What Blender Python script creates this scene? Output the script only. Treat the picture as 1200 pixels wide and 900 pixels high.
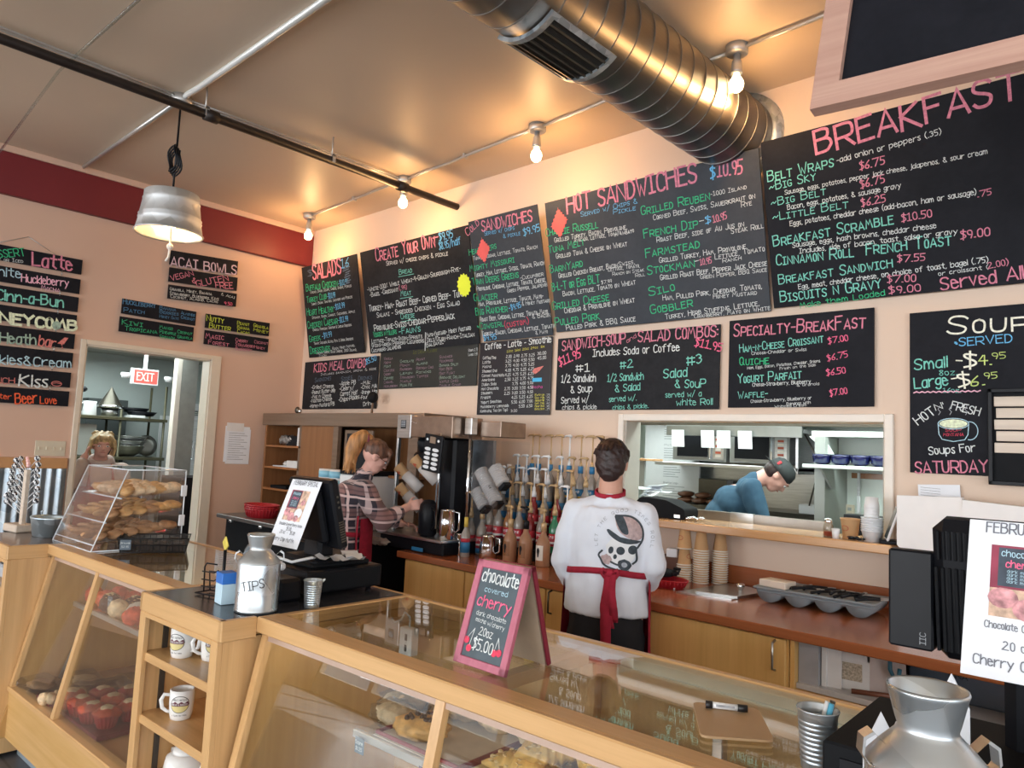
import bpy, bmesh, math, random
from math import sin, cos, pi, radians, sqrt
from mathutils import Vector, Matrix, noise
from mathutils.bvhtree import BVHTree
random.seed(7)
for _o in list(bpy.data.objects): bpy.data.objects.remove(_o)
SC = bpy.context.scene
COL = SC.collection
# ------------------------------------------------------------------ camera
_yaw, _pit, _rol = radians(43.34), radians(5.2), radians(2.65)
_f = Vector((-sin(_yaw)*cos(_pit), cos(_yaw)*cos(_pit), sin(_pit)))
_r = Vector((cos(_yaw), sin(_yaw), 0)); _u = _r.cross(_f)
_r2 = cos(_rol)*_r+sin(_rol)*_u; _u2 = -sin(_rol)*_r+cos(_rol)*_u
cam = bpy.data.cameras.new('camera'); camo = bpy.data.objects.new('camera', cam); COL.objects.link(camo)
m3 = Matrix((_r2, _u2, -_f)).transposed().to_4x4(); m3.translation = Vector((0, -4.26, 1.65)); camo.matrix_world = m3
cam.sensor_width = 36; cam.lens = 862/1200*36; cam.clip_start = .05; cam.clip_end = 200
SC.camera = camo
# ------------------------------------------------------------------ world, light, exposure
W = bpy.data.worlds.new('sky'); SC.world = W; W.use_nodes = True
_bg = W.node_tree.nodes['Background']; _bg.inputs[0].default_value = (.80, .90, 1, 1); _bg.inputs[1].default_value = 1.0
def area(name, loc, tgt, sx, sy, power, col, spread=180):
    l = bpy.data.lights.new(name, 'AREA'); l.shape = 'RECTANGLE'; l.size = sx; l.size_y = sy; l.energy = power; l.color = col; l.spread = radians(spread)
    o = bpy.data.objects.new(name, l); COL.objects.link(o); o.location = loc
    o.rotation_euler = (Vector(tgt)-Vector(loc)).to_track_quat('-Z', 'Y').to_euler(); return o
area('window_daylight_front', (-4.5, -13.8, 1.95), (-3.0, 0, 1.6), 16, 2.5, 900, (.92, .96, 1))
area('window_daylight_side', (3.8, -6.5, 1.95), (-2, -3.8, 1.7), 8.0, 2.5, 190, (.92, .96, 1))
sun = bpy.data.lights.new('sun', 'SUN'); sun.energy = 26; sun.angle = radians(.6); sun.color = (1, .95, .88)
suno = bpy.data.objects.new('sun', sun); COL.objects.link(suno); suno.rotation_euler = Vector((.20, .80, -.52)).to_track_quat('-Z', 'Y').to_euler()
SC.view_settings.view_transform = 'Standard'; SC.view_settings.look = 'None'
SC.view_settings.gamma = 1; SC.view_settings.use_curve_mapping = False
SC.view_settings.exposure = 0.15

# ------------------------------------------------------------------ mesh builder
def V(*a): return Vector(a)
class M:
    def __init__(s): s.v = []; s.f = []; s.mi = []; s.sm = []; s.T = Matrix(); s.m = 0
    def add(s, vs, fs, smooth=False):
        b = len(s.v); s.v += [tuple(s.T @ Vector(p)) for p in vs]
        for f in fs: s.f.append([b+i for i in f]); s.mi.append(s.m); s.sm.append(smooth)
        return s
    def box(s, a, b, c=0):
        x0, y0, z0 = [min(a[i], b[i]) for i in range(3)]; x1, y1, z1 = [max(a[i], b[i]) for i in range(3)]
        c = min(c, (x1-x0)*.45, (y1-y0)*.45, (z1-z0)*.45)
        if c <= 0:
            vs = [(x, y, z) for x in (x0, x1) for y in (y0, y1) for z in (z0, z1)]
            return s.add(vs, [(0, 1, 3, 2), (4, 6, 7, 5), (0, 4, 5, 1), (2, 3, 7, 6), (0, 2, 6, 4), (1, 5, 7, 3)])
        vs = []; idx = {}
        for i, x in enumerate((x0, x1)):
            for j, y in enumerate((y0, y1)):
                for k, z in enumerate((z0, z1)):
                    sx, sy, sz = (c if i == 0 else -c), (c if j == 0 else -c), (c if k == 0 else -c)
                    idx[i, j, k] = len(vs); vs += [(x, y+sy, z+sz), (x+sx, y, z+sz), (x+sx, y+sy, z)]
        g = lambda i, j, k, a: idx[i, j, k]+a
        fs = []
        for i in (0, 1):
            q = [g(i, 0, 0, 0), g(i, 1, 0, 0), g(i, 1, 1, 0), g(i, 0, 1, 0)]; fs.append(q if i else q[::-1])
            q = [g(0, i, 0, 1), g(1, i, 0, 1), g(1, i, 1, 1), g(0, i, 1, 1)]; fs.append(q[::-1] if i else q)
            q = [g(0, 0, i, 2), g(1, 0, i, 2), g(1, 1, i, 2), g(0, 1, i, 2)]; fs.append(q if i else q[::-1])
        for i in (0, 1):
            for j in (0, 1):
                fs.append([g(i, j, 0, 0), g(i, j, 1, 0), g(i, j, 1, 1), g(i, j, 0, 1)])
                fs.append([g(i, 0, j, 0), g(i, 1, j, 0), g(i, 1, j, 2), g(i, 0, j, 2)])
                fs.append([g(0, i, j, 1), g(1, i, j, 1), g(1, i, j, 2), g(0, i, j, 2)])
                for k in (0, 1): fs.append([g(i, j, k, 0), g(i, j, k, 1), g(i, j, k, 2)])
        return s.add(vs, fs)
    def lathe(s, prof, n=24, c=(0, 0, 0), smooth=True, sx=1, sy=1):
        vs = []; fs = []
        for r, z in prof:
            for i in range(n):
                a = 2*pi*i/n; vs.append((c[0]+r*sx*cos(a), c[1]+r*sy*sin(a), c[2]+z))
        for k in range(len(prof)-1):
            for i in range(n): fs.append((k*n+i, k*n+(i+1) % n, (k+1)*n+(i+1) % n, (k+1)*n+i))
        if prof[0][0] > 1e-5: fs.append(tuple(range(n))[::-1])
        if prof[-1][0] > 1e-5: fs.append(tuple((len(prof)-1)*n+i for i in range(n)))
        return s.add(vs, fs, smooth)
    def cone(s, p0, p1, r0, r1=None, n=12, smooth=True):
        p0 = Vector(p0); p1 = Vector(p1); r1 = r0 if r1 is None else r1
        q = (p1-p0).to_track_quat('Z', 'Y').to_matrix(); L = (p1-p0).length; vs = []
        for r, z in ((r0, 0), (r1, L)):
            for i in range(n): vs.append(p0+q @ Vector((r*cos(2*pi*i/n), r*sin(2*pi*i/n), z)))
        fs = [(i, (i+1) % n, n+(i+1) % n, n+i) for i in range(n)]
        s.add(vs, fs, smooth); b = len(s.v)-2*n
        for f in (list(range(n))[::-1], list(range(n, 2*n))): s.f.append([b+i for i in f]); s.mi.append(s.m); s.sm.append(False)
        return s
    def tube(s, path, r, n=8, closed=False, smooth=True):
        P = [Vector(p) for p in path]; N = len(P); vs = []; up = None
        rr = r if isinstance(r, (list, tuple)) else [r]*N
        for i, p in enumerate(P):
            if closed: d = P[(i+1) % N]-P[i-1]
            else: d = P[min(i+1, N-1)]-P[max(i-1, 0)]
            d.normalize()
            if up is None: up = Vector((0, 0, 1)) if abs(d.z) < .9 else Vector((1, 0, 0))
            a = d.cross(up); a.normalize(); b = a.cross(d); up = b
            for k in range(n): vs.append(p+rr[i]*(cos(2*pi*k/n)*a+sin(2*pi*k/n)*b))
        fs = []
        for i in range(N if closed else N-1):
            j = (i+1) % N
            for k in range(n): fs.append((i*n+k, i*n+(k+1) % n, j*n+(k+1) % n, j*n+k))
        if not closed: fs += [tuple(range(n)), tuple((N-1)*n+k for k in range(n))[::-1]]
        return s.add(vs, fs, smooth)
    def prism(s, poly, h, org=(0, 0, 0), ex=(1, 0, 0), ey=(0, 1, 0), smooth=False):
        o = Vector(org); ex = Vector(ex); ey = Vector(ey); nn = ex.cross(ey).normalized(); n = len(poly)
        vs = [o+ex*p[0]+ey*p[1] for p in poly]+[o+ex*p[0]+ey*p[1]+nn*h for p in poly]
        fs = [tuple(range(n))[::-1], tuple(range(n, 2*n))]+[(i, (i+1) % n, n+(i+1) % n, n+i) for i in range(n)]
        return s.add(vs, fs, smooth)
    def ball(s, c, r, n=12, m=8, disp=0, fq=20, seed=0):
        r = (r, r, r) if not isinstance(r, (tuple, list)) else r; vs = []; fs = []
        for j in range(m+1):
            t = pi*j/m
            for i in range(n):
                a = 2*pi*i/n; d = Vector((sin(t)*cos(a), sin(t)*sin(a), cos(t)))
                k = 1
                if disp: k += disp*noise.noise(d*fq*.1+Vector((seed*3.1, seed*1.7, seed)))
                vs.append((c[0]+r[0]*d.x*k, c[1]+r[1]*d.y*k, c[2]+r[2]*d.z*k))
        for j in range(m):
            for i in range(n): fs.append((j*n+i, (j+1)*n+i, (j+1)*n+(i+1) % n, j*n+(i+1) % n))
        return s.add(vs, fs, True)
    def ribbon(s, pts, w, z=0.0):
        P = [Vector((p[0], p[1])) for p in pts]; Q = [P[0]]
        for p in P[1:]:
            if (p-Q[-1]).length > 1e-6: Q.append(p)
        P = Q; n = len(P)
        if n == 1: P = [P[0]-Vector((w*.3, 0)), P[0]+Vector((w*.3, 0))]; n = 2
        L = []; R = []
        for i in range(n):
            d0 = (P[i]-P[i-1]).normalized() if i else None; d1 = (P[i+1]-P[i]).normalized() if i < n-1 else None
            if d0 is None: d = d1; k = 1; e = -d*w*.4
            elif d1 is None: d = d0; k = 1; e = d*w*.4
            else:
                d = d0+d1; e = Vector((0, 0))
                if d.length < .3: d = d1; k = 1
                else: d.normalize(); k = min(1.8, 1/max(.4, d.dot(d1)))
            nn = Vector((-d.y, d.x)); L.append(P[i]+e+nn*w*.5*k); R.append(P[i]+e-nn*w*.5*k)
        vs = [(p.x, p.y, z) for p in L]+[(p.x, p.y, z) for p in R]
        return s.add(vs, [(n+i, n+i+1, i+1, i) for i in range(n-1)])
    def obj(s, name, mat=None, parent=None, loc=None, fix=True, **tags):
        me = bpy.data.meshes.new(name); me.from_pydata(s.v, [], s.f)
        mats = mat if isinstance(mat, (list, tuple)) else [mat]
        for q in mats: me.materials.append(q)
        me.polygons.foreach_set('material_index', s.mi); me.polygons.foreach_set('use_smooth', s.sm)
        if fix:
            bm = bmesh.new(); bm.from_mesh(me); bmesh.ops.recalc_face_normals(bm, faces=bm.faces); bm.to_mesh(me); bm.free()
        o = bpy.data.objects.new(name, me); COL.objects.link(o)
        if parent: o.parent = parent
        if loc is not None: o.location = loc
        for k, v in tags.items():
            if v is not None: o[k] = v
        if name in ('lettering', 'chain', 'chalk_line', 'drawing', 'side_vents', 'doodle', 'print_lines'): o['kind'] = 'stuff'
        return o
def thing(name, label, cat, loc=(0, 0, 0), rz=0, group=None):
    o = bpy.data.objects.new(name, None); COL.objects.link(o); o.location = loc; o.rotation_euler = (0, 0, rz); o.empty_display_size = .05
    o['label'] = label; o['category'] = cat
    if group: o['group'] = group
    return o
def dup(root, label=None, loc=None, rz=None):
    def cp(o, par):
        c = o.copy(); COL.objects.link(c); c.parent = par
        for ch in list(o.children): cp(ch, c)
        return c
    r = cp(root, None)
    if label: r['label'] = label
    if loc is not None: r.location = loc
    if rz is not None: r.rotation_euler = (0, 0, rz)
    return r
def adopt(c, par):
    bpy.context.view_layer.update(); c.parent = par; c.matrix_parent_inverse = par.matrix_world.inverted()
    for k in ('label', 'category', 'group'):
        if k in c and k != 'label': del c[k]
def R(deg, ax): return Matrix.Rotation(radians(deg), 4, ax)
def Tr(*a): return Matrix.Translation(Vector(a))
# the display cases stand 2.1 degrees off the back wall: case frame (u along, v back)
CTH = radians(2.1); CO = (-2.366, -2.963)
def cw(u, v, z=0): return Vector((CO[0]+u*cos(CTH)-v*sin(CTH), CO[1]+u*sin(CTH)+v*cos(CTH), z))

# ------------------------------------------------------------------ materials
class NT:
    def __init__(s, name):
        s.mat = bpy.data.materials.new(name); s.mat.use_nodes = True; s.t = s.mat.node_tree; s.t.nodes.clear()
        s.out = s.t.nodes.new('ShaderNodeOutputMaterial')
    def n(s, typ, props=None, **ins):
        nd = s.t.nodes.new('ShaderNode'+typ)
        for k, v in (props or {}).items(): setattr(nd, k, v)
        for k, v in ins.items(): s.set(nd, k, v)
        return nd
    def set(s, nd, k, v):
        if k.startswith('i') and k[1:].isdigit(): sock = nd.inputs[int(k[1:])]
        else: sock = nd.inputs[k.replace('_', ' ')]
        if hasattr(v, 'outputs'): s.t.links.new(v.outputs[0], sock)
        elif hasattr(v, 'is_output'): s.t.links.new(v, sock)
        else:
            if isinstance(v, (tuple, list)) and len(v) == 3 and sock.type == 'RGBA': v = (*v, 1)
            sock.default_value = v
    def math(s, op, a, b=0.0): return s.n('Math', {'operation': op}, i0=a, i1=b)
    def mix(s, fac, a, b):
        nd = s.t.nodes.new('ShaderNodeMix'); nd.data_type = 'RGBA'
        for k, v in ((0, fac), (6, a), (7, b)): s.set(nd, 'i%d' % k, v)
        return nd.outputs[2]
    def coord(s, scale=(1, 1, 1), kind='Object'):
        tc = s.n('TexCoord'); mp = s.n('Mapping'); s.t.links.new(tc.outputs[kind], mp.inputs[0]); mp.inputs['Scale'].default_value = scale; return mp
    def noise(s, scale, co=None, detail=3, rough=.5):
        nd = s.n('TexNoise', None, Scale=scale, Detail=detail, Roughness=rough); s.t.links.new((co or s.coord()).outputs[0], nd.inputs['Vector']); return nd
    def ramp(s, fac, *stops):
        nd = s.n('ValToRGB'); s.set(nd, 'Fac', fac); e = nd.color_ramp.elements
        while len(e) < len(stops): e.new(.5)
        for el, (p, c) in zip(e, stops): el.position = p; el.color = (*c, 1) if len(c) == 3 else c
        return nd
    def bsdf(s, **k):
        b = s.n('BsdfPrincipled', None, **k); s.t.links.new(b.outputs[0], s.out.inputs[0]); return b
    def bump(s, h, strength=.3, dist=.01): return s.n('Bump', None, Strength=strength, Distance=dist, Height=h)
def mat(name, col, rough=.5, metal=0.0, var=.08, vs=12, stretch=(1, 1, 1), bump=0, bs=60, spec=.5, emit=None, es=0, coat=0, sheen=0):
    t = NT(name); k = dict(Roughness=rough, Metallic=metal)
    k['Specular_IOR_Level'] = spec
    if var:
        nz = t.noise(vs, t.coord(stretch)); a = tuple(max(0, c*(1-var)) for c in col); b = tuple(min(1, c*(1+var)) for c in col)
        k['Base_Color'] = t.ramp(nz, (.3, a), (.7, b))
    else: k['Base_Color'] = col
    if coat: k['Coat_Weight'] = coat; k['Coat_Roughness'] = .1
    if sheen: k['Sheen_Weight'] = sheen
    if bump: k['Normal'] = t.bump(t.noise(bs), bump, .004)
    if emit: k['Emission_Color'] = emit; k['Emission_Strength'] = es
    t.bsdf(**k); return t.mat
def glass_mat(name, col=(1, 1, 1), rough=.02, tint=.95, ior=1.5, fac=1.0):
    t = NT(name); ge = t.n('NewGeometry'); fr = t.n('Fresnel', None, IOR=t.math('ADD', ior, t.math('MULTIPLY', ge.outputs['Backfacing'], 1/ior-ior))); tr = t.n('BsdfTransparent', None, Color=tuple(c*tint for c in col))
    gl = t.n('BsdfGlossy', None, Roughness=rough, Color=(1, 1, 1)); mx = t.n('MixShader', None)
    t.set(mx, 'i0', t.math('MULTIPLY', fr, fac)); t.t.links.new(tr.outputs[0], mx.inputs[1]); t.t.links.new(gl.outputs[0], mx.inputs[2])
    t.t.links.new(mx.outputs[0], t.out.inputs[0]); return t.mat
def milky(name):
    t = NT(name); tr = t.n('BsdfTransparent', None, Color=(.95, .95, .95)); b = t.n('BsdfPrincipled', None, Base_Color=(.90, .88, .87), Roughness=.2); mx = t.n('MixShader', None, i0=.48)
    t.t.links.new(tr.outputs[0], mx.inputs[1]); t.t.links.new(b.outputs[0], mx.inputs[2]); t.t.links.new(mx.outputs[0], t.out.inputs[0]); return t.mat
def wood(name, a, b, rough=.35, axis='x', scale=1.0, coat=.15):
    t = NT(name); st = {'x': (.35, 9, 9), 'y': (9, .35, 9), 'z': (9, 9, .35)}[axis]
    co = t.coord(tuple(v*scale for v in st)); n1 = t.noise(2.2, co, 6, .65); n2 = t.noise(9, co, 4, .6)
    mx = t.math('ADD', t.math('MULTIPLY', n1, .75), t.math('MULTIPLY', n2, .25))
    t.bsdf(Base_Color=t.ramp(mx, (.32, a), (.68, b)), Roughness=rough, Coat_Weight=coat, Coat_Roughness=.15, Normal=t.bump(n2, .06, .002)); return t.mat
MAPLE = dict(a=(.56, .32, .13), b=(.74, .46, .21))
m_mx = wood('maple_x', axis='x', **MAPLE); m_my = wood('maple_y', axis='y', **MAPLE); m_mz = wood('maple_z', axis='z', **MAPLE)
m_cab = wood('honey_maple_door', (.70, .40, .12), (.84, .52, .19), axis='z', rough=.4)
m_redwood = wood('cherry_laminate', (.30, .085, .03), (.40, .13, .05), axis='x', rough=.22, coat=.4)
m_ledge = wood('oak_ledge', (.52, .27, .11), (.66, .38, .18), axis='x', rough=.25, coat=.4)
m_hutch = wood('brown_oak', (.23, .09, .032), (.33, .15, .06), axis='z')
m_hutchtop = wood('grey_brown_trim', (.16, .10, .065), (.24, .16, .11), axis='x')
m_framewood = wood('pale_mauve_wood', (.46, .26, .20), (.58, .36, .28), axis='x', rough=.55, coat=0)
m_wall = mat('peach_paint', (.74, .575, .455), .75, var=.025, vs=1.3, bump=.05, bs=90)
m_wallleft = mat('rose_beige_paint', (.66, .455, .35), .75, var=.03, vs=1.3, bump=.05, bs=90)
m_ceil = mat('tan_ceiling', (.66, .535, .41), .45, var=.04, vs=.8)
m_maroon = mat('maroon_paint', (.17, .012, .018), .5, var=.08, vs=1.5)
m_white = mat('white_trim_paint', (.80, .74, .66), .45, var=.03)
m_kwhite = mat('kitchen_white', (.70, .78, .74), .4, var=.04, vs=2)
m_kgrey = mat('kitchen_grey', (.34, .36, .34), .5, var=.08, vs=2)
m_floor = None
def galv(name, lo=(.36, .42, .46), hi=(.66, .72, .76), sc=28, rough=.32):
    t = NT(name); vo = t.n('TexVoronoi', None, Scale=sc); t.t.links.new(t.coord().outputs[0], vo.inputs['Vector'])
    sep = t.n('SeparateColor'); t.t.links.new(vo.outputs['Color'], sep.inputs[0]); nz = t.noise(6)
    f = t.math('ADD', t.math('MULTIPLY', sep, .5), t.math('MULTIPLY', nz, .5))
    t.bsdf(Base_Color=t.ramp(f, (.25, lo), (.8, hi)), Metallic=.85, Roughness=t.math('ADD', t.math('MULTIPLY', sep, .15), rough)); return t.mat
m_galv = galv('galvanized_steel'); m_galvcan = galv('galvanized_can', (.48, .53, .56), (.68, .73, .76), 16, .24)
m_duct = mat('duct_zinc', (.17, .155, .14), .36, .85, var=.15, vs=3)
m_steel = mat('brushed_steel', (.56, .57, .57), .28, .95, var=.12, vs=5, stretch=(1, 1, 14))
m_chrome = mat('chrome', (.82, .83, .85), .1, 1, var=0)
m_darksteel = mat('dark_steel', (.13, .12, .10), .35, .8, var=.1)
m_black = mat('black_plastic', (.007, .008, .011), .4, var=.1, vs=20, spec=.2)
m_blackmat = mat('black_matte', (.009, .010, .012), .7, var=.1, vs=20, spec=.15)
m_lamblack = mat('black_laminate', (.035, .036, .042), .22, var=.15, vs=40)
m_pipe = mat('black_iron_pipe', (.025, .018, .016), .45, .2, var=.2)
m_conduit = mat('conduit_grey', (.58, .57, .55), .35, .6, var=.05)
m_plastw = mat('white_plastic', (.80, .82, .84), .35, var=.02)
m_paper = mat('white_paper', (.82, .85, .90), .8, var=.02)
m_card = mat('white_board', (.80, .78, .76), .7, var=.04)
m_cream = mat('cream_plastic', (.66, .60, .47), .4, var=.03)
m_red = mat('red_plastic', (.45, .02, .03), .35, var=.1)
m_redcloth = mat('red_apron_cloth', (.36, .012, .035), .85, var=.15, vs=30, bump=.2, bs=200)
m_skin = mat('skin', (.62, .34, .25), .5, var=.05, vs=10)
m_skinp = mat('pale_skin', (.68, .38, .31), .5, var=.07, vs=14)
m_glass = glass_mat('clear_glass', fac=1.0); m_glassd = glass_mat('bottle_glass', (.93, .90, .84), .05, .85)
m_acryl = glass_mat('clear_acrylic', (.99, .995, 1), .04, .985, 1.40)
m_acryle = mat('acrylic_edge', (.80, .86, .90), .15, var=.02)
m_pclear = milky('clear_lid_plastic')
def board_mat(name, c, sm):
    t = NT(name); nz = t.noise(3.2, t.coord((1, 1, 1)), 6, .7); n2 = t.noise(30, t.coord((1, 1, 1)), 3)
    f = t.math('ADD', t.math('MULTIPLY', nz, .8), t.math('MULTIPLY', n2, .2)); t.bsdf(Base_Color=t.ramp(f, (.35, c), (.8, sm)), Roughness=.6, Specular_IOR_Level=.12); return t.mat
m_board = board_mat('chalkboard', (.013, .014, .017), (.034, .036, .042)); m_board2 = board_mat('grey_chalkboard', (.048, .056, .068), (.072, .080, .094))
m_boardb = board_mat('glossy_black_board', (.009, .010, .014), (.019, .020, .027))
CH = {k: mat('chalk_'+k, c, .85, var=.22, vs=60, spec=.1) for k, c in dict(
    green=(.06, .52, .25), white=(.70, .75, .75), pink=(.66, .24, .33), blue=(.16, .48, .78), yellow=(.70, .68, .12), red=(.75, .08, .14), teal=(.22, .62, .53),
    slate=(.12, .16, .22), sky=(.45, .66, .76), lpink=(.85, .48, .60), cream=(.88, .88, .72), cream2=(.74, .82, .60), sage=(.34, .48, .40), salmon=(.66, .22, .20), orange=(.85, .14, .06),
    lav=(.62, .48, .58), slateblue=(.10, .26, .46), lime=(.55, .68, .22), lime2=(.55, .68, .08), hotpink=(.84, .17, .30), mauve=(.34, .24, .30), olive=(.14, .16, .05), black=(.03, .03, .03), grey=(.35, .37, .40), brown=(.3, .15, .1)).items()}
# ------------------------------------------------------------------ stroke lettering (baseline 2, cap 9, x-height 7; '~' = rounded stroke)
GL = {'A':'02 39 62;14 54','B':'02 09;~09 59 57 46 06;~06 56 64 53 42 02','C':'~68 59 29 17 14 22 52 63','D':'02 09;~09 39 57 54 32 02','E':'59 09 02 52;06 46','F':'59 09 02;06 46','G':'~68 59 29 17 14 22 52 63 65;65 45','H':'02 09;62 69;06 66','I':'12 52;19 59;32 39','J':'59 53;~53 42 22 13','K':'02 09;59 06 62','L':'09 02 52','M':'02 19 35 59 72','N':'02 09 62 69','O':'~39 18 14 22 42 53 58 39','P':'02 09;~09 59 68 66 55 05','Q':'~39 18 14 22 42 53 58 39;44 62','R':'02 09;~09 59 68 66 55 05;35 62','S':'~68 59 29 17 26 55 64 52 22 13','T':'09 69;39 32','U':'~09 04 12 42 54 59','V':'09 32 69','W':'09 22 36 52 79','X':'09 62;02 69','Y':'09 36 69;36 32','Z':'09 69 02 62',
'a':'~57 27 15 13 22 42 54;57 52','b':'09 02;~05 27 47 55 54 42 12 03','c':'~56 47 27 15 13 22 42 53','d':'~55 47 27 15 13 22 42 54;59 52','e':'15 55;~55 46 37 17 15 13 22 42 53','f':'~59 39 28 22;07 47','g':'~57 27 15 14 23 43 55;~57 51 40 20 11','h':'09 02;~05 27 47 55 52','i':'17 12;19 18','j':'37 31 10;39 38','k':'09 02;47 04 42','l':'19 12','m':'07 02;~05 17 27 35 32;~35 47 57 65 62','n':'07 02;~05 27 47 55 52','o':'~37 17 14 22 42 54 47 37','p':'07 00;~06 27 47 55 43 22 03','q':'~56 27 15 13 32 53;57 50','r':'07 02;~05 27 47','s':'~47 27 16 25 44 42 22 13','t':'29 23 42;07 47','u':'~07 03 22 42 54;57 52','v':'07 22 47','w':'07 12 35 52 67','x':'07 42;02 47','y':'07 33;57 10','z':'07 47 02 42',
'0':'~39 18 14 22 42 53 58 39','1':'18 39 32;12 52','2':'~18 29 49 57 46 02;02 62','3':'~18 39 57 36;~36 55 43 22 13','4':'39 05 65;49 42','5':'59 19 16;~16 46 54 42 12','6':'~59 26 13 22 42 54 45 15','7':'09 69 22','8':'~36 18 29 49 58 36;~36 14 22 42 54 36','9':'~55 25 18 39 58 55;55 42','$':'~58 19 17 55 53 12;3: 31','&':'62 18 29 48 04 22 62','-':'15 45','.':'12 22','_':'02 62','~':'~04 26 34 56',',':'22 11','/':'01 5:',"'":'19 17','(':'~3: 17 14 31','!':'19 15;13 12',')':'~1: 37 34 11',':':'16 16;13 13','*':'36 34;25 45;26 44','%':'02 59;18 18;53 53','#':'18 12;48 42;07 67;04 64','+':'15 55;37 33','@':'~45 25 24 44 45;~45 55 58 19 14 22 52','?':'~18 39 57 35;32 32',' ':''}
def _chaikin(p):
    for _ in range(2):
        q = [p[0]]
        for a, b in zip(p, p[1:]): q += [(a[0]*.75+b[0]*.25, a[1]*.75+b[1]*.25), (a[0]*.25+b[0]*.75, a[1]*.25+b[1]*.75)]
        p = q+[p[-1]]
    return p
GP = {}
for _k, _s in GL.items():
    st = []; wd = 0
    for q in _s.split(';'):
        if not q: continue
        c = q[0] == '~'; pts = [(ord(a[0])-48, ord(a[1])-48-2) for a in q.lstrip('~').split()]
        wd = max([wd]+[p[0] for p in pts]); st.append(_chaikin(pts) if c and len(pts) > 2 else pts)
    mn = min([p[0] for q in st for p in q]+[0 if not st else 9]); st = [[(x-mn, y) for x, y in q] for q in st]
    GP[_k] = (st, (wd-mn) if st else 3)
def text(mb, s, x0, y0, x1, y1, h, mode='n', wt=None, z=.0012, jit=True):
    adv = []; x = 0
    for ch in s:
        k = 1.0; g = ch
        if mode == 's' and ch.islower(): g = ch.upper(); k = .72
        if g not in GP: g = ' '
        adv.append((g, k, x)); x += GP[g][1]*k+1.6
    tot = max(x-1.6, 1); d = Vector((x1-x0, y1-y0)); L = d.length; d.normalize(); nn = Vector((-d.y, d.x)); sx = L/tot; sy = h/7.0
    w = wt or {'n': .125, 's': .108, 'b': .14, 'B': .26}[mode]*h
    if not wt: w = max(min(w, sx*1.5 if mode != 'B' else 9), h*.07)
    for g, k, gx in adv:
        ja = (random.random()-.5)*.09 if jit else 0; jy = (random.random()-.5)*.5 if jit else 0
        for st in GP[g][0]:
            pts = []
            for px, py in st:
                px2 = px*k; py2 = py*k+jy; X = (gx+px2-ja*py2)*sx; Y = (py2+ja*px2)*sy
                pts.append((x0+d.x*X+nn.x*Y, y0+d.y*X+nn.y*Y))
            mb.ribbon(pts, w, z+random.random()*.0003)
def letters(rows, par, scale=.001, T=None, z=.0012, name='lettering'):
    by = {}
    for t, a, b, c, d, h, colr, mode in rows:
        mb = by.setdefault(colr, M())
        if T is not None: mb.T = T
        text(mb, t, a*scale, b*scale, c*scale, d*scale, h*scale, mode, z=z)
    for colr, mb in by.items():
        if mb.v: mb.obj(name, CH[colr], par, fix=False, label={'hotpink': 'bright pink', 'lpink': 'light pink', 'cream2': 'cream', 'lime2': 'lime', 'lav': 'lavender', 'slateblue': 'slate blue', 'sky': 'pale blue'}.get(colr, colr)+' lettering')
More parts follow.
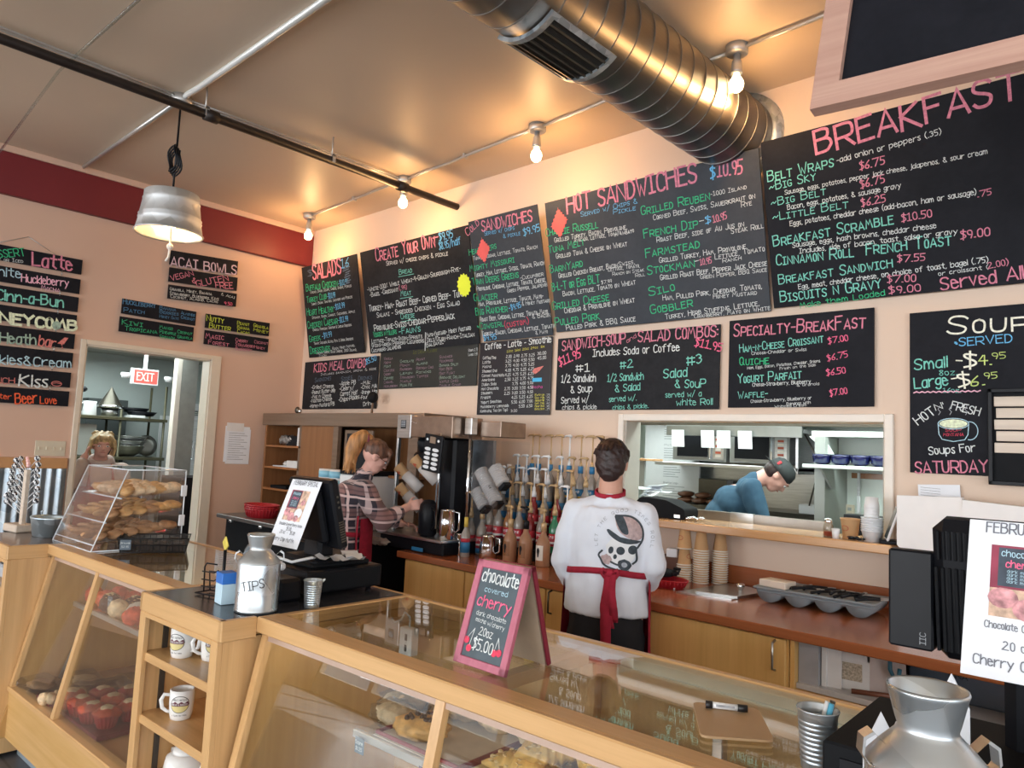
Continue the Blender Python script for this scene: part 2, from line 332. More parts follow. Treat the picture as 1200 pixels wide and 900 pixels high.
TEXT={
'salads':[
('SALADS',210,823,730,818,151,'pink','b'),
('$',115,862,199,860,63,'slate','n'),
('16',737,868,871,867,85,'blue','n'),
('Buffalo Chicken',58,714,652,698,72,'green','s'),
('-$10.99',667,696,832,702,51,'blue','n'),
('Chicken, Bacon, Celery, Cheese, Onions, Pickles',137,678,885,662,27,'white','s'),
('Turkey Club',55,587,434,592,64,'green','s'),
('-$10.99',449,590,590,592,53,'blue','n'),
('Turkey, Bacon, Tomatoes, Cucumber and Pickles',134,551,884,552,27,'white','s'),
('Heart Healthy',34,452,538,449,73,'green','s'),
('-$10.99',556,465,740,473,52,'blue','n'),
('Spinach, Onion, Carrot, Cucumber, Apple',128,407,907,405,27,'white','s'),
('Chicken Caesar',29,314,596,321,73,'green','s'),
('-$11.99',613,329,779,332,52,'blue','n'),
('Chicken, Parmesan, Croutons & Caesar Dressing',125,279,831,276,27,'white','s'),
('Greek',40,167,258,179,64,'green','s'),
('-$9.99',292,186,470,200,54,'blue','n'),
('Tomato, Cucumber, Olives, Feta & Greek Dressing',119,134,840,138,27,'white','s'),
('Dressings',37,38,416,52,74,'green','s'),
('Ranch, Honey Mustard,',464,58,860,69,27,'white','s'),
('Caesar, Greek, Blue Cheese, 1000 Island,',154,32,883,25,27,'white','s'),
('Italian',199,2,345,3,23,'white','s'),
],
'create':[
('Create Your Own',246,867,1094,872,119,'pink','s'),
('-',1077,912,1145,912,87,'pink','n'),
('$9.95',1156,914,1331,915,65,'blue','b'),
('$8.95/half',1145,839,1416,844,58,'blue','n'),
('Served w/ choice chips & pickle',394,807,1246,776,39,'white','s'),
('Bread',567,697,752,696,46,'teal','s'),
('_',552,679,773,678,39,'teal','n'),
('-White-100% Whole Wheat-9-Grain-Sourdough-Rye-',63,598,1385,627,41,'white','s'),
('-Bagel -Croissant',95,545,531,552,41,'white','s'),
('(.99)',545,559,656,554,39,'pink','n'),
('Meat',560,502,708,497,47,'teal','s'),
('_',544,480,729,479,39,'teal','n'),
('Turkey- Ham- Roast Beef- Corned Beef- Tuna',57,409,1396,410,58,'white','s'),
('Salami - Shredded Chicken - Egg Salad',169,341,1334,344,45,'white','s'),
('Cheese',526,293,724,291,47,'teal','s'),
('_',523,269,745,273,39,'teal','n'),
('Provolone-Swiss-Cheddar-PepperJack',106,215,1254,235,58,'white','s'),
('Veggies n Fillers',83,159,442,165,50,'green','s'),
("-Faun's",478,154,788,162,56,'teal','s'),
('Lettuce-Tomato-Onion-Sprouts',45,103,802,99,38,'white','s'),
('Onions-Green Peppers-Cucumbers',38,62,819,59,38,'white','s'),
('Cucumbers-Jalapenos',30,12,483,26,38,'white','s'),
('Mayo-Mustard- Honey Mustard',861,102,1439,125,38,'white','s'),
('Deli/Dijon-Ranch-Italian',866,56,1473,65,38,'white','s'),
('Balsamic-',847,11,1103,32,38,'white','s'),
('/',823,5,846,4,123,'white','n'),
],
'cold':[
('Cold',-25,875,129,946,62,'pink','s'),
('SANDWICHES',147,888,686,873,80,'pink','b'),
('Served w/ chips',169,850,496,842,34,'blue','s'),
('& pickle',369,797,550,794,30,'blue','s'),
('$9.95',583,782,750,792,51,'blue','n'),
('Headwaters',-34,723,282,730,48,'green','s'),
('Tuna, Cheddar, Lettuce, Tomato, Ranch',7,675,703,666,31,'white','s'),
('Mighty Missouri',-50,592,453,598,49,'green','s'),
('Turkey, Ham, Lettuce, Swiss, Tomato, Ranch',-9,537,750,537,35,'white','s'),
('Town Deers Greens',-41,478,477,475,53,'green','s'),
('-Cucumber',491,454,728,456,30,'white','s'),
('Provolone, Cheddar, Lettuce, Tomato, Cheese,',-1,424,746,409,35,'white','s'),
('Green Pepper, Jalapenos',339,371,757,375,30,'white','s'),
('Glacier',-46,344,219,336,57,'green','s'),
('Ham, Provolone, Lettuce, Tomato, Mayo-',-5,297,701,291,35,'white','s'),
('& Honey Mustard',475,255,763,252,30,'white','s'),
('Big Rancher',-48,230,313,224,57,'green','s'),
('-$9.95',333,229,464,243,41,'blue','b'),
('Roast Beef, Cheddar, Lettuce, Tomato, Mayo,',-8,170,733,171,36,'white','s'),
('& Bacon',564,147,745,143,33,'white','s'),
('*Cowgirl',-50,109,255,112,50,'green','s'),
('(custom)',262,98,522,110,48,'red','s'),
('Turkey, Bacon, Cheddar, Lettuce, Tomato',-11,49,774,56,36,'white','s'),
('& Mayo',578,19,700,23,27,'white','s'),
('$9.95',2,12,151,16,43,'blue','b'),
],
'hot':[
('HOT SANDWICHES',207,857,1260,860,116,'pink','n'),
('$',1355,861,1384,860,67,'blue','b'),
('10.95',1401,861,1563,847,82,'pink','b'),
('Served w/ Chips &',328,810,808,814,33,'blue','s'),
('Pickle',608,777,790,772,32,'blue','s'),
('Charlie Russell',-14,726,468,707,54,'green','s'),
('Grilled Turkey, Bacon, Provolone,',63,669,709,659,34,'white','s'),
('Avocado, Lettuce, Tomato, Mayo',245,640,761,627,28,'white','s'),
('on Wheat',599,625,747,624,23,'white','s'),
('Tuna Melt',-5,597,336,607,51,'green','s'),
('Grilled Tuna & Cheese on Wheat',65,548,697,544,35,'white','s'),
('BarnYard',-6,449,303,458,54,'green','s'),
('Grilled Chicken Breast, Bacon,',72,401,612,410,35,'white','s'),
('Swiss,',613,415,747,415,29,'white','s'),
('Lettuce, Tomato,',523,392,785,386,27,'white','s'),
('Ranch on Steak',556,357,816,353,24,'white','s'),
('Roll',744,322,820,323,23,'white','s'),
('B-L-T or Egg BLT',-5,314,441,324,58,'green','s'),
('$7.99',455,310,544,311,24,'white','n'),
('Bacon, Lettuce, Tomato on Wheat',97,264,740,275,35,'white','s'),
('Grilled Cheese',-14,173,509,189,58,'green','s'),
('Cheddar & Provolone on Wheat',98,136,720,154,38,'white','s'),
('Pulled Pork',-3,49,413,64,58,'green','s'),
('Pulled Pork & BBQ Sauce',100,8,714,25,38,'white','s'),
('Grilled Reuben',833,729,1338,732,56,'green','s'),
('-1000 Island',1345,752,1582,750,26,'white','s'),
('Corned Beef, Swiss, Sauerkraut on',922,679,1631,684,33,'white','s'),
('Rye',1541,646,1607,648,31,'white','s'),
('French Dip',838,574,1241,579,57,'green','s'),
('-',1255,598,1285,598,32,'white','n'),
('$',1296,591,1331,590,42,'blue','b'),
('10.95',1349,587,1442,596,42,'pink','b'),
('Roast Beef, side of Au Jus on',934,530,1548,531,34,'white','s'),
('Steak Roll',1462,499,1670,499,31,'white','s'),
('Farmstead',839,442,1241,449,57,'green','s'),
('Grilled Turkey, Ham, Provolone,',940,393,1559,394,34,'white','s'),
('Lettuce, Tomato',1341,358,1665,363,32,'white','s'),
('Ranch',1391,330,1515,333,26,'white','s'),
('Stockman',841,327,1195,335,57,'green','s'),
('-',1202,351,1227,353,33,'white','n'),
('10.95',1237,335,1316,340,38,'pink','b'),
('Grilled Roast Beef, Pepper Jack Cheese',936,280,1674,275,34,'white','s'),
('Green Pepper, BBQ Sauce',1230,249,1671,239,27,'white','s'),
('Silo',840,182,1039,200,57,'green','s'),
('Ham, Pulled Pork, Cheddar, Tomato,',943,142,1631,142,34,'white','s'),
('Honey Mustard',1308,115,1596,109,27,'white','s'),
('Gobbler',842,61,1160,81,58,'green','s'),
('Turkey, Herb Stuffing, Lettuce,',950,16,1607,41,34,'white','s'),
('Cranberry, Mayo on White',1165,2,1674,8,28,'white','s'),
],
'breakfast':[
('BREAKFAST',318,836,1278,877,125,'pink','n'),
('Belt Wraps',27,746,405,749,59,'teal','s'),
('-add onion or peppers (.35)',424,764,937,790,28,'white','n'),
('~Big Sky',33,690,302,697,49,'teal','s'),
('$6.75',541,700,666,703,41,'pink','b'),
('Sausage, eggs, potatoes, pepper jack cheese, jalapenos, & sour cream',122,652,1128,647,24,'white','n'),
('~Big Belt',36,599,352,605,44,'teal','s'),
('$6.75',539,600,660,610,41,'pink','b'),
('Bacon, eggs, potatoes, & sausage gravy',130,562,736,563,27,'white','n'),
('~Little Belt',39,514,465,512,45,'teal','s'),
('$6.25',536,503,658,507,39,'pink','b'),
('Eggs, potatoes, cheddar cheese (add-bacon, ham or sausage)',137,467,1072,460,27,'white','n'),
('.75',1078,446,1136,447,29,'pink','b'),
('Breakfast Scramble',31,364,688,384,60,'teal','s'),
('$10.50',729,386,871,387,38,'pink','b'),
('Sausage, eggs, hash browns, cheddar cheese',142,342,887,327,27,'white','n'),
('Includes, side of bacon, toast, salsa or gravy',179,302,980,281,27,'white','n'),
('Cinnamon Roll  French Toast',38,252,951,230,60,'teal','s'),
('$9.00',994,253,1119,250,40,'pink','b'),
('Breakfast Sandwich',44,140,669,156,55,'teal','s'),
('$7.55',695,179,826,170,36,'pink','b'),
('Egg, meat, cheddar cheese, on choice of toast, bagel (.75)',158,96,1105,121,27,'white','n'),
('or croissant (',884,82,1103,88,20,'white','n'),
('2.00)',1103,88,1189,97,29,'pink','b'),
('Biscuits n Gravy',45,33,606,53,61,'teal','s'),
('$7.00',638,77,775,65,37,'pink','b'),
('$9.00',643,17,796,13,37,'pink','b'),
('Make them Loaded',159,-14,621,10,30,'green','n'),
('Served All',892,6,1248,23,61,'pink','n'),
],
'kids':[
('KIDS MEAL COMBO',191,397,1112,411,84,'pink','b'),
('$5.50',1123,435,1286,469,51,'blue','b'),
('Includes sandwich, drink & side',328,355,1296,377,23,'white','s'),
('Sandwiches',222,286,527,303,46,'slate','s'),
('Sides',716,280,908,299,44,'slate','s'),
('Drinks',1012,279,1237,288,43,'slate','s'),
('-Grilled Cheese',164,214,584,222,37,'white','n'),
('-Peanut Butter-Jelly',172,159,621,177,37,'white','n'),
('-Mac n Cheese',178,113,549,125,37,'white','n'),
('-Nachos-Cheese',167,68,569,90,37,'white','n'),
('-Honey-Mustard/PB',157,13,622,37,37,'white','n'),
('-Apple PB',690,237,972,246,40,'white','n'),
('-Celery/',697,184,949,195,40,'white','n'),
('Carrot Half',718,131,1013,143,40,'white','n'),
('-Chips-Pickles',695,71,1046,100,40,'white','n'),
('-Milk',1060,235,1214,239,34,'white','n'),
('-Choc Milk',1064,193,1328,203,34,'white','n'),
('-Orange Juice',1070,142,1333,153,34,'white','n'),
('-Fountain',1061,92,1283,105,34,'white','n'),
('Drink',1125,24,1277,39,38,'white','n'),
],
'combolist':[
('Ice Cream Flavors',491,311,822,315,32,'olive','s'),
('Vanilla',59,278,190,279,25,'mauve','s'),
('Mocha',63,240,168,243,25,'mauve','s'),
('Mint',66,202,172,206,25,'sage','s'),
('Cookies',70,164,227,166,25,'mauve','s'),
('Cherry',74,127,179,131,25,'mauve','s'),
('Coffee',78,89,222,92,25,'sage','s'),
('Caramel',82,51,225,55,25,'mauve','s'),
('Huckleberry',85,14,293,16,25,'mauve','s'),
('Chocolate',310,241,509,239,24,'sage','s'),
('Peach',314,203,451,205,24,'mauve','s'),
('Raspberry',317,166,492,166,24,'mauve','s'),
('Lemon',321,128,495,129,24,'sage','s'),
('Strawberry',324,90,535,91,24,'mauve','s'),
('Maple',328,53,490,56,24,'mauve','s'),
('Pecan Pie',332,15,505,19,24,'sage','s'),
('Peanut',545,245,665,251,24,'mauve','s'),
('Almond',549,206,704,210,24,'sage','s'),
('Birthday Cake',553,167,789,168,24,'mauve','s'),
('Pistachio',556,128,757,131,24,'sage','s'),
('Toffee',560,89,725,94,24,'mauve','s'),
('Sundaes',862,252,1029,255,24,'mauve','s'),
('Milkshakes',865,216,1043,218,24,'mauve','s'),
('Banana Split',868,179,1111,179,24,'sage','s'),
('Root Beer',871,143,1037,147,24,'mauve','s'),
('Root Float',874,106,1073,110,24,'mauve','s'),
('Brownie Delight',877,70,1204,70,24,'sage','s'),
('Waffle Cones',880,34,1122,38,24,'mauve','s'),
('Double Scoop',883,-2,1157,2,24,'mauve','s'),
('Scoops 2.75',1230,291,1344,292,22,'white','s'),
('Large 3.95',1232,254,1346,255,22,'white','s'),
],
'coffee':[
('Coffee - Latte - Smoothie',65,539,779,554,47,'white','b'),
('12oz 16oz 20oz 24oz  lbs',316,502,713,519,17,'yellow','b'),
('Coffee/Tea',45,461,194,457,22,'white','b'),
('Latte',45,424,135,424,22,'white','b'),
('Mocha',45,387,145,388,21,'white','b'),
('Steamed Chai',45,350,213,349,21,'white','b'),
('Carmel Macchiato',45,313,300,310,21,'white','b'),
('Americano',45,276,194,278,21,'white','b'),
('Italian Soda',46,239,213,242,21,'white','b'),
('Hot Chocolate',46,202,242,206,21,'white','b'),
('Steamers',46,166,174,172,21,'white','b'),
('Frappe',46,129,155,137,21,'white','b'),
('Yogurt Smoothies',46,92,280,100,21,'white','b'),
('Huckleberry Lemonade',46,55,365,64,21,'white','b'),
('Kombucha, Tea (on Tap)',46,19,356,30,21,'white','b'),
('2.00',309,458,370,458,22,'white','b'),
('3.25',309,420,370,421,22,'white','b'),
('3.75',309,383,370,384,22,'white','b'),
('4.00',309,346,370,347,22,'white','b'),
('4.25',309,309,370,310,22,'white','b'),
('2.50',309,271,370,273,22,'white','b'),
('2.75',310,197,370,199,22,'white','b'),
('2.25',310,160,371,162,22,'white','b'),
('2.40',394,457,454,457,22,'white','b'),
('4.00',394,420,454,420,22,'white','b'),
('4.00',394,383,454,384,22,'white','b'),
('4.75',394,346,454,347,22,'white','b'),
('4.75',394,309,454,310,22,'white','b'),
('3.25',394,272,454,274,22,'white','b'),
('3.75',394,236,454,237,22,'white','b'),
('3.00',394,199,454,201,22,'white','b'),
('3.00',394,162,454,164,22,'white','b'),
('4.25',394,125,454,128,22,'white','b'),
('5.50',394,89,453,91,22,'white','b'),
('2.75',477,456,536,456,22,'white','b'),
('4.50',477,420,536,420,22,'white','b'),
('4.75',477,383,536,384,22,'white','b'),
('5.25',477,346,535,347,22,'white','b'),
('5.25',477,310,535,311,22,'white','b'),
('3.75',477,273,535,275,22,'white','b'),
('4.00',476,237,535,239,22,'white','b'),
('3.50',476,200,535,202,22,'white','b'),
('3.50',476,164,535,166,22,'white','b'),
('5.25',476,128,535,130,22,'white','b'),
('6.00',476,91,535,94,22,'white','b'),
('5.50',476,55,535,58,22,'white','b'),
('3.25',558,455,616,456,22,'white','b'),
('5.50',558,419,616,420,22,'white','b'),
('5.25',558,383,616,384,22,'white','b'),
('6.25',558,347,616,348,22,'white','b'),
('6.25',558,310,615,312,22,'white','b'),
('4.75',558,274,615,276,21,'white','b'),
('5.00',558,238,615,240,21,'white','b'),
('4.50',558,202,615,204,21,'white','b'),
('4.50',557,166,615,168,21,'white','b'),
('6.25',557,130,615,133,21,'white','b'),
('7.00',557,94,615,97,21,'white','b'),
('6.50',557,58,615,61,21,'white','b'),
('3.00',393,21,458,24,20,'white','b'),
('30.00',646,463,733,465,23,'white','b'),
('45.00',648,426,735,429,23,'white','b'),
('Extras',638,145,733,147,15,'yellow','b'),
('Soy Milk',639,123,735,125,15,'yellow','b'),
('Almond Milk',641,102,736,104,15,'yellow','b'),
('Oat Milk',642,80,737,82,15,'yellow','b'),
('Flavor Shot',643,58,738,61,15,'yellow','b'),
('Extra Shot',644,37,739,39,14,'yellow','b'),
('.75',751,143,789,146,13,'white','b'),
('.75',752,122,790,124,13,'white','b'),
('.75',753,100,791,103,13,'white','b'),
('.90',754,79,792,82,13,'white','b'),
('.95',755,57,793,60,13,'white','b'),
('.75',757,36,794,39,13,'white','b'),
],
'combo':[
('SANDWICH-SOUP',47,447,614,467,72,'pink','n'),
('and',629,466,705,502,27,'pink','n'),
('SALAD COMBOS:',720,466,1314,464,72,'pink','n'),
('$11.95',28,331,227,392,65,'hotpink','b'),
('$11.95',1153,414,1339,364,50,'hotpink','b'),
('Includes: Soda or Coffee',336,386,1041,387,50,'white','n'),
('#1',185,280,310,281,57,'white','n'),
('#2',578,288,684,296,54,'teal','n'),
('#3',1100,288,1211,294,62,'teal','n'),
('1/2 Sandwich',51,208,367,205,52,'white','n'),
('& Soup',145,123,340,132,51,'white','n'),
('Served w/',59,48,313,58,45,'white','n'),
('chips & pickle',70,4,384,8,32,'white','n'),
('1/2 Sandwich',472,202,771,204,49,'teal','n'),
('& Salad',541,127,746,135,48,'teal','n'),
('served w/.',493,56,721,65,36,'teal','n'),
('chips & pickle.',525,1,818,12,30,'teal','n'),
('Salad',930,210,1102,215,57,'teal','n'),
('& SouP',1016,145,1238,140,51,'teal','n'),
('served w/ a',948,79,1210,85,34,'teal','n'),
('white Roll',1032,27,1288,30,39,'teal','n'),
],
'special':[
('Specialty-BreakFast',32,445,806,436,76,'pink','s'),
('Ham-n-Cheese Croissant',73,341,580,370,48,'teal','s'),
('Choose-Cheddar or Swiss',151,321,484,327,18,'white','n'),
('$7.00',609,359,716,371,34,'hotpink','b'),
('Quiche',75,261,260,263,48,'green','s'),
('Ham, Eggs, Bacon, Potatoes, Cheddar, Onions',125,233,562,256,16,'white','n'),
('Fresh on the Side',328,221,538,235,15,'white','n'),
('$6.75',605,261,716,279,34,'hotpink','n'),
('Yogurt Parfait',66,150,456,169,53,'teal','s'),
('Choose-Strawberry, Blueberry',160,127,510,137,21,'white','n'),
('& Granola',431,120,558,126,15,'white','n'),
('$6.50',601,178,703,189,34,'hotpink','b'),
('Waffle-',68,55,257,63,42,'teal','s'),
('Choose-Strawberry, Blueberry or',151,28,516,44,18,'white','n'),
('Bananas with',372,11,511,19,16,'white','n'),
('Whipped Cream',300,-4,487,5,15,'white','n'),
('$7.00',620,61,713,74,34,'hotpink','b'),
],
'soup':[
('Soup',176,713,530,707,89,'cream','s'),
('*SERVED',210,649,454,654,40,'blue','n'),
('Small',24,538,175,545,54,'teal','n'),
('-',213,557,239,555,44,'cream','b'),
('$',251,542,302,540,69,'cream','b'),
('4.',314,548,368,549,47,'lime','n'),
('95',372,575,428,576,30,'lime','n'),
('8oz.',140,503,220,504,26,'teal','n'),
('Large',24,439,178,453,54,'teal','n'),
('-',197,466,220,469,44,'cream','b'),
('$',227,439,276,446,65,'cream','b'),
('6.',279,442,338,449,47,'lime','n'),
('95',338,478,392,481,30,'lime','n'),
('16oz.',155,414,235,413,22,'teal','n'),
('HOT',40,247,123,309,44,'white','n'),
("N'",123,322,162,335,31,'white','n'),
('FRESH',189,331,311,296,39,'white','n'),
('Soups For',91,94,295,119,39,'white','n'),
('SATURDAY',27,-1,348,21,57,'pink','n'),
],
'left':[
('DESSERT',265,1711,521,1791,63,'green','s'),
('Hot or Iced',289,1702,508,1730,28,'white','s'),
('Latte',577,1723,872,1742,109,'pink','b'),
('White',266,1584,502,1597,70,'sky','n'),
('Huckleberry',511,1570,859,1595,64,'lpink','b'),
('Mocha',658,1526,799,1531,44,'lpink','s'),
('Cinn-a-Bun',353,1389,836,1410,84,'teal','b'),
('H  NEYCOMB',198,1201,959,1219,82,'cream2','B'),
('Heath',409,1037,662,1058,84,'sage','b'),
('bar',682,1053,803,1047,87,'salmon','b'),
('!',861,1055,881,1058,66,'salmon','b'),
('Cookies&Cream',253,856,942,894,75,'sky','n'),
('FRENCH',267,699,540,712,48,'salmon','n'),
('Kiss',572,701,776,706,92,'white','b'),
('Butter',335,582,528,584,41,'orange','b'),
('Beer',561,551,713,570,85,'orange','b'),
('Love',739,565,859,574,58,'orange','b'),
('ACAI BOWLS',1702,1961,2358,2014,90,'lav','b'),
('VEGAN',1722,1823,1928,1916,49,'pink','n'),
('&',1917,1846,1951,1844,50,'pink','n'),
('GLUTEN',1970,1814,2282,1937,59,'pink','n'),
('FREE',2158,1833,2333,1867,60,'pink','n'),
('Granola, Honey, Banana',1714,1730,2121,1757,29,'white','s'),
('Strawberry, Blueberry, Kiwi',1718,1689,2194,1718,29,'white','s'),
('Coconut, Almond, Cacao',1728,1658,2187,1691,29,'white','s'),
('& Acai',2216,1775,2360,1766,26,'white','s'),
('9.50',2259,1686,2339,1692,30,'hotpink','b'),
('Huckleberry',1311,1525,1597,1536,47,'slateblue','s'),
('Patch',1324,1456,1503,1463,39,'slateblue','s'),
('Banana',1636,1534,1787,1536,32,'slateblue','s'),
('Berries',1640,1494,1815,1499,32,'slateblue','s'),
('Honey Oats',1643,1454,1818,1458,28,'slateblue','s'),
('Almonds',1838,1519,1970,1516,29,'slateblue','s'),
('Coconut',1841,1478,1974,1474,29,'slateblue','s'),
('Kiwi',1320,1337,1499,1341,47,'green','s'),
('Tropicana',1347,1286,1633,1297,39,'green','s'),
('Mango',1652,1349,1771,1351,32,'green','s'),
('Pineapple',1656,1308,1807,1306,32,'green','s'),
('Spinach',1660,1260,1795,1263,32,'green','s'),
('Coconut',1821,1333,1961,1329,29,'green','s'),
('Granola',1825,1284,1965,1287,29,'green','s'),
('Nutty',2091,1493,2266,1496,59,'lime2','s'),
('Butter',2122,1430,2343,1429,51,'lime2','s'),
('Peanut',2409,1509,2539,1512,35,'lime2','s'),
('Banana',2413,1466,2542,1468,35,'lime2','s'),
('Cacao',2416,1422,2546,1424,35,'lime2','s'),
('Granola',2586,1511,2749,1509,36,'lime2','s'),
('Honey',2590,1466,2753,1464,36,'lime2','s'),
('Magic',2097,1323,2280,1332,51,'pink','s'),
('Forest',2128,1268,2338,1271,42,'pink','s'),
('Cherry',2406,1333,2535,1333,35,'pink','s'),
('Strawberry',2409,1289,2614,1290,35,'pink','s'),
('Blueberry',2413,1246,2589,1251,31,'pink','s'),
('Coconut',2609,1343,2763,1347,31,'pink','s'),
('Honey',2614,1290,2729,1288,31,'pink','s'),
],
}
# ================================================================== structure
def struct(mb, name, mt, parent=None, **k):
    o = mb.obj(name, mt, parent, **k)
    if not parent: o['kind'] = 'structure'
    return o
CE = 3.975; XL = -7.2; YF = -14.0; XR = 4.0; XD = -15.0; YD = -4.6   # the dining room opens out to the left beyond y = YD
t = NT('floor_tile'); br = t.n('TexBrick', {'offset': .5}, Scale=1.0, Color1=(.10, .10, .11), Color2=(.14, .135, .14), Mortar=(.06, .06, .06), Mortar_Size=.006, Brick_Width=.9, Row_Height=.15)
t.t.links.new(t.coord().outputs[0], br.inputs['Vector']); t.bsdf(Base_Color=br, Roughness=.35); m_floor = t.mat
struct(M().box((XL, YD, -.1), (XR, .16, 0)).box((XD, YF, -.1), (XR, YD, 0)), 'floor', m_floor)
struct(M().box((XL-.14, YD, CE), (XR, .16, CE+.1)).box((XD, YF, CE), (XR, YD, CE+.1)), 'ceiling', m_ceil)
WX0, WX1, WZ0, WZ1 = -2.92, -1.245, 1.222, 1.895       # serving hatch opening
mb = M(); mb.box((XL-.14, 0, 0), (WX0, .16, CE)); mb.box((WX1, 0, 0), (XR, .16, CE)); mb.box((WX0, 0, 0), (WX1, .16, WZ0)); mb.box((WX0, 0, WZ1), (WX1, .16, CE))
struct(mb, 'wall_back', m_wall)
DY0, DY1, DZ = -2.15, -1.02, 2.415                     # doorway in the left wall
mb = M(); mb.box((XL-.14, YD, 0), (XL, DY0, CE)); mb.box((XD, YD, 0), (XL-.14, YD+.14, CE)); mb.box((XD-.14, YF, 0), (XD, YD, CE)); mb.box((XL-.14, DY1, 0), (XL, 0, CE)); mb.box((XL-.14, DY0, DZ), (XL, DY1, CE))
struct(mb, 'wall_left', m_wallleft)
# street side: window walls with posts and low walls
mb = M(); mb.box((XD, YF-.15, 0), (XR, YF, .45)); mb.box((XD, YF-.15, 3.25), (XR, YF, CE))
for i in range(11): x = XD+(XR-XD)*i/10; mb.box((x-.07, YF-.15, .45), (x+.07, YF, 3.25))
struct(mb, 'wall_front', m_white)
mb = M(); mb.box((XR, YF, 0), (XR+.15, .16, .55)); mb.box((XR, YF, 3.25), (XR+.15, .16, CE)); mb.box((XR, -1.6, .55), (XR+.15, .16, 3.25))
for i in range(7): y = YF+(YF*-1-1.6)*i/6; mb.box((XR, y-.07, .55), (XR+.15, y+.07, 3.25))
struct(mb, 'wall_right', m_white)
# trims
mb = M(); w = .045
mb.box((WX0-w, -.03, WZ0), (WX0, 0, WZ1+w), .004); mb.box((WX1, -.03, WZ0-.02), (WX1+w, 0, WZ1+w), .004); mb.box((WX0, -.03, WZ1), (WX1, 0, WZ1+w), .004)
struct(mb, 'trim_1', m_white)
mb = M(); mb.box((WX0, -.005, WZ0), (WX0+.012, .17, WZ1)); mb.box((WX1-.012, -.005, WZ0), (WX1, .17, WZ1)); struct(mb, 'window_1', mat('hatch_jamb_grey', (.50, .47, .42), .5, var=.03))
mb = M(); w = .045
mb.box((XL, DY0-w, 0), (XL+.025, DY0, DZ+w), .004); mb.box((XL, DY1, 0), (XL+.025, DY1+.10, DZ+w), .004); mb.box((XL, DY0, DZ), (XL+.025, DY1+.0, DZ+w), .004)
mb.box((XL-.15, DY0, 0), (XL+.01, DY0+.012, DZ)); mb.box((XL-.15, DY1-.012, 0), (XL+.01, DY1, DZ)); mb.box((XL-.15, DY0, DZ-.012), (XL+.01, DY1, DZ))
struct(mb, 'door_1', mat('cream_door_casing', (.72, .64, .52), .45, var=.03))
struct(M().box((XL, YD, 3.57), (XL+.06, -.0, 3.92), .004), 'trim_2', m_maroon)
struct(M().box((XL, YD, 3.92), (XL+.075, -.0, CE), .004), 'trim_3', m_wallleft)
struct(M().box((XL, YD, 1.32), (XL+.035, DY0-.06, 1.41), .004), 'trim_4', mat('honey_chair_rail', (.56, .30, .13), .35))
# corrugated steel wainscot left of the doorway
mb = M(); vs = []; N = 0; y = DY0-.06
while y > -3.35:
    for z in (0, 1.32): vs.append((XL+.02+.012*(1+cos(2*pi*y/.075)), y, z))
    y -= .0075; N += 1
mb.add(vs, [(2*i, 2*i+1, 2*i+3, 2*i+2) for i in range(N-1)], True)
struct(mb, 'trim_5', galv('corrugated_steel', (.28, .33, .37), (.50, .56, .60), 9))
# ------------------------------------------------------------------ kitchen beyond the serving hatch
mb = M(); mb.box((-5.0, 2.6, 0), (1.2, 2.7, 2.7)); mb.box((-5.1, .16, 0), (-5.0, 2.7, 2.7)); mb.box((1.2, .16, 0), (1.3, 2.7, 2.7)); struct(mb, 'wall_kitchen', m_kwhite)
struct(M().box((-5.0, .16, 2.6), (1.2, 2.7, 2.7)), 'ceiling_kitchen', m_kwhite)
struct(M().box((-5.0, .16, -.1), (1.2, 2.7, 0)), 'floor_kitchen', m_kgrey)
area('kitchen_tubes', (-2.3, .8, 2.55), (-2.3, 1.2, 0), 3.6, .5, 58, (.86, 1, .96))
area('kitchen_fill_left', (-3.4, 1.55, 1.98), (-3.4, 1.7, 0), 1.2, .2, 8, (.88, 1, .97))  # added fill for the dim left of the kitchen, with no fixture
area('kitchen_tubes_low', (-1.2, .75, 2.5), (-1.6, 1.6, 1.2), 1.0, .3, 12, (.86, 1, .96))
# ------------------------------------------------------------------ back kitchen beyond the doorway
mb = M(); mb.box((-10.0, -4.0, 0), (-9.9, 1.0, 2.7)); mb.box((-10, .6, 0), (-7.34, .7, 2.7)); mb.box((-10, -4.1, 0), (-7.34, -4.0, 2.7)); struct(mb, 'wall_scullery', mat('scullery_wall', (.42, .47, .46), .5, var=.06, vs=2))
struct(M().box((-10, -4, 2.62), (-7.34, .7, 2.7)), 'ceiling_scullery', mat('scullery_ceiling', (.44, .43, .38), .7, var=.06, vs=2))
struct(M().box((-10, -4, -.1), (-7.34, .7, 0)), 'floor_scullery', m_kgrey)
lt = thing('ceiling_light', 'white fluorescent ceiling panel glowing in the kitchen beyond the doorway', 'light', (-8.35, -2.05, 2.60))
M().box((-.3, -.32, 0), (.3, .32, .02)).obj('light_panel', mat('panel_glow', (1, 1, 1), .5, var=0, emit=(.95, 1, .97, 1), es=5), lt); M().box((-.32, -.34, .004), (.32, .34, .02)).obj('frame', m_white, lt)
area('scullery_tubes', (-8.6, -1.6, 2.5), (-8.6, -1.4, 0), 1.4, 1.4, 34, (.88, 1, .97))
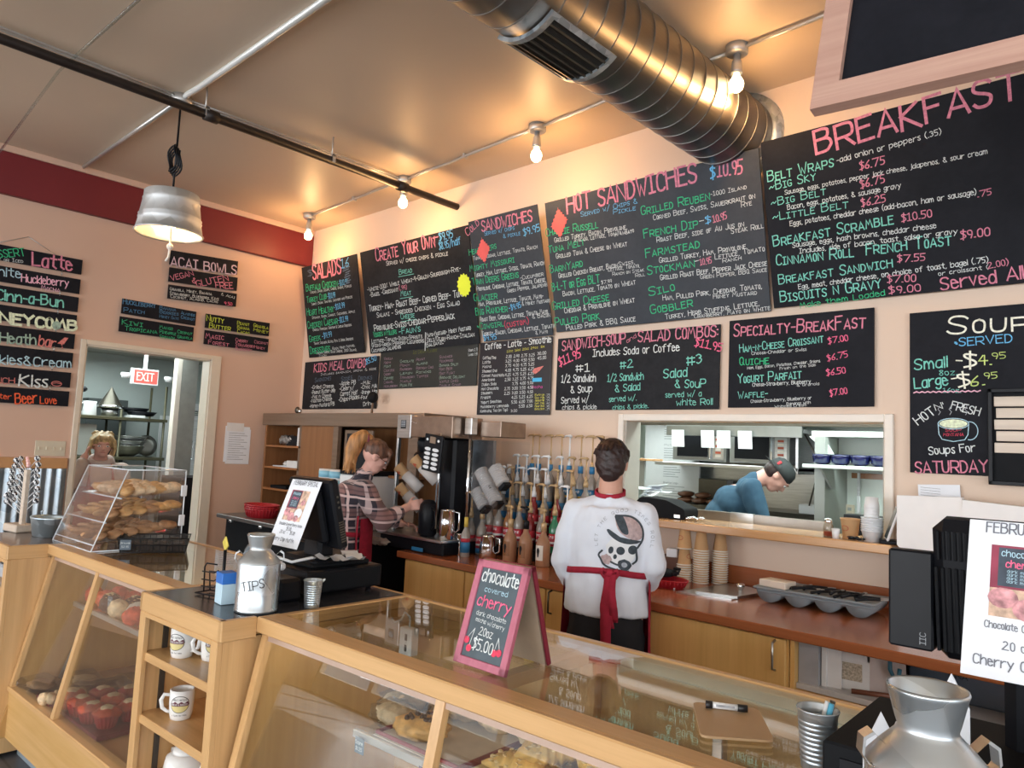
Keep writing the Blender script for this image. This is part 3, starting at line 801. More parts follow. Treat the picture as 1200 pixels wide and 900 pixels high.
# ================================================================== lettering boards
def board(key, o, r, tp, name, label, mt=m_board, edge=None, th=.012, group=None, fr=0):
    o = Vector(o); r = Vector(r); tp = Vector(tp); ex = (r-o).normalized(); ey = (tp-o).normalized(); n = ex.cross(ey); w = (r-o).length; h = (tp-o).length
    rt = thing(name, label, 'menu board', group=group); mx = Matrix((ex, ey, n)).transposed().to_4x4(); mx.translation = o; rt.matrix_world = mx
    M().box((0, 0, -th), (w, h, 0), .002).obj('panel', mt, rt)
    if key: letters(TEXT[key], rt)
    return rt, w, h
def splat(cx, cy, rx, ry, n, seed):
    random.seed(seed); return [(cx+(rx*(1 if i % 2 else .84))*cos(2*pi*i/n), cy+(ry*(1 if i % 2 else .84))*sin(2*pi*i/n)) for i in range(n)]
def saw(cx, cy, hw, hh, k, tooth):   # zigzag edged paper rectangle turned on its corner
    c = [(0, hh), (hw, hh*.12), (0, -hh), (-hw, -hh*.12)]; p = []
    for i in range(4):
        a = c[i]; b = c[(i+1) % 4]
        for j in range(k):
            f = j/k; g = (j+.5)/k; dx, dy = b[0]-a[0], b[1]-a[1]; L = sqrt(dx*dx+dy*dy)
            p.append((cx+a[0]+dx*f, cy+a[1]+dy*f)); p.append((cx+a[0]+dx*g-dy/L*tooth*-1, cy+a[1]+dy*g+dx/L*tooth*-1))
    return p[::-1]
m_coral = mat('coral_starburst_paper', (.88, .14, .13), .7, var=.04, vs=20); m_neon = mat('neon_yellow_paper', (.85, .95, .05), .7, var=.03)
rt, w, h = board('salads', (-7.02, -.03, 2.55), (-6.01, -.03, 2.55), (-7.02, -.20, 3.505), 'menu_board', 'black chalkboard headed SALADS, leaning out beside the room corner')
mb = M()
for i in range(9): mb.ribbon([(.80+.018*(i % 3)-i*.006, .70+i*.022), (.86+.02*(i % 2), .71+i*.022)], .012, .0016)
mb.obj('doodle', CH['slate'], rt, fix=False)
rt, w, h = board('create', (-5.91, -.03, 2.53), (-4.385, -.03, 2.53), (-5.91, -.23, 3.495), 'menu_board', 'black chalkboard headed Create Your Own with a neon yellow starburst')
M().prism(splat(1.41, .50, .085, .10, 30, 1), .003, (0, 0, .002)).obj('starburst', m_neon, rt, label='neon yellow paper starburst')
rt, w, h = board('cold', (-4.335, -.03, 2.54), (-3.587, -.03, 2.54), (-4.335, -.28, 3.495), 'menu_board', 'narrow grey chalkboard headed Cold SANDWICHES', m_board2)
M().prism(saw(.135, .735, .085, .105, 5, .010), .003, (0, 0, .002)).obj('starburst', m_coral, rt, label='coral paper starburst')
rt, w, h = board('hot', (-3.554, -.03, 2.56), (-1.88, -.03, 2.56), (-3.554, -.23, 3.51), 'menu_board', 'wide grey chalkboard headed HOT SANDWICHES with coral starburst', m_board2)
M().prism(saw(.125, .80, .085, .115, 5, .010), .003, (0, 0, .002)).obj('starburst', m_coral, rt, label='coral paper starburst')
rt, w, h = board('breakfast', (-1.86, -.03, 2.575), (-.12, -.03, 2.575), (-1.86, -.25, 3.53), 'menu_board', 'wide black chalkboard headed BREAKFAST in large pink letters', m_boardb)
board('kids', (-7.10, -.025, 1.995), (-5.78, -.025, 1.995), (-7.10, -.025, 2.505), 'menu_board', 'black chalkboard headed KIDS MEAL COMBO above the brown shelf unit')
board('combolist', (-5.75, -.025, 2.18), (-4.41, -.025, 2.18), (-5.75, -.025, 2.54), 'menu_board', 'low black chalkboard with four columns of small mauve lines', mat('board_green_black', (.018, .022, .02), .5, var=.2, vs=4))
rt, w, h = board('coffee', (-4.385, -.025, 1.935), (-3.597, -.025, 1.935), (-4.385, -.025, 2.535), 'menu_board', 'printed black price list headed Coffee Latte Smoothie', mat('printed_black_sheet', (.010, .010, .016), .35, var=.1))
mb = M(); mb.prism([(.60, .335), (.63, .315), (.67, .335), (.715, .375), (.68, .37), (.62, .36)], .001, (0, 0, .001)).obj('logo', CH['salmon'], rt, label='orange swoosh emblem')
M().box((.605, .255, .001), (.70, .285, .0016)).obj('logo', mat('cyan_print', (.05, .45, .80), .5, var=0), rt, label='cyan emblem')
mb = M(); text(mb, 'Mocha', .60, .205, .71, .205, .02, 'b'); mb.obj('logo', mat('magenta_print', (.65, .05, .35), .5, var=0), rt, fix=False, label='magenta emblem')
board('combo', (-3.54, -.025, 1.97), (-2.21, -.025, 1.97), (-3.54, -.025, 2.51), 'menu_board', 'black chalkboard headed SANDWICH-SOUP and SALAD COMBOS above the hatch')
rt, w, h = board('special', (-2.148, -.025, 1.98), (-1.297, -.025, 1.98), (-2.148, -.025, 2.525), 'menu_board', 'black chalkboard headed Specialty-BreakFast above the hatch', m_boardb)
rt, w, h = board('soup', (-1.12, -.025, 1.635), (-.30, -.025, 1.635), (-1.12, -.025, 2.475), 'menu_board', 'black chalkboard headed Soup with a drawn cup of soup', m_boardb)
mb = M(); mb.ribbon([(.02+.013*i, .415+.006*(i % 2)) for i in range(24)], .006, .0015)
mb.ribbon([(.62, .70), (.56, .55)], .012, .0015); mb.ribbon([(.555, .54), (.52, .43)], .012, .0015)
mb.obj('chalk_line', CH['lpink'], rt, fix=False, label='light pink chalk rules')
el = lambda cx, cy, rx, ry, a0=0, a1=360, n=28: [(cx+rx*cos(radians(a0+(a1-a0)*i/n)), cy+ry*sin(radians(a0+(a1-a0)*i/n))) for i in range(n+1)]
M().prism(el(.20, .255, .062, .022)[:-1], .0006, (0, 0, .001)).obj('drawing', CH['cream2'], rt, label='chalk soup surface')
mb = M(); mb.ribbon(el(.20, .255, .068, .027), .004, .002); mb.ribbon([(.132, .25), (.136, .20), (.15, .175), (.20, .165), (.25, .175), (.264, .20), (.268, .25)], .004, .002); mb.ribbon(el(.272, .22, .035, .045, -100, 100), .004, .002)
mb.obj('drawing', CH['sky'], rt, fix=False, label='chalk cup outline')
mb = M(); text(mb, 'SOUP', .165, .215, .235, .217, .014, 'n'); text(mb, 'MONTANA', .155, .192, .245, .194, .014, 'n'); mb.obj('lettering', CH['red'], rt, fix=False, label='red lettering')
mb = M()
for x in (.135, .185, .255): mb.ribbon([(x, .30), (x+.008, .315), (x-.003, .328), (x+.006, .345)], .003, .002)
mb.obj('drawing', CH['grey'], rt, fix=False, label='grey steam lines')
# framed slat board at the right edge
rt, w, h = board(None, (-.765, -.045, 1.595), (-.30, -.045, 1.595), (-.765, -.045, 2.06), 'slat_board', 'black framed board with pale wooden name slats over the soup board', m_blackmat)
fm = M(); fm.box((0, 0, 0), (.02, h, .02), .003); fm.box((0, 0, 0), (w, .02, .02), .003); fm.box((0, h-.02, 0), (w, h, .02), .003); fm.obj('frame', m_black, rt)
m_slat = wood('pale_slat', (.55, .45, .36), (.68, .58, .47), axis='x', rough=.5)
for i in range(5): M().box((.025+.008*(i % 2), .155+.056*i, .001), (.42, .155+.056*i+.048, .009), .002).obj('slat', m_slat, rt)
# ------------------------------------------------------------------ plank signs on the left wall (own coordinates: along y, up z)
LROWS = TEXT['left']
def planks(name, label, items, cat='sign'):
    # items: (y0, y1, zl, zr, h) boards; slight tilt
    rt = thing(name, label, cat); mx = Matrix(((0, 1, 0), (0, 0, 1), (1, 0, 0))).transposed().to_4x4(); mx.translation = Vector((-7.17, -3.2, 1.3)); rt.matrix_world = mx
    bb = []
    for (s0, s1, ta, tb, hh) in items:
        M().prism([(s0, ta), (s1, tb), (s1, tb+hh), (s0, ta+hh)], .012, (0, 0, -.012)).obj('plank', m_boardb, rt)
        bb.append((s0, s1, ta, tb, hh))
    s0 = min(b[0] for b in bb); s1 = max(b[1] for b in bb); t0 = min(min(b[2], b[3]) for b in bb); t1 = max(max(b[2], b[3])+b[4] for b in bb)
    rows = [r for r in LROWS if s0*1000-250 <= (r[1]+r[3])/2 <= s1*1000+30 and t0*1000-20 <= (r[2]+r[4])/2 <= t1*1000+10]
    letters(rows, rt); return rt
it = []
for k, zt in enumerate((3.150, 2.975, 2.814, 2.656, 2.488, 2.322, 2.149, 1.985)): it.append((.255, .95, zt-1.3-.128-.006, zt-1.3-.128, .130))
rt = planks('plank_sign', 'tall hanging sign of eight black planks with flavour names, left of the doorway', it)
mb = M(); mb.prism(el(.80, 1.245, .034, .036)[:-1], .001, (0, 0, .001)); mb.obj('drawing', CH['sage'], rt, label='sage green honeycomb blot')
mb = M(); mb.ribbon(el(.845, .745, .038, .020), .006, .002); mb.ribbon([(.81, .745), (.845, .752), (.88, .748)], .005, .002); mb.obj('drawing', CH['salmon'], rt, fix=False, label='salmon lips')
M().prism([(.82, 1.09), (.87, 1.15), (.90, 1.15), (.87, 1.09)], .001, (0, 0, .001)).obj('drawing', CH['salmon'], rt)
ck = M()
for s in (.31, .74):
    ck.tube([(s, 1.853, -.004), (.53, 1.96, -.012)], .0025, 5)
for k in range(7):
    zb = it[k][2]
    for s in (.32, .80): ck.tube([(s, zb+.012, 0), (s, zb-.035, .004)], .004, 5)
ck.obj('chain', m_steel, rt)
planks('plank_sign', 'hanging sign of three black planks headed ACAI BOWLS near the ceiling lamp', [(1.69, 2.365, 1.978, 2.018, .138), (1.695, 2.375, 1.812, 1.850, .138), (1.70, 2.38, 1.648, 1.686, .135)])
planks('plank_sign', 'pair of black planks with blue and green lettering above the doorway', [(1.305, 1.985, 1.437, 1.428, .138), (1.298, 1.975, 1.270, 1.272, .138)])
planks('plank_sign', 'pair of black planks with lime and pink lettering right of the doorway', [(2.083, 2.765, 1.425, 1.438, .140), (2.085, 2.768, 1.262, 1.268, .140)])
# wall plates and notes on the left wall
sp = thing('switch_plate', 'cream four-gang light switch plate left of the doorway', 'switch', (XL, -2.345, 1.49))
M().box((0, -.115, -.065), (.008, .115, .065), .003).obj('plate', m_cream, sp)
for i in range(4): M().box((.006, -.085+.055*i-.005, -.012), (.020, -.085+.055*i+.005, .012), .002).obj('toggle', m_cream, sp)
sp2 = thing('switch_plate', 'cream switch plate at the far left edge', 'switch', (XL, -2.80, 1.52)); M().box((0, -.06, -.065), (.008, .06, .065), .003).obj('plate', m_cream, sp2); M().box((.006, -.006, -.012), (.02, .006, .012), .002).obj('toggle', m_cream, sp2)
nt_ = thing('notice', 'white printed sheets taped to the wall right of the doorway', 'paper', (XL, -.67, 1.6))
M().box((0, -.14, -.19), (.004, .12, .17)).obj('sheet', m_paper, nt_); M().box((.0045, -.13, .12), (.009, .05, .205)).obj('sheet', m_card, nt_); M().box((.005, -.12, -.21), (.008, .13, .145)).obj('sheet', m_paper, nt_)
mb = M(); mb.T = Matrix(((0, 0, 1, .0085), (1, 0, 0, 0), (0, 1, 0, 0), (0, 0, 0, 1)))
for i in range(13): mb.ribbon([(-.10, .10-i*.022), (.06+.04*sin(i*2.1), .10-i*.022)], .005, 0)
mb.obj('lettering', CH['grey'], nt_, fix=False)
# ================================================================== ceiling fittings
m_bulb = mat('warm_bulb_glow', (1, .9, .7), .3, var=0, emit=(1, .72, .38, 1), es=14)
def bulb_light(loc, power, size=.05):
    l = bpy.data.lights.new('bulb', 'POINT'); l.energy = power; l.color = (1, .54, .21); l.shadow_soft_size = size
    o = bpy.data.objects.new('bulb_light', l); COL.objects.link(o); o.location = loc
BP = [(-6.63, -.375, 'nearest the left wall'), (-5.01, -.435, 'behind the end of the black pipe'), (-3.405, -.51, 'between the pipe and the duct'), (-1.85, -.585, 'right of the big duct')]
for i, (x, y, wh) in enumerate(BP):
    f = thing('bulb_fixture', 'bare glowing bulb in a grey ceiling socket, '+wh, 'light', (x, y, CE), group='bare bulbs along the ceiling conduit')
    M().lathe([(.062, 0), (.062, -.045), (.055, -.052), (0, -.052)], 20).obj('junction_box', m_conduit, f)
    M().lathe([(.020, -.05), (.020, -.085), (.026, -.09), (.032, -.15), (.034, -.165), (0, -.165)], 16).obj('socket', m_conduit, f)
    M().lathe([(.016, -.165), (.020, -.18), (.036, -.205), (.041, -.228), (.034, -.255), (.018, -.268), (0, -.271)], 18).obj('bulb', m_bulb, f)
    bulb_light((x, y, CE-.33), 11)
def wob(a, b, n, amp, seed=1): 
    a = Vector(a); b = Vector(b); random.seed(seed)
    return [a.lerp(b, i/n)+Vector((0, random.uniform(-amp, amp), random.uniform(-amp, amp)*.3 if 0 < i < n else 0)) for i in range(n+1)]
mb = M()
for (a, b) in zip(BP, BP[1:]): mb.tube(wob((a[0]+.06, a[1], CE-.022), (b[0]-.06, b[1], CE-.022), 8, .006, int(-a[0]*10)), .011, 8)
mb.tube(wob((BP[3][0]+.06, BP[3][1], CE-.022), (.3, -.70, CE-.022), 8, .006), .011, 8)
o = mb.obj('conduit', m_conduit, label='thin grey conduit linking the bare bulbs across the ceiling', category='conduit')
for (x, y) in ((-4.2, -.47), (-2.6, -.545), (-5.8, -.405)): M().box((x-.012, y-.022, CE-.036), (x+.012, y+.022, CE), .002).obj('clamp', m_conduit, o)
M().tube([(x, -2.335, CE-.018) for x in (-7.1, -5.14)]+[], .016, 8).obj('conduit', m_conduit, label='grey conduit from the maroon band to the hanging tub lamp', category='conduit')
M().tube([(-5.02, -2.335, CE-.02), (-4.95, -2.34, CE-.02), (-4.8, -2.33, CE-.018), (-2.4, -2.335, CE-.018)], .020, 8).obj('conduit', mat('bright_conduit', (.80, .82, .80), .3, .2, var=.03), label='bright wide conduit running from the tub lamp towards the duct', category='conduit')
mb = M()
for dx in (-.02, .016): mb.tube(wob((-4.96+dx, -6.0, CE-.02), (-5.05+dx, -2.40, CE-.02), 10, .0), .008, 6); mb.tube(wob((-5.05+dx, -2.28, CE-.02), (-5.02+dx, -.48, CE-.02), 6, 0), .008, 6)
mb.obj('conduit', m_conduit, label='paired thin cables along the ceiling past the tub lamp to the wall', category='conduit')
M().tube([(-6.9, -3.05, CE-.30), (-5.3, -3.02, CE-.03), (-3.4, -2.95, CE-.01)], .010, 6).obj('clear_line', glass_mat('clear_tube', (.9, .95, .95), .2, .92), label='faint clear line crossing the ceiling at upper left', category='line')
# sprinkler pipe
pz = 3.79
o = M().tube([(-4.79, -7.0, pz), (-4.79, 0.0, pz)], .030, 14).obj('sprinkler_pipe', m_pipe, label='long black iron pipe under the ceiling ending at the back wall', category='pipe')
for y in (-.62, -2.24): M().tube([(-4.79, y-.045, pz), (-4.79, y+.045, pz)], .041, 14).obj('coupling', m_pipe, o)
for y in (-1.30, -2.28, -4.1):
    mb = M(); mb.tube([(-4.79, y, pz+.03), (-4.79, y, CE)], .006, 6); mb.box((-4.825, y-.012, pz+.028), (-4.755, y+.012, pz+.04)); mb.box((-4.825, y-.012, pz-.02), (-4.818, y+.012, pz+.04)); mb.box((-4.762, y-.012, pz-.02), (-4.755, y+.012, pz+.04)); mb.obj('hanger', m_conduit, o)
# duct: spiral seams as raised rings, wall flange, grille
DX, DZc, DR = -2.11, 3.70, .235; gz = lambda y: False
mb = M(); N = 40; ys = []; y = -6.0
prof = []
while y < 0:
    prof += [(DR, y), (DR, y+.108), (DR+.0025, y+.112), (DR+.0025, y+.116), (DR, y+.122)]; y += .13
mb.T = Tr(DX, 0, DZc) @ R(-90, 'X')
mb.lathe([(DR, -6.0), (DR, 0)], 72)
duct = mb.obj('duct', m_duct, label='large round spiral metal air duct running into the back wall', category='duct')
_sm = M(); _sm.T = R(-90, 'X'); _sm.lathe([(DR, -.003), (DR+.0025, -.0025), (DR+.0025, .0025), (DR, .003)], 72, smooth=False)
_s0 = _sm.obj('seam', mat('seam_zinc', (.26, .25, .24), .4, .85), duct); _s0.location = (DX, -.13, DZc)
for i in range(1, 34):
    if gz(-.13-.125*i): continue
    c = _s0.copy(); COL.objects.link(c); c.parent = duct; c.location = (DX, -.13-.125*i, DZc)
mb = M(); mb.T = Tr(DX, 0, DZc) @ R(-90, 'X'); mb.lathe([(DR+.001, -.05), (DR+.05, -.045), (DR+.055, -.004), (DR+.055, 0), (DR, 0)], 40); mb.obj('flange', m_galv, duct, label='pale metal wall flange')
# grille on the underside, facing the room
gy0, gy1 = -2.02, -1.62
def duct_patch(a0, a1, y0, y1, r0, r1):
    m = M(); vs = []; K = 8
    for y in (y0, y1):
        for r in (r0, r1):
            for k in range(K+1):
                a = radians(a0+(a1-a0)*k/K); vs.append((DX+r*sin(a), y, DZc-r*cos(a)))
    ix = lambda y, r, k: (y*2+r)*(K+1)+k; fs = []
    for k in range(K): fs += [(ix(0, 1, k), ix(1, 1, k), ix(1, 1, k+1), ix(0, 1, k+1)), (ix(0, 0, k), ix(0, 1, k), ix(0, 1, k+1), ix(0, 0, k+1)), (ix(1, 0, k), ix(1, 0, k+1), ix(1, 1, k+1), ix(1, 1, k)), (ix(0, 0, k), ix(0, 0, k+1), ix(1, 0, k+1), ix(1, 0, k))]
    fs += [(ix(0, 0, 0), ix(1, 0, 0), ix(1, 1, 0), ix(0, 1, 0)), (ix(0, 0, K), ix(0, 1, K), ix(1, 1, K), ix(1, 0, K))]
    return m.add(vs, fs)
duct_patch(-34, 34, gy0, gy1, DR+.008, DR+.012).obj('grille_shade', mat('shade_sheet', (.02, .018, .016), .8, var=0), duct)  # dark sheet on the closed duct, painted as the shade behind the slats
for a, b, c, d in ((-40, -34, gy0-.03, gy1+.03), (34, 40, gy0-.03, gy1+.03), (-34, 34, gy0-.03, gy0), (-34, 34, gy1, gy1+.03)): duct_patch(a, b, c, d, DR+.004, DR+.024).obj('grille_frame', m_galv, duct)
for i in range(7): a = -27+i*9; duct_patch(a, a+2.2, gy0, gy1, DR+.012, DR+.022).obj('slat', m_darksteel, duct)
# ------------------------------------------------------------------ hanging tub lamp
pl = thing('pendant_lamp', 'galvanized tub pendant lamp hanging from the ceiling on a coiled cord', 'lamp', (-5.075, -2.335, CE))
M().lathe([(.075, 0), (.075, -.05), (.06, -.062), (0, -.062)], 24).obj('junction_box', m_conduit, pl)
ZT = 3.285-CE; _tk = lambda r, z: (r*.82, ZT+(z-ZT)*.80)   # top of the tub
mb = M(); mb.tube([(0, 0, -.06), (.004, 0, -.4), (0, 0, ZT)], .007, 7)
for k in range(4):
    mb.tube([(.0+(.062+.004*k)*cos(a)*.95-.01, .028*k*.4-.02+.01*sin(3*a), -.44-.095*(.0+sin(a))-.010*k) for a in [2*pi*i/22 for i in range(22)]], .0065, 6, True)
mb.obj('cord', m_black, pl)
H_ = .40
pr = [(0, ZT), (.205, ZT), (.212, ZT-.006), (.215, ZT-.06), (.221, ZT-.07), (.219, ZT-.085), (.235, ZT-.20), (.243, ZT-.21), (.238, ZT-.225), (.245, ZT-.235), (.241, ZT-.25), (.258, ZT-.34), (.268, ZT-.345), (.262, ZT-.355), (.250, ZT-.34), (.205, ZT-.02), (0, ZT-.018)]
M().lathe([_tk(*q) for q in pr], 48).obj('shade', galv('tub_galvanized', (.62, .66, .68), (.84, .87, .89), 12, .4), pl)
M().lathe([(.022, ZT-.02), (.022, ZT-.10), (0, ZT-.10)], 12).obj('socket', m_white, pl)
M().lathe([(.016, ZT-.10), (.022, ZT-.13), (.040, ZT-.18), (.044, ZT-.21), (.03, ZT-.25), (0, ZT-.262)], 16).obj('bulb', m_bulb, pl)
mb = M(); mb.tube([(.02, 0, ZT-.10), (.03, 0, ZT-.30), (.035, .0, ZT-.36), (.03, .0, ZT-.44), (.012, -.01, ZT-.47)], .008, 7); mb.ball((.034, 0, ZT-.372), .022, 10, 6); mb.obj('pull_cord', m_white, pl)
bulb_light((-5.075, -2.335, CE+ZT-.24), 22)
# ------------------------------------------------------------------ big framed chalkboard hanging near the camera, upper right
_ya, _ro, _ti = radians(1), radians(-3), radians(-11)
_ex0 = Vector((cos(_ya), sin(_ya), 0)); _n0 = Vector((sin(_ya), -cos(_ya), 0)); _up0 = Vector((0, 0, 1))*cos(_ti)+_n0*sin(_ti)
_ex = _ex0*cos(_ro)+_up0*sin(_ro); _up = -_ex0*sin(_ro)+_up0*cos(_ro); _n = _ex.cross(_up)
fb = thing('framed_chalkboard', 'large black chalkboard in a pale wooden frame hanging near the ceiling at upper right', 'menu board')
mx = Matrix((_ex, _up, _n)).transposed().to_4x4(); mx.translation = Vector((-.90, -1.94, 2.79)); fb.matrix_world = mx
BW, BH, FW = 1.5, .95, .082
M().box((FW-.01, FW-.01, -.02), (BW-FW+.01, BH-FW+.01, .004)).obj('panel', m_boardb, fb)
for q in ([(0, 0), (BW, 0), (BW-FW, FW), (FW, FW)], [(0, 0), (FW, FW), (FW, BH-FW), (0, BH)], [(0, BH), (FW, BH-FW), (BW-FW, BH-FW), (BW, BH)], [(BW, 0), (BW, BH), (BW-FW, BH-FW), (BW-FW, FW)]):
    M().prism(q, .045, (0, 0, -.02)).obj('frame_rail', m_framewood, fb)
mb = M(); text(mb, 'TODAY', .36, .42, 1.1, .44, .12, 'n', z=.006); mb.ribbon([(.445, .36), (.45, .41)], .008, .006); mb.obj('lettering', CH['green'], fb, fix=False)
ck = M()
for x in (.12, BW-.12): p = fb.matrix_world @ Vector((x, BH, 0)); ck.tube([p, Vector((p.x, p.y, CE))], .004, 5)
c_ = ck.obj('chain', m_steel, fb); c_.matrix_parent_inverse = fb.matrix_world.inverted()
# ================================================================== display cases (front of house)
H = 1.05
def cthing(name, label, cat, u, v, z, rz=0, group=None): return thing(name, label, cat, cw(u, v, z), CTH+rz, group)
m_cglass = glass_mat('display_glass', (.98, 1, .99), .01, .97, 1.52, 1.15)
m_alu = mat('aluminium_edge', (.62, .58, .54), .3, .7, var=.04)
m_capc = mat('mauve_oak_strip', (.50, .35, .27), .4, var=.06)
def gl_v(z): return .035-(.985-z)*.135/.635     # sloped front: v at height z
def display_case(name, label, u0, u1, mulls, shelf, bars, sh_v=(.12, .56)):
    rt = cthing(name, label, 'display case', u0, 0, 0); L = u1-u0
    M().box((0, 0, H-.052), (L, .022, H), .004).obj('front_rail', m_mx, rt)
    M().box((0, .020, H-.020), (L, .085, H-.0005), .002).obj('top_rail', m_mx, rt)
    M().box((0, .645, H-.052), (L, .675, H), .004).obj('rear_rail', m_mx, rt)
    for u in (0, L-.03): M().box((u, .085, H-.045), (u+.03, .645, H-.002), .002).obj('end_rail', m_my, rt)
    for u in bars: M().box((u-u0-.022, .07, H-.05), (u-u0+.022, .645, H-.012), .002).obj('cross_bar', m_my, rt)
    M().box((.03, .08, H-.011), (L-.03, .648, H-.004)).obj('glass_top', m_cglass, rt)
    # sloped front glass with strips
    a, b = gl_v(H-.055), gl_v(.35)
    M().prism([(a-.012, H-.078), (a+.025, H-.078), (a+.025, H-.052), (a-.008, H-.052)], L, (0, 0, 0), (0, 1, 0), (0, 0, 1)).obj('head_strip', m_capc, rt)
    mb = M(); mb.add([(0, a+.004, H-.06), (L, a+.004, H-.06), (L, a+.010, H-.06), (0, a+.010, H-.06), (0, b+.004, .35), (L, b+.004, .35), (L, b+.010, .35), (0, b+.010, .35)], [(0, 1, 2, 3), (4, 7, 6, 5), (0, 4, 5, 1), (3, 2, 6, 7), (0, 3, 7, 4), (1, 5, 6, 2)])
    mb.obj('front_glass', m_cglass, rt)
    for u in mulls:
        w = .017; x0, x1 = u-u0-w, u-u0+w
        mb = M(); mb.add([(x0, a-.012, H-.055), (x1, a-.012, H-.055), (x1, a+.012, H-.055), (x0, a+.012, H-.055), (x0, b-.012, .35), (x1, b-.012, .35), (x1, b+.012, .35), (x0, b+.012, .35)], [(0, 1, 2, 3), (4, 7, 6, 5), (0, 4, 5, 1), (3, 2, 6, 7), (0, 3, 7, 4), (1, 5, 6, 2)]); mb.obj('mullion', m_mz, rt)
    M().box((0, b-.02, .325), (L, b+.045, .352), .004).obj('sill', m_mx, rt)
    M().box((0, b-.012, .10), (L, b+.01, .325), .002).obj('base_panel', m_cab2, rt)
    M().box((0, -.045, 0), (L, -.03, .10)).obj('toe_kick', m_toe, rt)
    M().box((0, b+.012, .32), (L, .64, .345)).obj('case_floor', m_cfloor, rt)
    M().box((0, .64, .02), (L, .655, H-.05)).obj('rear_panel', m_cabin, rt)
    for u in (0, L-.018):
        M().prism([(gl_v(.1), .1), (.64, .1), (.64, H-.05), (a+.01, H-.05), (b+.012, .35)][:], .018, (u, 0, 0), (0, 1, 0), (0, 0, 1)).obj('end_panel', m_cabin, rt)
    if shelf:
        s0, s1, sz = shelf
        M().box((s0-u0, sh_v[0], sz-.008), (s1-u0, sh_v[1], sz)).obj('glass_shelf', m_cglass, rt)
        M().box((s0-u0, sh_v[0]-.012, sz-.018), (s1-u0, sh_v[0]+.004, sz+.006), .002).obj('shelf_edge', m_alu, rt)
    return rt
m_cab2 = wood('honey_maple_panel', (.56, .32, .10), (.70, .44, .19), axis='x', rough=.35)
m_cabin = wood('honey_maple_inside', (.48, .27, .09), (.58, .35, .13), axis='z', rough=.5)
m_cfloor = wood('case_floor_wood', (.40, .22, .10), (.50, .29, .14), axis='x', rough=.35)
m_toe = mat('grey_toe_kick', (.22, .27, .31), .5)
maincase = display_case('display_case', 'long maple and glass bakery display case in the foreground with the A-frame sign on top', 0, 1.90, (.02, .885, 1.6), (.42, 1.88, .765), (.95,))
M().box((.92, .60, .35), (.98, .64, H-.05), .003).obj('inner_post', m_mz, maincase)
M().box((1.44, .46, .35), (1.47, .49, H-.05), .003).obj('inner_post', m_alu, maincase)
M().box((.86, .47, .80), (1.9, .50, .83), .004).obj('far_shelf_edge', m_plastw, maincase, label='white shelf edge inside the case')  # white bar stands for the shelf edge seen through the glass
leftcase = display_case('display_case', 'maple and glass bakery display case at far left with the acrylic pastry box on top', -2.09, -.62, (-2.07, -1.465), (-2.06, -.64, .738), (), (.15, .52))
M().tube([(.06, .10, .36), (.06, .33, .96)], .012, 6).obj('inner_post', m_alu, leftcase)
m_track = mat('shelf_track', (.10, .09, .08), .4, .6)
def shelf_unit(name, label, u0, u1, v0, zs, tail=.50):
    rt = cthing(name, label, 'cabinet', u0, v0, 0); L = u1-u0
    for u in (0, L-.045): M().box((u, 0, .0), (u+.045, .022, H-.07), .003).obj('post', m_mz, rt)
    M().box((.045, .0, H-.088), (L-.045, .022, H-.07), .002).obj('top_rail', m_mx, rt)
    for u in (0, L-.018): M().box((u, .020, .02), (u+.018, tail, H-.07)).obj('side_panel', m_mz, rt)
    M().box((.018, .32, .02), (L-.018, .335, H-.07)).obj('back_panel', m_mz, rt)
    for z in zs: M().box((.018, .012, z-.032), (L-.018, .32, z), .004).obj('shelf', m_mx, rt)
    M().box((.018, .0, .0), (L-.018, .022, .10)).obj('plinth', m_mx, rt)
    for u in (.019, L-.026): M().box((u, .085, .12), (u+.007, .105, H-.12)).obj('shelf_track', m_track, rt)
    return rt
mugunit = shelf_unit('shelf_unit', 'open maple shelf unit holding white mugs between the two display cases', -.62, -.022, -.124, (.83, .605, .375, .13))
unit2 = shelf_unit('shelf_unit', 'maple shelf unit at the far left edge under the galvanized tub', -2.72, -2.09, -.18, (.83, .605, .375, .13))
M().box((.08, .06, .83), (.30, .30, .90), .01).obj('folded_cloth', mat('grey_linen', (.45, .47, .50), .8), None, loc=cw(-2.66, -.16, 0), label='folded grey cloth on the far left shelf', category='cloth').rotation_euler = (0, 0, CTH)
def counter_top(name, label, u0, u1, v0, v1, edges, mt=m_lamblack):
    rt = cthing(name, label, 'countertop', u0, v0, 0); L = u1-u0; D = v1-v0
    M().box((.022, .022, H-.04), (L-.004, D-.01, H-.001)).obj('top', mt, rt)
    if 'f' in edges: M().box((0, 0, H-.055-.015), (L, .024, H), .004).obj('front_edge', m_mx, rt)
    if 'r' in edges: M().box((L-.022, 0, H-.07), (L+.002, edges.get('rl', D), H), .004).obj('side_edge', m_my, rt)
    if 'l' in edges: M().box((-.002, 0, H-.07), (.022, edges.get('ll', D), H), .004).obj('side_edge', m_my, rt)
    if 'b' in edges: M().box((0, D-.024, H-.055), (L, D, H), .004).obj('rear_edge', m_mx, rt)
    return rt
blackctr = counter_top('countertop', 'black laminate countertop with maple edging under the left cash register', -.622, 0.0, -.126, .675, dict(f=1, r=1, rl=.13, b=1, l=1, ll=.13))
M().box((.03, .30, .02), (.60, .78, H-.05)).obj('cabinet_body', m_cabin, blackctr)
M().box((.0, .022, H-.04), (.024, .79, H-.001)).obj('side_edge', m_my, blackctr)
ctr2 = counter_top('countertop', 'mottled stone-look countertop with maple edge at the far left under the tub', -2.72, -2.088, -.182, .675, dict(f=1, r=1, rl=.19), mat('speckled_laminate', (.16, .12, .10), .2, var=.4, vs=60))
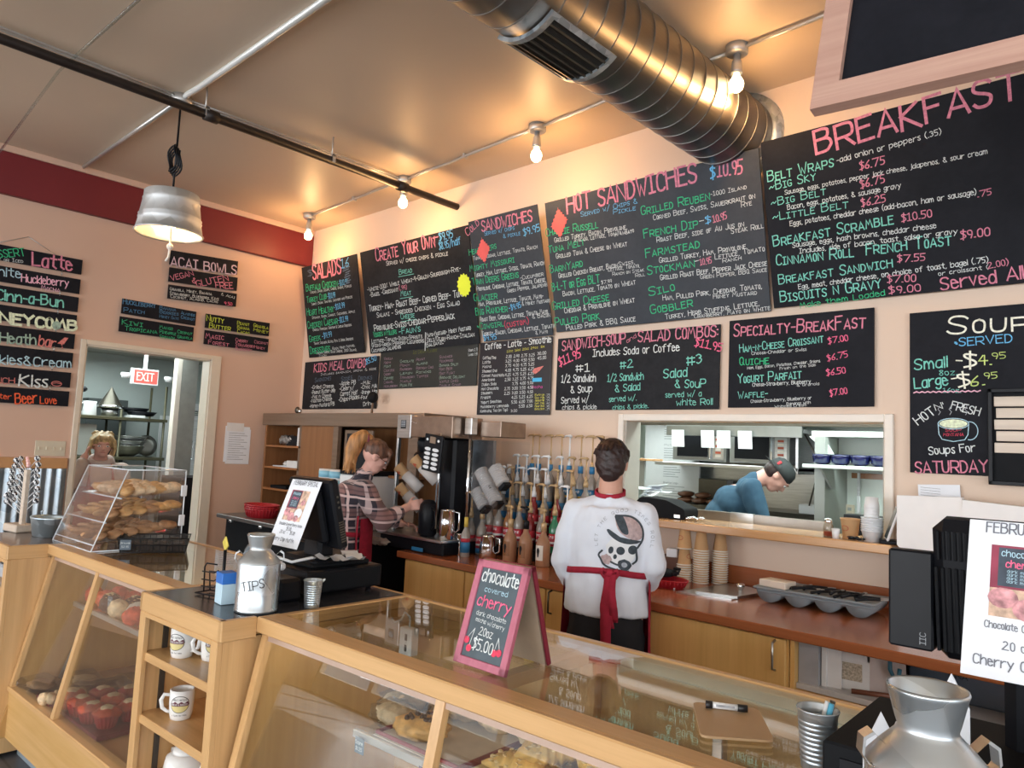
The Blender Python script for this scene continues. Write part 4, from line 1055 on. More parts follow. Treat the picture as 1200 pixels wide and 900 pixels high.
rctr = counter_top('countertop', 'black countertop with maple edge at the right under the second register', 1.902, 3.1, -.30, .675, dict(f=1, l=1, ll=.30))
M().box((.0, .03, .0), (1.19, .96, H-.05)).obj('cabinet_body', m_cabin, rctr)
# ------------------------------------------------------------------ mugs on the shelf unit
m_mug = mat('white_glaze', (.82, .82, .80), .18, var=.02); m_mugy = mat('mug_badge_yellow', (.72, .62, .28), .4, var=.03); m_mugm = mat('mug_badge_maroon', (.13, .02, .04), .4); m_ink = mat('ink_black', (.01, .01, .012), .4, var=0)
def cyl_wrap(mb, pts_fn): pass
def mug(u, v, z, rz, label, hs=1):
    rt = cthing('mug', label, 'mug', u, v, z, rz, 'white logo mugs on the shelf unit'); Rm, Hm = .043, .108
    M().lathe([(.030, 0), (.036, .003), (.040, .02), (Rm, .06), (Rm, Hm-.002), (Rm-.003, Hm), (Rm-.006, Hm-.004), (Rm-.007, .02), (0, .012)], 36).obj('body', m_mug, rt)
    mb = M(); mb.T = Matrix.Scale(-hs, 4, (1, 0, 0)) if hs < 0 else Matrix(); mb.T = Matrix.Diagonal((hs, 1, 1, 1)); mb.tube([(-.040, 0, .085), (-.062, 0, .088), (-.072, 0, .068), (-.066, 0, .040), (-.050, 0, .028), (-.036, 0, .024)], [.006, .007, .0075, .007, .006, .006], 8); mb.obj('handle', m_mug, rt)
    def wrap(mb):   # badge drawn on (a, z) then wrapped on the mug wall facing -y
        mb.v = [((Rm+.0008+p[2])*sin(p[0]/Rm), -(Rm+.0008+p[2])*cos(p[0]/Rm), p[1]) for p in mb.v]; return mb
    def strip(xs, z0f, z1f, off): 
        m = M(); vs = []
        for x in xs: vs += [(x, z0f(x), off), (x, z1f(x), off)]
        m.add(vs, [(2*i, 2*i+2, 2*i+3, 2*i+1) for i in range(len(xs)-1)]); return m
    A, B, zc = .034, .030, .062; xs = [-A+.0001+2*A*i/24 for i in range(25)]; el = lambda x, k=1: B*k*sqrt(max(0, 1-(x/(A*k))**2))
    wrap(strip(xs, lambda x: zc-el(x), lambda x: zc+el(x), 0)).obj('badge_rim', m_ink, rt, fix=False)
    xi = [-A*.93+2*A*.93*i/24 for i in range(25)]
    wrap(strip(xi, lambda x: zc-el(x, .93), lambda x: zc+el(x, .93), .0004)).obj('badge_field', m_mug, rt, fix=False)
    wrap(strip(xi, lambda x: zc-el(x, .93), lambda x: min(zc-.004, zc+el(x, .93)), .0007)).obj('badge_field', m_mugy, rt, fix=False)
    wrap(strip(xi, lambda x: max(zc-.006, zc-el(x, .93)), lambda x: min(zc+.007+.003*sin(x*300), zc+el(x, .93)), .001)).obj('badge_band', m_mugm, rt, fix=False)
    m = M(); text(m, 'GREAT MONTANA', -.024, zc+.0135, .024, zc+.0135, .006, 'b', z=.0012, jit=False); text(m, 'A Taste for Home', -.026, zc-.041, .026, zc-.041, .005, 'n', z=.0002, jit=False); wrap(m).obj('lettering', m_ink, rt, fix=False)
    m = M(); text(m, 'BREAD & BAKERY', -.028, zc-.003, .028, zc-.003, .006, 'b', z=.0015, jit=False); wrap(m).obj('lettering', m_mug, rt, fix=False)
    return rt
mug(-.44, -.035, .83, radians(28), 'white logo mug on the upper shelf with its handle to the right', -1)
mug(-.335, .03, .83, radians(70), 'white logo mug half hidden behind the shelf post')
mug(-.44, -.02, .605, radians(55), 'white logo mug on the middle shelf with its handle to the left')
tp = cthing('teapot', 'white teapot with knobbed lid on the lower shelf of the mug unit', 'teapot', -.46, .03, .355)
M().lathe([(.05, 0), (.07, .01), (.085, .05), (.075, .10), (.055, .115), (.0, .115)], 32).obj('body', m_mug, tp)
M().lathe([(.056, .113), (.05, .128), (.02, .138), (.010, .140), (.009, .146), (.014, .155), (.010, .166), (0, .168)], 28).obj('lid', m_mug, tp)
M().tube([(.075, 0, .04), (.11, 0, .07), (.13, 0, .11)], [.018, .012, .009], 10).obj('spout', m_mug, tp); M().tube([(-.07, 0, .03), (-.12, 0, .04), (-.12, 0, .09), (-.07, 0, .10)], .007, 8).obj('handle', m_mug, tp)
# ------------------------------------------------------------------ milk cans
def milk_can(name, label, u, v, z, k, rz, band=''):
    rt = cthing(name, label, 'milk can', u, v, z, rz)
    pr = [(.070, 0), (.074, .002), (.074, .010), (.0725, .012), (.0735, .09), (.0735, .166), (.0715, .173), (.055, .192), (.041, .206), (.0365, .211), (.035, .215), (.038, .225), (.0465, .258), (.048, .262), (.047, .266), (.0445, .264), (.036, .225), (.033, .21), (.0, .16)]
    M().lathe([(r*k, z_*k) for r, z_ in pr], 48).obj('body', m_galvcan, rt)
    M().tube([((.0745)*k*cos(a), .0745*k*sin(a), .167*k) for a in [2*pi*i/40 for i in range(40)]], .0018*k, 6, True).obj('shoulder_bead', m_galvcan, rt)
    for s in (-1, 1):
        mb = M(); pth = [(s*.052*k, 0, .190*k), (s*.070*k, 0, .208*k), (s*.082*k, 0, .200*k), (s*.084*k, 0, .180*k), (s*.070*k, 0, .160*k)]
        w_ = .011*k; vs = []
        for p in pth: vs += [(p[0], -w_, p[2]), (p[0], w_, p[2]), (p[0]-s*.003*k, w_, p[2]-.003*k), (p[0]-s*.003*k, -w_, p[2]-.003*k)]
        fs = []
        for i in range(4):
            for j in range(4): fs.append((4*i+j, 4*i+(j+1) % 4, 4*i+4+(j+1) % 4, 4*i+4+j))
        fs += [(0, 1, 2, 3), (16, 19, 18, 17)]
        mb.add(vs, fs).obj('handle', m_steel, rt)
    return rt
can1 = milk_can('milk_can', 'galvanized milk can tip jar marked TIPS on the black countertop', -.085, .045, H, 1.0, radians(58))
m = M(); text(m, 'TIPS', -.040, .075, .036, .092, .030, 'n', z=0, wt=.003)
m.v = [(.0748*sin(p[0]/.074-.15), -.0748*cos(p[0]/.074-.15), p[1]) for p in m.v]; m.obj('lettering', m_ink, can1, fix=False)
can2 = milk_can('milk_can', 'large galvanized milk can with paper napkins behind it at lower right', 2.065, -.17, H, 1.107, radians(35))
# ------------------------------------------------------------------ small things by the tip jar
bx = cthing('drink_box', 'small blue and white carton beside the milk can tip jar', 'carton', -.255, .02, H, radians(-8))
M().box((-.032, -.028, 0), (.032, .028, .072), .002).obj('carton', mat('pale_blue_card', (.55, .74, .85), .5, var=.05), bx); M().box((-.0325, -.0285, .072), (.0325, .0285, .112), .002).obj('carton_top', mat('blue_card', (.03, .18, .62), .5, var=.15), bx)
wh = cthing('wire_holder', 'black wire card holder with a yellow tag beside the blue carton', 'holder', -.42, .05, H, radians(15))
mb = M()
mb.tube([(-.05, -.03, .006), (.06, -.03, .006), (.06, .04, .006), (-.05, .04, .006)], .003, 6, True); mb.tube([(-.04, .0, .006), (-.045, .0, .10), (-.035, 0, .115), (.02, 0, .115)], .003, 6); mb.tube([(-.04, .03, .006), (-.05, .03, .08), (.02, .03, .08)], .003, 6)
for z in (.03, .055, .085): mb.tube([(-.045, -.01, z), (.02, -.01, z), (.03, .0, z+.01)], .0025, 6)
mb.tube([(.035, .02, 0), (.035, .02, .17)], .006, 8); mb.obj('wire_frame', m_black, wh)
mb = M(); mb.T = Tr(.035, .02, .19) @ R(-25, 'Y') @ R(-35, 'Z'); mb.box((-.045, -.003, -.018), (.045, .003, .022), .001); mb.obj('tag', mat('yellow_tag', (.80, .66, .12), .5, var=.12, vs=90), wh, label='yellow printed tag')
def galv_cup(label, u, v, z, k, rings, stuff):
    rt = cthing('galvanized_cup', label, 'cup', u, v, z); pr = [(.030, 0), (.031, .002)]
    for i in range(9): z0 = .012+.0095*i; r0 = .0315+.00045*i*1.3; pr += [(r0, z0), (r0+.0014, z0+.003), (r0+.0014, z0+.005), (r0, z0+.008)]
    pr += [(.0375, .103), (.040, .112), (.041, .114), (.040, .116), (.0385, .114), (.031, .01), (0, .008)]
    M().lathe([(r*k, q*k) for r, q in pr], 36).obj('cup', m_galv, rt)
    return rt
c1 = galv_cup('small galvanized cup at the corner of the case top beside the register drawer', -.012, .225, H, .86, 9, 0)
M().tube([(.030, .02, .095), (.040, .02, .105)], .004, 6).obj('tab', m_galv, c1)
c2 = galv_cup('galvanized cup with pens standing on the display case at lower right', 1.795, .187, H, 1.0, 9, 0)
for a, (x, y) in zip((m_plastw, mat('blue_pen', (.10, .42, .62), .3), m_darksteel), ((.012, .008), (.022, .0), (.018, .02))):
    M().tube([(x-.02, y-.01, .012), (x+.004, y+.002, .130)], .0055, 8).obj('pen', a, c2)
# ------------------------------------------------------------------ A-frame sign on the case
af = cthing('a_frame_sign', 'pink framed A-frame chalkboard advertising chocolate covered cherry on the display case', 'sign', .80, .15, H, radians(-2))
m_pinkf = wood('pink_stained_frame', (.42, .10, .16), (.55, .16, .23), axis='z', rough=.5); m_dkf = mat('dark_red_edge', (.20, .01, .03), .5)
AW, AH = .20, .292; KS = .872
ang = radians(17)
Tf = Matrix(((1, 0, 0, 0), (0, sin(ang), -cos(ang), 0), (0, cos(ang), sin(ang), 0), (0, 0, 0, 1)))   # local x right, y up the sign, z out to customers
mb = M(); mb.T = Tf; mb.box((.018, .018, -.006), (AW-.018, AH-.018, -.002)); mb.obj('panel', mat('blue_grey_chalkboard', (.075, .105, .125), .6, var=.12, vs=20), af)
for a, b in (((0, 0), (AW, .022)), ((0, AH-.022), (AW, AH)), ((0, .0), (.022, AH)), ((AW-.022, 0), (AW, AH))):
    mb = M(); mb.T = Tf; mb.box((a[0], a[1], -.012), (b[0], b[1], .004), .002); mb.obj('frame_rail', m_pinkf, af)
topy, topz = AH*sin(ang), AH*cos(ang)
Tb = Matrix(((1, 0, 0, 0), (0, -sin(ang), cos(ang), 2*topy+.015), (0, cos(ang), sin(ang), 0), (0, 0, 0, 1)))
mb = M(); mb.T = Tb; mb.box((.006, .0, -.004), (AW-.006, AH, .0)); mb.obj('rear_panel', mat('hardboard_tan', (.46, .36, .26), .7), af)
for a, b in (((0, 0), (.012, AH)), ((AW-.012, 0), (AW, AH)), ((0, AH-.015), (AW, AH))):
    mb = M(); mb.T = Tb; mb.box((a[0], a[1], -.004), (b[0], b[1], .010), .001); mb.obj('rear_rail', m_dkf, af)
M().tube([(AW*.5, .045, .11), (AW*.5, 2*topy-.03, .11)], .003, 6).obj('stay', m_black, af)
def tl(rows, col_, T):
    m = M(); m.T = T
    for r in rows: text(m, r[0], r[1], r[2]*KS, r[3], r[4]*KS, r[5]*KS, *r[6:])
    m.obj('lettering', CH[col_], af, fix=False)
tl([('chocolate', .030, .268, .172, .262, .040, 'n', None, .0)], 'white', Tf); tl([('covered', .052, .235, .142, .232, .016, 'n', None, 0)], 'sky', Tf); tl([('cherry', .035, .190, .165, .182, .034, 'b', None, 0)], 'hotpink', Tf)
tl([('dark chocolate', .042, .158, .160, .152, .014, 'n', None, 0), ('mocha w/cherry', .046, .138, .160, .130, .013, 'n', None, 0), ('20oz', .070, .100, .122, .097, .024, 'n', None, 0), ('$5.00', .058, .055, .135, .052, .033, 'n', None, 0)], 'white', Tf)
m = M(); m.T = Tf
for x, y in ((.030, .075), (.045, .052), (.143, .058), (.160, .062)): m.prism([(x+.010*cos(a), y*KS+.010*sin(a)) for a in [2*pi*i/14 for i in range(14)]], .001, (0, 0, -.001))
m.obj('drawing', CH['red'], af, label='red chalk cherries')
m = M(); m.T = Tf
for a, b in (((.030, .08), (.052, .115)), ((.045, .06), (.052, .115)), ((.143, .066), (.148, .105)), ((.160, .07), (.148, .105))): m.ribbon([(a[0], a[1]*KS), (b[0], b[1]*KS)], .002, 0)
m.obj('drawing', CH['white'], af, fix=False, label='white chalk stems')
# ------------------------------------------------------------------ clipboard and marker
cb = cthing('clipboard', 'tan hardboard panel lying on the glass at right under a marker', 'board', 1.559, .155, H)
def rpoly(p, r, n=5):
    out = []
    for i in range(len(p)):
        a = Vector(p[i-1]); b = Vector(p[i]); c = Vector(p[(i+1) % len(p)]); u_ = (a-b).normalized(); v_ = (c-b).normalized(); s_ = b+u_*r; e_ = b+v_*r
        for k in range(n+1): t_ = k/n; out.append(tuple(s_*(1-t_)**2+b*2*t_*(1-t_)+e_*t_*t_))
    return out
M().prism(rpoly([(0, 0), (.125, .096), (.015, .272), (-.118, .193)], .02), .005).obj('board', mat('tan_hardboard', (.50, .33, .18), .45, var=.06, vs=3), cb)
mk = cthing('marker', 'white marker pen with black caps lying on the tan board', 'marker', 1.487, .328, H+.0145, radians(29))
M().tube([(0, 0, 0), (.082, 0, 0)], .0075, 12).obj('barrel', m_plastw, mk); M().tube([(-.002, 0, 0), (.014, 0, 0)], .0088, 12).obj('cap', m_ink, mk); M().tube([(.072, 0, 0), (.095, 0, 0)], .0085, 12).obj('cap', m_ink, mk)
M().box((.022, -.0080, -.001), (.065, -.0055, .004)).obj('print', CH['grey'], mk)
# ------------------------------------------------------------------ registers
# ================================================================== registers
m_screen = mat('dark_screen', (.01, .012, .02), .1, var=0); m_pinkp = mat('photo_pink', (.62, .30, .32), .6, var=.5, vs=60); m_tanp = mat('photo_tan', (.66, .46, .34), .6, var=.45, vs=55); m_photod = mat('photo_dark', (.06, .08, .11), .6, var=.3, vs=30); m_photor = mat('photo_maroon', (.30, .05, .09), .6, var=.3)
def flyer(par, p0, ex, ey, w, h, big=True):
    """printed flyer: p0 lower left, ex/ey axes"""
    ex = Vector(ex).normalized(); ey = Vector(ey); ey = (ey-ex*ey.dot(ex)).normalized(); n = ex.cross(ey)
    T = Matrix((ex, ey, n)).transposed().to_4x4(); T.translation = Vector(p0)
    a = M(); a.T = T; a.box((0, 0, -.001), (w, h, 0)); s = a.obj('paper_sheet', m_paper, par)
    def pc(mt, x0, y0, x1, y1, z=.0006, nm='photo', lab=None):
        b = M(); b.T = T; b.add([(x0*w, y0*h, z), (x1*w, y0*h, z), (x1*w, y1*h, z), (x0*w, y1*h, z)], [(0, 1, 2, 3)]); return b.obj(nm, mt, s, fix=False)
    pc(m_tanp, .16, .38, .76, .84); pc(m_photor, .16, .56, .52, .84, .0008); pc(m_photod, .21, .575, .50, .825, .001)
    for (x, y, r) in ((.25, .50, .10), (.42, .44, .11), (.62, .50, .12), (.60, .42, .08), (.66, .66, .07)):
        b = M(); b.T = T; b.prism([(x*w+r*w*cos(q), y*h+r*w*.8*sin(q)) for q in [2*pi*i/14 for i in range(14)]], .0004, (0, 0, .0009)); b.obj('photo', m_pinkp if r < .115 else m_paper, s)
    b = M(); b.T = T
    text(b, 'FEBRUARY SPECIAL', .12*w, .92*h, .92*w, .92*h, .018, 'n', z=.0012, jit=False)
    text(b, 'Chocolate Covered Cherry Mocha', .14*w, .305*h, .90*w, .305*h, .011, 'n', z=.0012, jit=False); text(b, '$5.00', .44*w, .235*h, .60*w, .235*h, .014, 'n', z=.0012, jit=False)
    text(b, '20 oz  -  $5.00', .26*w, .185*h, .76*w, .185*h, .013, 'n', z=.0012, jit=False); text(b, 'Cherry Chip Muffin', .08*w, .075*h, .82*w, .075*h, .015, 'n', z=.0012, jit=False)
    b.obj('lettering', mat('print_grey', (.16, .17, .20), .6, var=0), s, fix=False)
    b = M(); b.T = T; text(b, 'chocolate', .23*w, .77*h, .48*w, .765*h, .011, 'n', z=.0014); b.obj('lettering', CH['sky'], s, fix=False)
    b = M(); b.T = T; text(b, 'cherry', .26*w, .70*h, .46*w, .695*h, .012, 'b', z=.0014); b.obj('lettering', CH['hotpink'], s, fix=False)
    b = M(); b.T = T
    for i in range(4): text(b, 'dark mocha', .27*w, (.665-.022*i)*h, .45*w, (.662-.022*i)*h, .005, 'n', z=.0014)
    b.obj('lettering', CH['sky'], s, fix=False); return s
# left register
rg = cthing('cash_register', 'black point of sale screen with a printed flyer on its back, on the black countertop', 'register', -.33, .30, H)
def slab(par, v0, z0, v1, z1, th, u0, u1, nm, mt, c=.01):
    ey = Vector((0, v1-v0, z1-z0)); L = ey.length; ey.normalize(); T = Matrix((Vector((1, 0, 0)), ey, Vector((1, 0, 0)).cross(ey))).transposed().to_4x4(); T.translation = Vector((0, v0, z0))
    b = M(); b.T = T; b.box((u0, 0, -th), (u1, L, 0), c); return b.obj(nm, mt, par), T, L
s_, T_, L_ = slab(rg, .16, .165, .085, .445, .045, -.155, .150, 'monitor', m_black)
b = M(); b.T = T_; b.box((-.10, .03, 0), (.10, L_-.03, .035), .012); b.obj('monitor_back', m_black, rg)
b = M(); b.T = T_; b.box((-.14, .015, -.047), (.135, L_-.015, -.0451)); b.obj('screen', m_screen, rg)
b = M(); b.T = T_
for i in range(9): b.box((.150, .03+i*.010, -.036), (.1515, .035+i*.010, -.012))
for i in range(3): b.box((.150, .17+i*.022, -.028), (.153, .178+i*.022, -.020))
b.obj('side_vents', m_darksteel, rg)
b = M(); b.box((-.12, .06, .10), (.12, .32, .135), .012); b.box((-.06, .12, .12), (.06, .20, .28), .014); b.obj('stand', m_black, rg)
flyer(rg, (-.10, -.02, .178), (1, 0, 0), (0, .10, .273), .212, .279)
cd = cthing('cash_drawer', 'black cash drawer under the left register screen', 'cash drawer', -.56, .29, H)
M().box((0, 0, .012), (.405, .37, .10), .005).obj('body', m_black, cd)
M().box((.405, .02, .02), (.408, .35, .088), .002).obj('side_plate', m_blackmat, cd)
for x in (.03, .37):
    for y in (.03, .33): M().cone((x, y, 0), (x, y, .014), .012, .012, 10).obj('foot', m_black, cd)
M().box((.09, .05, .10), (.36, .34, .118), .006).obj('top_tray', m_blackmat, cd)
adopt(cd, rg)
rr = cthing('receipt_pile', 'crumpled white receipts on the black cash drawer beside the screen', 'paper', -.20, .52, H+.118)
for i, (x, y, a) in enumerate(((-.05, -.05, 10), (0, .02, -25), (.04, -.08, 40))):
    b = M(); b.T = Tr(x, y, .004+.006*i) @ R(a, 'Z'); vs = []
    for q in range(9):
        for s in (-.035, .035): vs.append((-.09+.0225*q, s, .010*(1+sin(q*1.7+i))))
    b.add(vs, [(2*q, 2*q+2, 2*q+3, 2*q+1) for q in range(8)], True); b.obj('receipt', m_paper, rr, fix=False)
cbl = cthing('cable', 'white cable and plug looped on the black cash drawer', 'cable', -.36, .24, H+.10)
M().tube([(.0, .05, .03), (.06, .0, .045), (.13, .03, .03), (.16, .10, .045), (.10, .16, .03)], .006, 8).obj('cord', m_plastw, cbl); M().box((.08, -.02, .0), (.13, .01, .028), .008).obj('plug', m_plastw, cbl)
sc2 = cthing('card_scanner', 'black handheld scanner lying behind the milk can tip jar', 'scanner', -.20, .14, H)
M().box((-.05, .02, 0), (.07, .12, .085), .012).obj('body', m_black, sc2); M().box((-.05, .015, .02), (.06, .02, .06), .002).obj('panel', m_blackmat, sc2)
hp = cthing('headset', 'grey and black headset hanging behind the tip jar', 'headset', -.20, .10, H+.055)
M().tube([(-.10+.060*cos(a), .05, .075+.065*sin(a)) for a in [pi*.0+pi*i/10 for i in range(11)]], .014, 8).obj('band', mat('grey_rubber', (.20, .22, .24), .5), hp)
M().tube([(-.160, .05, .075), (-.160, .05, .0)], .014, 8).obj('earpiece', m_black, hp)
# right register
r2 = cthing('cash_register', 'black ribbed point of sale screen with a FEBRUARY flyer at the right edge', 'register', 2.15, .22, H)
s_, T_, L_ = slab(r2, .06, .235, .02, .505, .07, -.165, .24, 'monitor', m_black, .02)
b = M(); b.T = T_
for i in range(10): b.box((-.155+i*.0095, L_-.075, -.003), (-.150+i*.0095, L_-.02, .004), .001)
for i in range(9): b.box((-.160+.011*i, .02, -.002), (-.154+.011*i, L_-.09, .005), .001)
b.obj('cooling_rib', m_blackmat, r2)
b = M(); b.T = T_; b.box((-.14, .015, -.072), (.22, L_-.015, -.0705)); b.obj('screen', m_screen, r2)
b = M(); b.box((-.15, -.05, .0), (.25, .18, .10), .015); b.box((-.05, .02, .08), (.08, .07, .30), .02); b.obj('stand', m_black, r2)
b = M(); b.box((-.245, .045, .25), (-.165, .085, .44), .004); o = b.obj('customer_display', m_black, r2)
b = M(); b.T = Matrix(((0, -1, 0, -.178), (0, 0, -1, .0445), (1, 0, 0, .262), (0, 0, 0, 1))); text(b, 'IIC', 0, 0, .022, 0, .010, 'b', z=.001, jit=False); b.obj('lettering', CH['grey'], o, fix=False)
flyer(r2, (-.083, -.17, .272), (1, 0, 0), (0, .10, .245), .216, .265)
bx2 = cthing('cash_drawer', 'black cash drawer at the right end of the display case behind the large milk can', 'cash drawer', 1.855, .03, H)
M().box((0, 0, .0), (.55, .36, .112), .004).obj('body', m_blackmat, bx2); M().box((.03, -.004, .02), (.47, .0, .09), .001).obj('drawer_front', m_black, bx2)
adopt(bx2, r2)
bx3 = cthing('receipt_printer', 'dark printer under the ribbed screen at the right edge', 'printer', 2.20, -.02, H+.11)
M().box((0, 0, 0), (.22, .20, .07), .012).obj('body', m_blackmat, bx3); M().box((.02, -.002, .02), (.20, .0, .03)).obj('slot', m_ink, bx3)
npk = cthing('napkin_stack', 'folded printed paper napkins standing behind the large milk can', 'napkins', 2.0, -.07, H)
for i, (x, y, a, z) in enumerate(((-.022, .0, 20, .215), (-.005, .02, 35, .20), (.055, .12, -5, .268), (.035, .12, 10, .252))):
    b = M(); b.T = Tr(x, y, 0) @ R(a, 'Z'); b.prism([(-.026, 0), (.026, 0), (.026, z-.05), (.0, z), (-.026, z-.06)], .004, (0, 0, 0), (1, 0, 0), (0, 0, 1)); b.obj('napkin', m_paper, npk)
# ================================================================== baked goods
m_bake = mat('golden_pastry', (.62, .34, .12), .55, var=.35, vs=30, bump=.5, bs=60); m_bakel = mat('pale_pastry', (.80, .58, .35), .6, var=.25, vs=40, bump=.5, bs=70); m_cook = mat('brown_cookie', (.46, .25, .12), .75, var=.30, vs=35, bump=.6, bs=80)
m_almond = mat('almond_flakes', (.80, .58, .30), .6, var=.25, vs=50); m_choc = mat('chocolate', (.05, .02, .012), .4); m_dough = mat('almond_croissant', (.70, .42, .13), .45, var=.3, vs=26, bump=.4, bs=40)
m_redtray = mat('dark_red_tray', (.22, .02, .03), .35); m_parch = mat('parchment', (.62, .54, .46), .8, var=.06, vs=20)
m_film = glass_mat('cling_film', (.94, .95, .97), .25, .82, 1.35, 1.2); m_redpap = mat('red_cupcake_paper', (.50, .035, .035), .5, var=.15, vs=40)
def ctop(name, label, cat, u, v, z, rz=0, group=None): return cthing(name, label, cat, u, v, z, rz, group)
def tray(label, u, v, z, w, d, rz, paper=True):
    rt = ctop('tray', label, 'tray', u, v, z, rz); b = M(); b.box((0, 0, 0), (w, d, .006), .002)
    for p, q in (((0, 0), (w, .008)), ((0, d-.008), (w, d)), ((0, 0), (.008, d)), ((w-.008, 0), (w, d))): b.box((p[0], p[1], 0), (q[0], q[1], .020), .002)
    b.obj('body', m_redtray, rt)
    if paper: M().box((.004, -.01, .008), (w-.01, d-.012, .010)).obj('parchment', m_parch, rt)
    return rt
tray('dark red tray lined with parchment under the chocolate chip scone', .50, .13, .765, .36, .38, 0)
tray('dark red tray heaped with almond croissants', .93, .13, .765, .50, .38, 0)
def scone(label, u, v, z, sx, sy, sz, rz, mt=m_bake, chips=0, flakes=0, group=None, seed=1, fold=True):
    rt = ctop('pastry', label, 'pastry', u, v, z+sz*.8, rz, group)
    b = M(); b.ball((0, 0, 0), (sx, sy, sz), 26, 16, .20, 34, seed); b.obj('crust', mt, rt)
    random.seed(seed)
    if chips:
        b = M()
        for i in range(chips): a = random.uniform(0, 2*pi); r = random.uniform(.1, .75); b.ball((sx*r*cos(a), sy*r*sin(a), sz*sqrt(max(0, 1-r*r))*1.05), .006+.004*random.random(), 8, 5, .4, 20, i)
        b.obj('chocolate_chip', m_choc, rt)['kind'] = 'stuff'
    if flakes:
        b = M()
        for i in range(flakes):
            a = random.uniform(0, 2*pi); r = random.uniform(0, .9); c = Vector((sx*r*cos(a), sy*r*sin(a), sz*sqrt(max(0, 1-r*r))*1.08))
            b.T = Tr(*c) @ R(random.uniform(0, 180), 'Z') @ R(random.uniform(-35, 35), 'X') @ R(random.uniform(-35, 35), 'Y'); b.ball((0, 0, 0), (.008, .006, .0015), 7, 4)
        b.T = Matrix(); b.obj('almond_flakes', m_almond, rt)['kind'] = 'stuff'
    return rt
scone('large chocolate chip scone on parchment behind the slanted glass', .62, .21, .777, .092, .066, .034, radians(20), m_bake, 18, 0, None, 4)
def crois(label, u, v, z, L, r, rz, seed, group):
    rt = ctop('croissant', label, 'pastry', u, v, z+r*.8, rz, group); b = M(); N = 21
    P = []; rr = []
    for i in range(N):
        t_ = i/(N-1)*2-1; P.append((t_*L, -.35*L*t_*t_, 0)); rr.append(max(.004, r*(1-abs(t_)**2.2)*(1+.13*sin(i*2.1+seed))))
    b.tube(P, rr, 14); b.v = [(x, y, z_*.8) for x, y, z_ in b.v]; b.obj('crust', m_dough, rt); random.seed(seed); b = M()
    for i in range(46):
        k = random.randrange(3, N-3); a = random.uniform(.2, pi-.2); p = P[k]; c = (p[0], p[1]+rr[k]*cos(a)*1.02, rr[k]*.8*sin(a)*1.04)
        b.T = Tr(*c) @ R(random.uniform(0, 180), 'Z') @ R(random.uniform(-40, 40), 'X'); b.ball((0, 0, 0), (.009, .007, .0016), 7, 4)
    b.obj('almond_flakes', m_almond, rt)['kind'] = 'stuff'
    return rt
for i, (u, v, z, a, pos) in enumerate(((1.02, .20, .775, 10, 'front left of the red tray'), (1.06, .33, .775, 95, 'back left of the red tray'), (1.20, .20, .775, -20, 'front middle of the red tray'), (1.22, .36, .775, 30, 'back middle of the red tray'), (1.35, .24, .775, 80, 'right end of the red tray'), (1.08, .25, .825, 50, 'on top of the heap at its left'), (1.22, .27, .828, -35, 'on top of the heap at its right'))):
    crois('almond croissant, '+pos, u, v, z, .10, .046, radians(a), i, 'almond croissants heaped on the red tray')
for i, (u, v, z, m_, sx, lab) in enumerate(((.34, .42, .775, m_bakel, .075, 'shredded cheese loaf at the far left of the case shelf'), (.50, .43, .775, m_bakel, .08, 'pale loaf behind the wrapped rolls'), (.64, .44, .775, m_bakel, .075, 'pale flaky loaf beside the red tray edge'), (.80, .42, .79, m_bakel, .07, 'pale loaf at the back near the mullion'))):
    scone(lab, u+.10, v, z, sx, .062, .045, .4*i, m_, 0, 60, 'pale loaves at the back of the case shelf', 20+i)
for i, (u, v, lab) in enumerate(((.47, .24, 'film wrapped roll at the left end of the case shelf'), (.40, .33, 'film wrapped roll behind the front wrapped one'))):
    rt = scone(lab, u, v, .772, .075, .055, .032, .5*i, m_bakel, 0, 0, 'film wrapped rolls in the display case', 40+i)
    b = M(); b.ball((0, 0, -.004), (.092, .070, .042), 20, 12, .35, 30, i+3); b.obj('cling_film', m_film, rt)
for i, (u, v, lab) in enumerate(((1.62, .30, 'round glazed bun at the right of the case shelf'), (1.74, .38, 'round glazed bun by the right end panel'))): scone(lab, u, v, .77, .06, .055, .035, 0, m_bake, 0, 0, None, 60+i)
# price tags on the shelf edge
m_purp = mat('dark_purple_card', (.05, .015, .06), .5); m_tagb = mat('slate_card', (.10, .14, .18), .5)
for i, (u, m_, lab) in enumerate(((.47, m_tagb, 'small slate price tag on the shelf edge at left'), (.76, m_purp, 'dark purple price tag on the shelf edge before the scone'), (1.18, m_purp, 'dark purple price tag on the shelf edge under the croissants'))):
    rt = ctop('price_tag', lab, 'tag', u, .10, .735); M().box((-.022, -.004, -.022), (.022, -.001, .025), .002).obj('card', m_, rt); b = M(); b.T = Matrix(((1, 0, 0, 0), (0, 0, -1, -.0042), (0, 1, 0, 0), (0, 0, 0, 1)))
    text(b, 'Scone', -.018, .006, .018, .006, .010, 'n', z=.0005); text(b, '$3.25', -.015, -.012, .015, -.012, .010, 'n', z=.0005); b.obj('lettering', CH['white'], rt, fix=False)
ob = ctop('outlet_box', 'white plug box with a cable inside the main display case', 'outlet', .15, .56, .86); M().box((-.035, -.02, 0), (.035, .02, .10), .004).obj('box', m_plastw, ob)
for z in (.028, .068): M().box((.0, -.0215, z-.012), (.012, -.0200, z+.012)).obj('socket', m_ink, ob)
M().tube([(0, 0, .10), (0, .0, .14), (-.02, -.01, .155), (-.05, 0, .12), (-.10, .01, .10), (-.13, .02, .11)], .004, 6).obj('cable', m_plastw, ob)
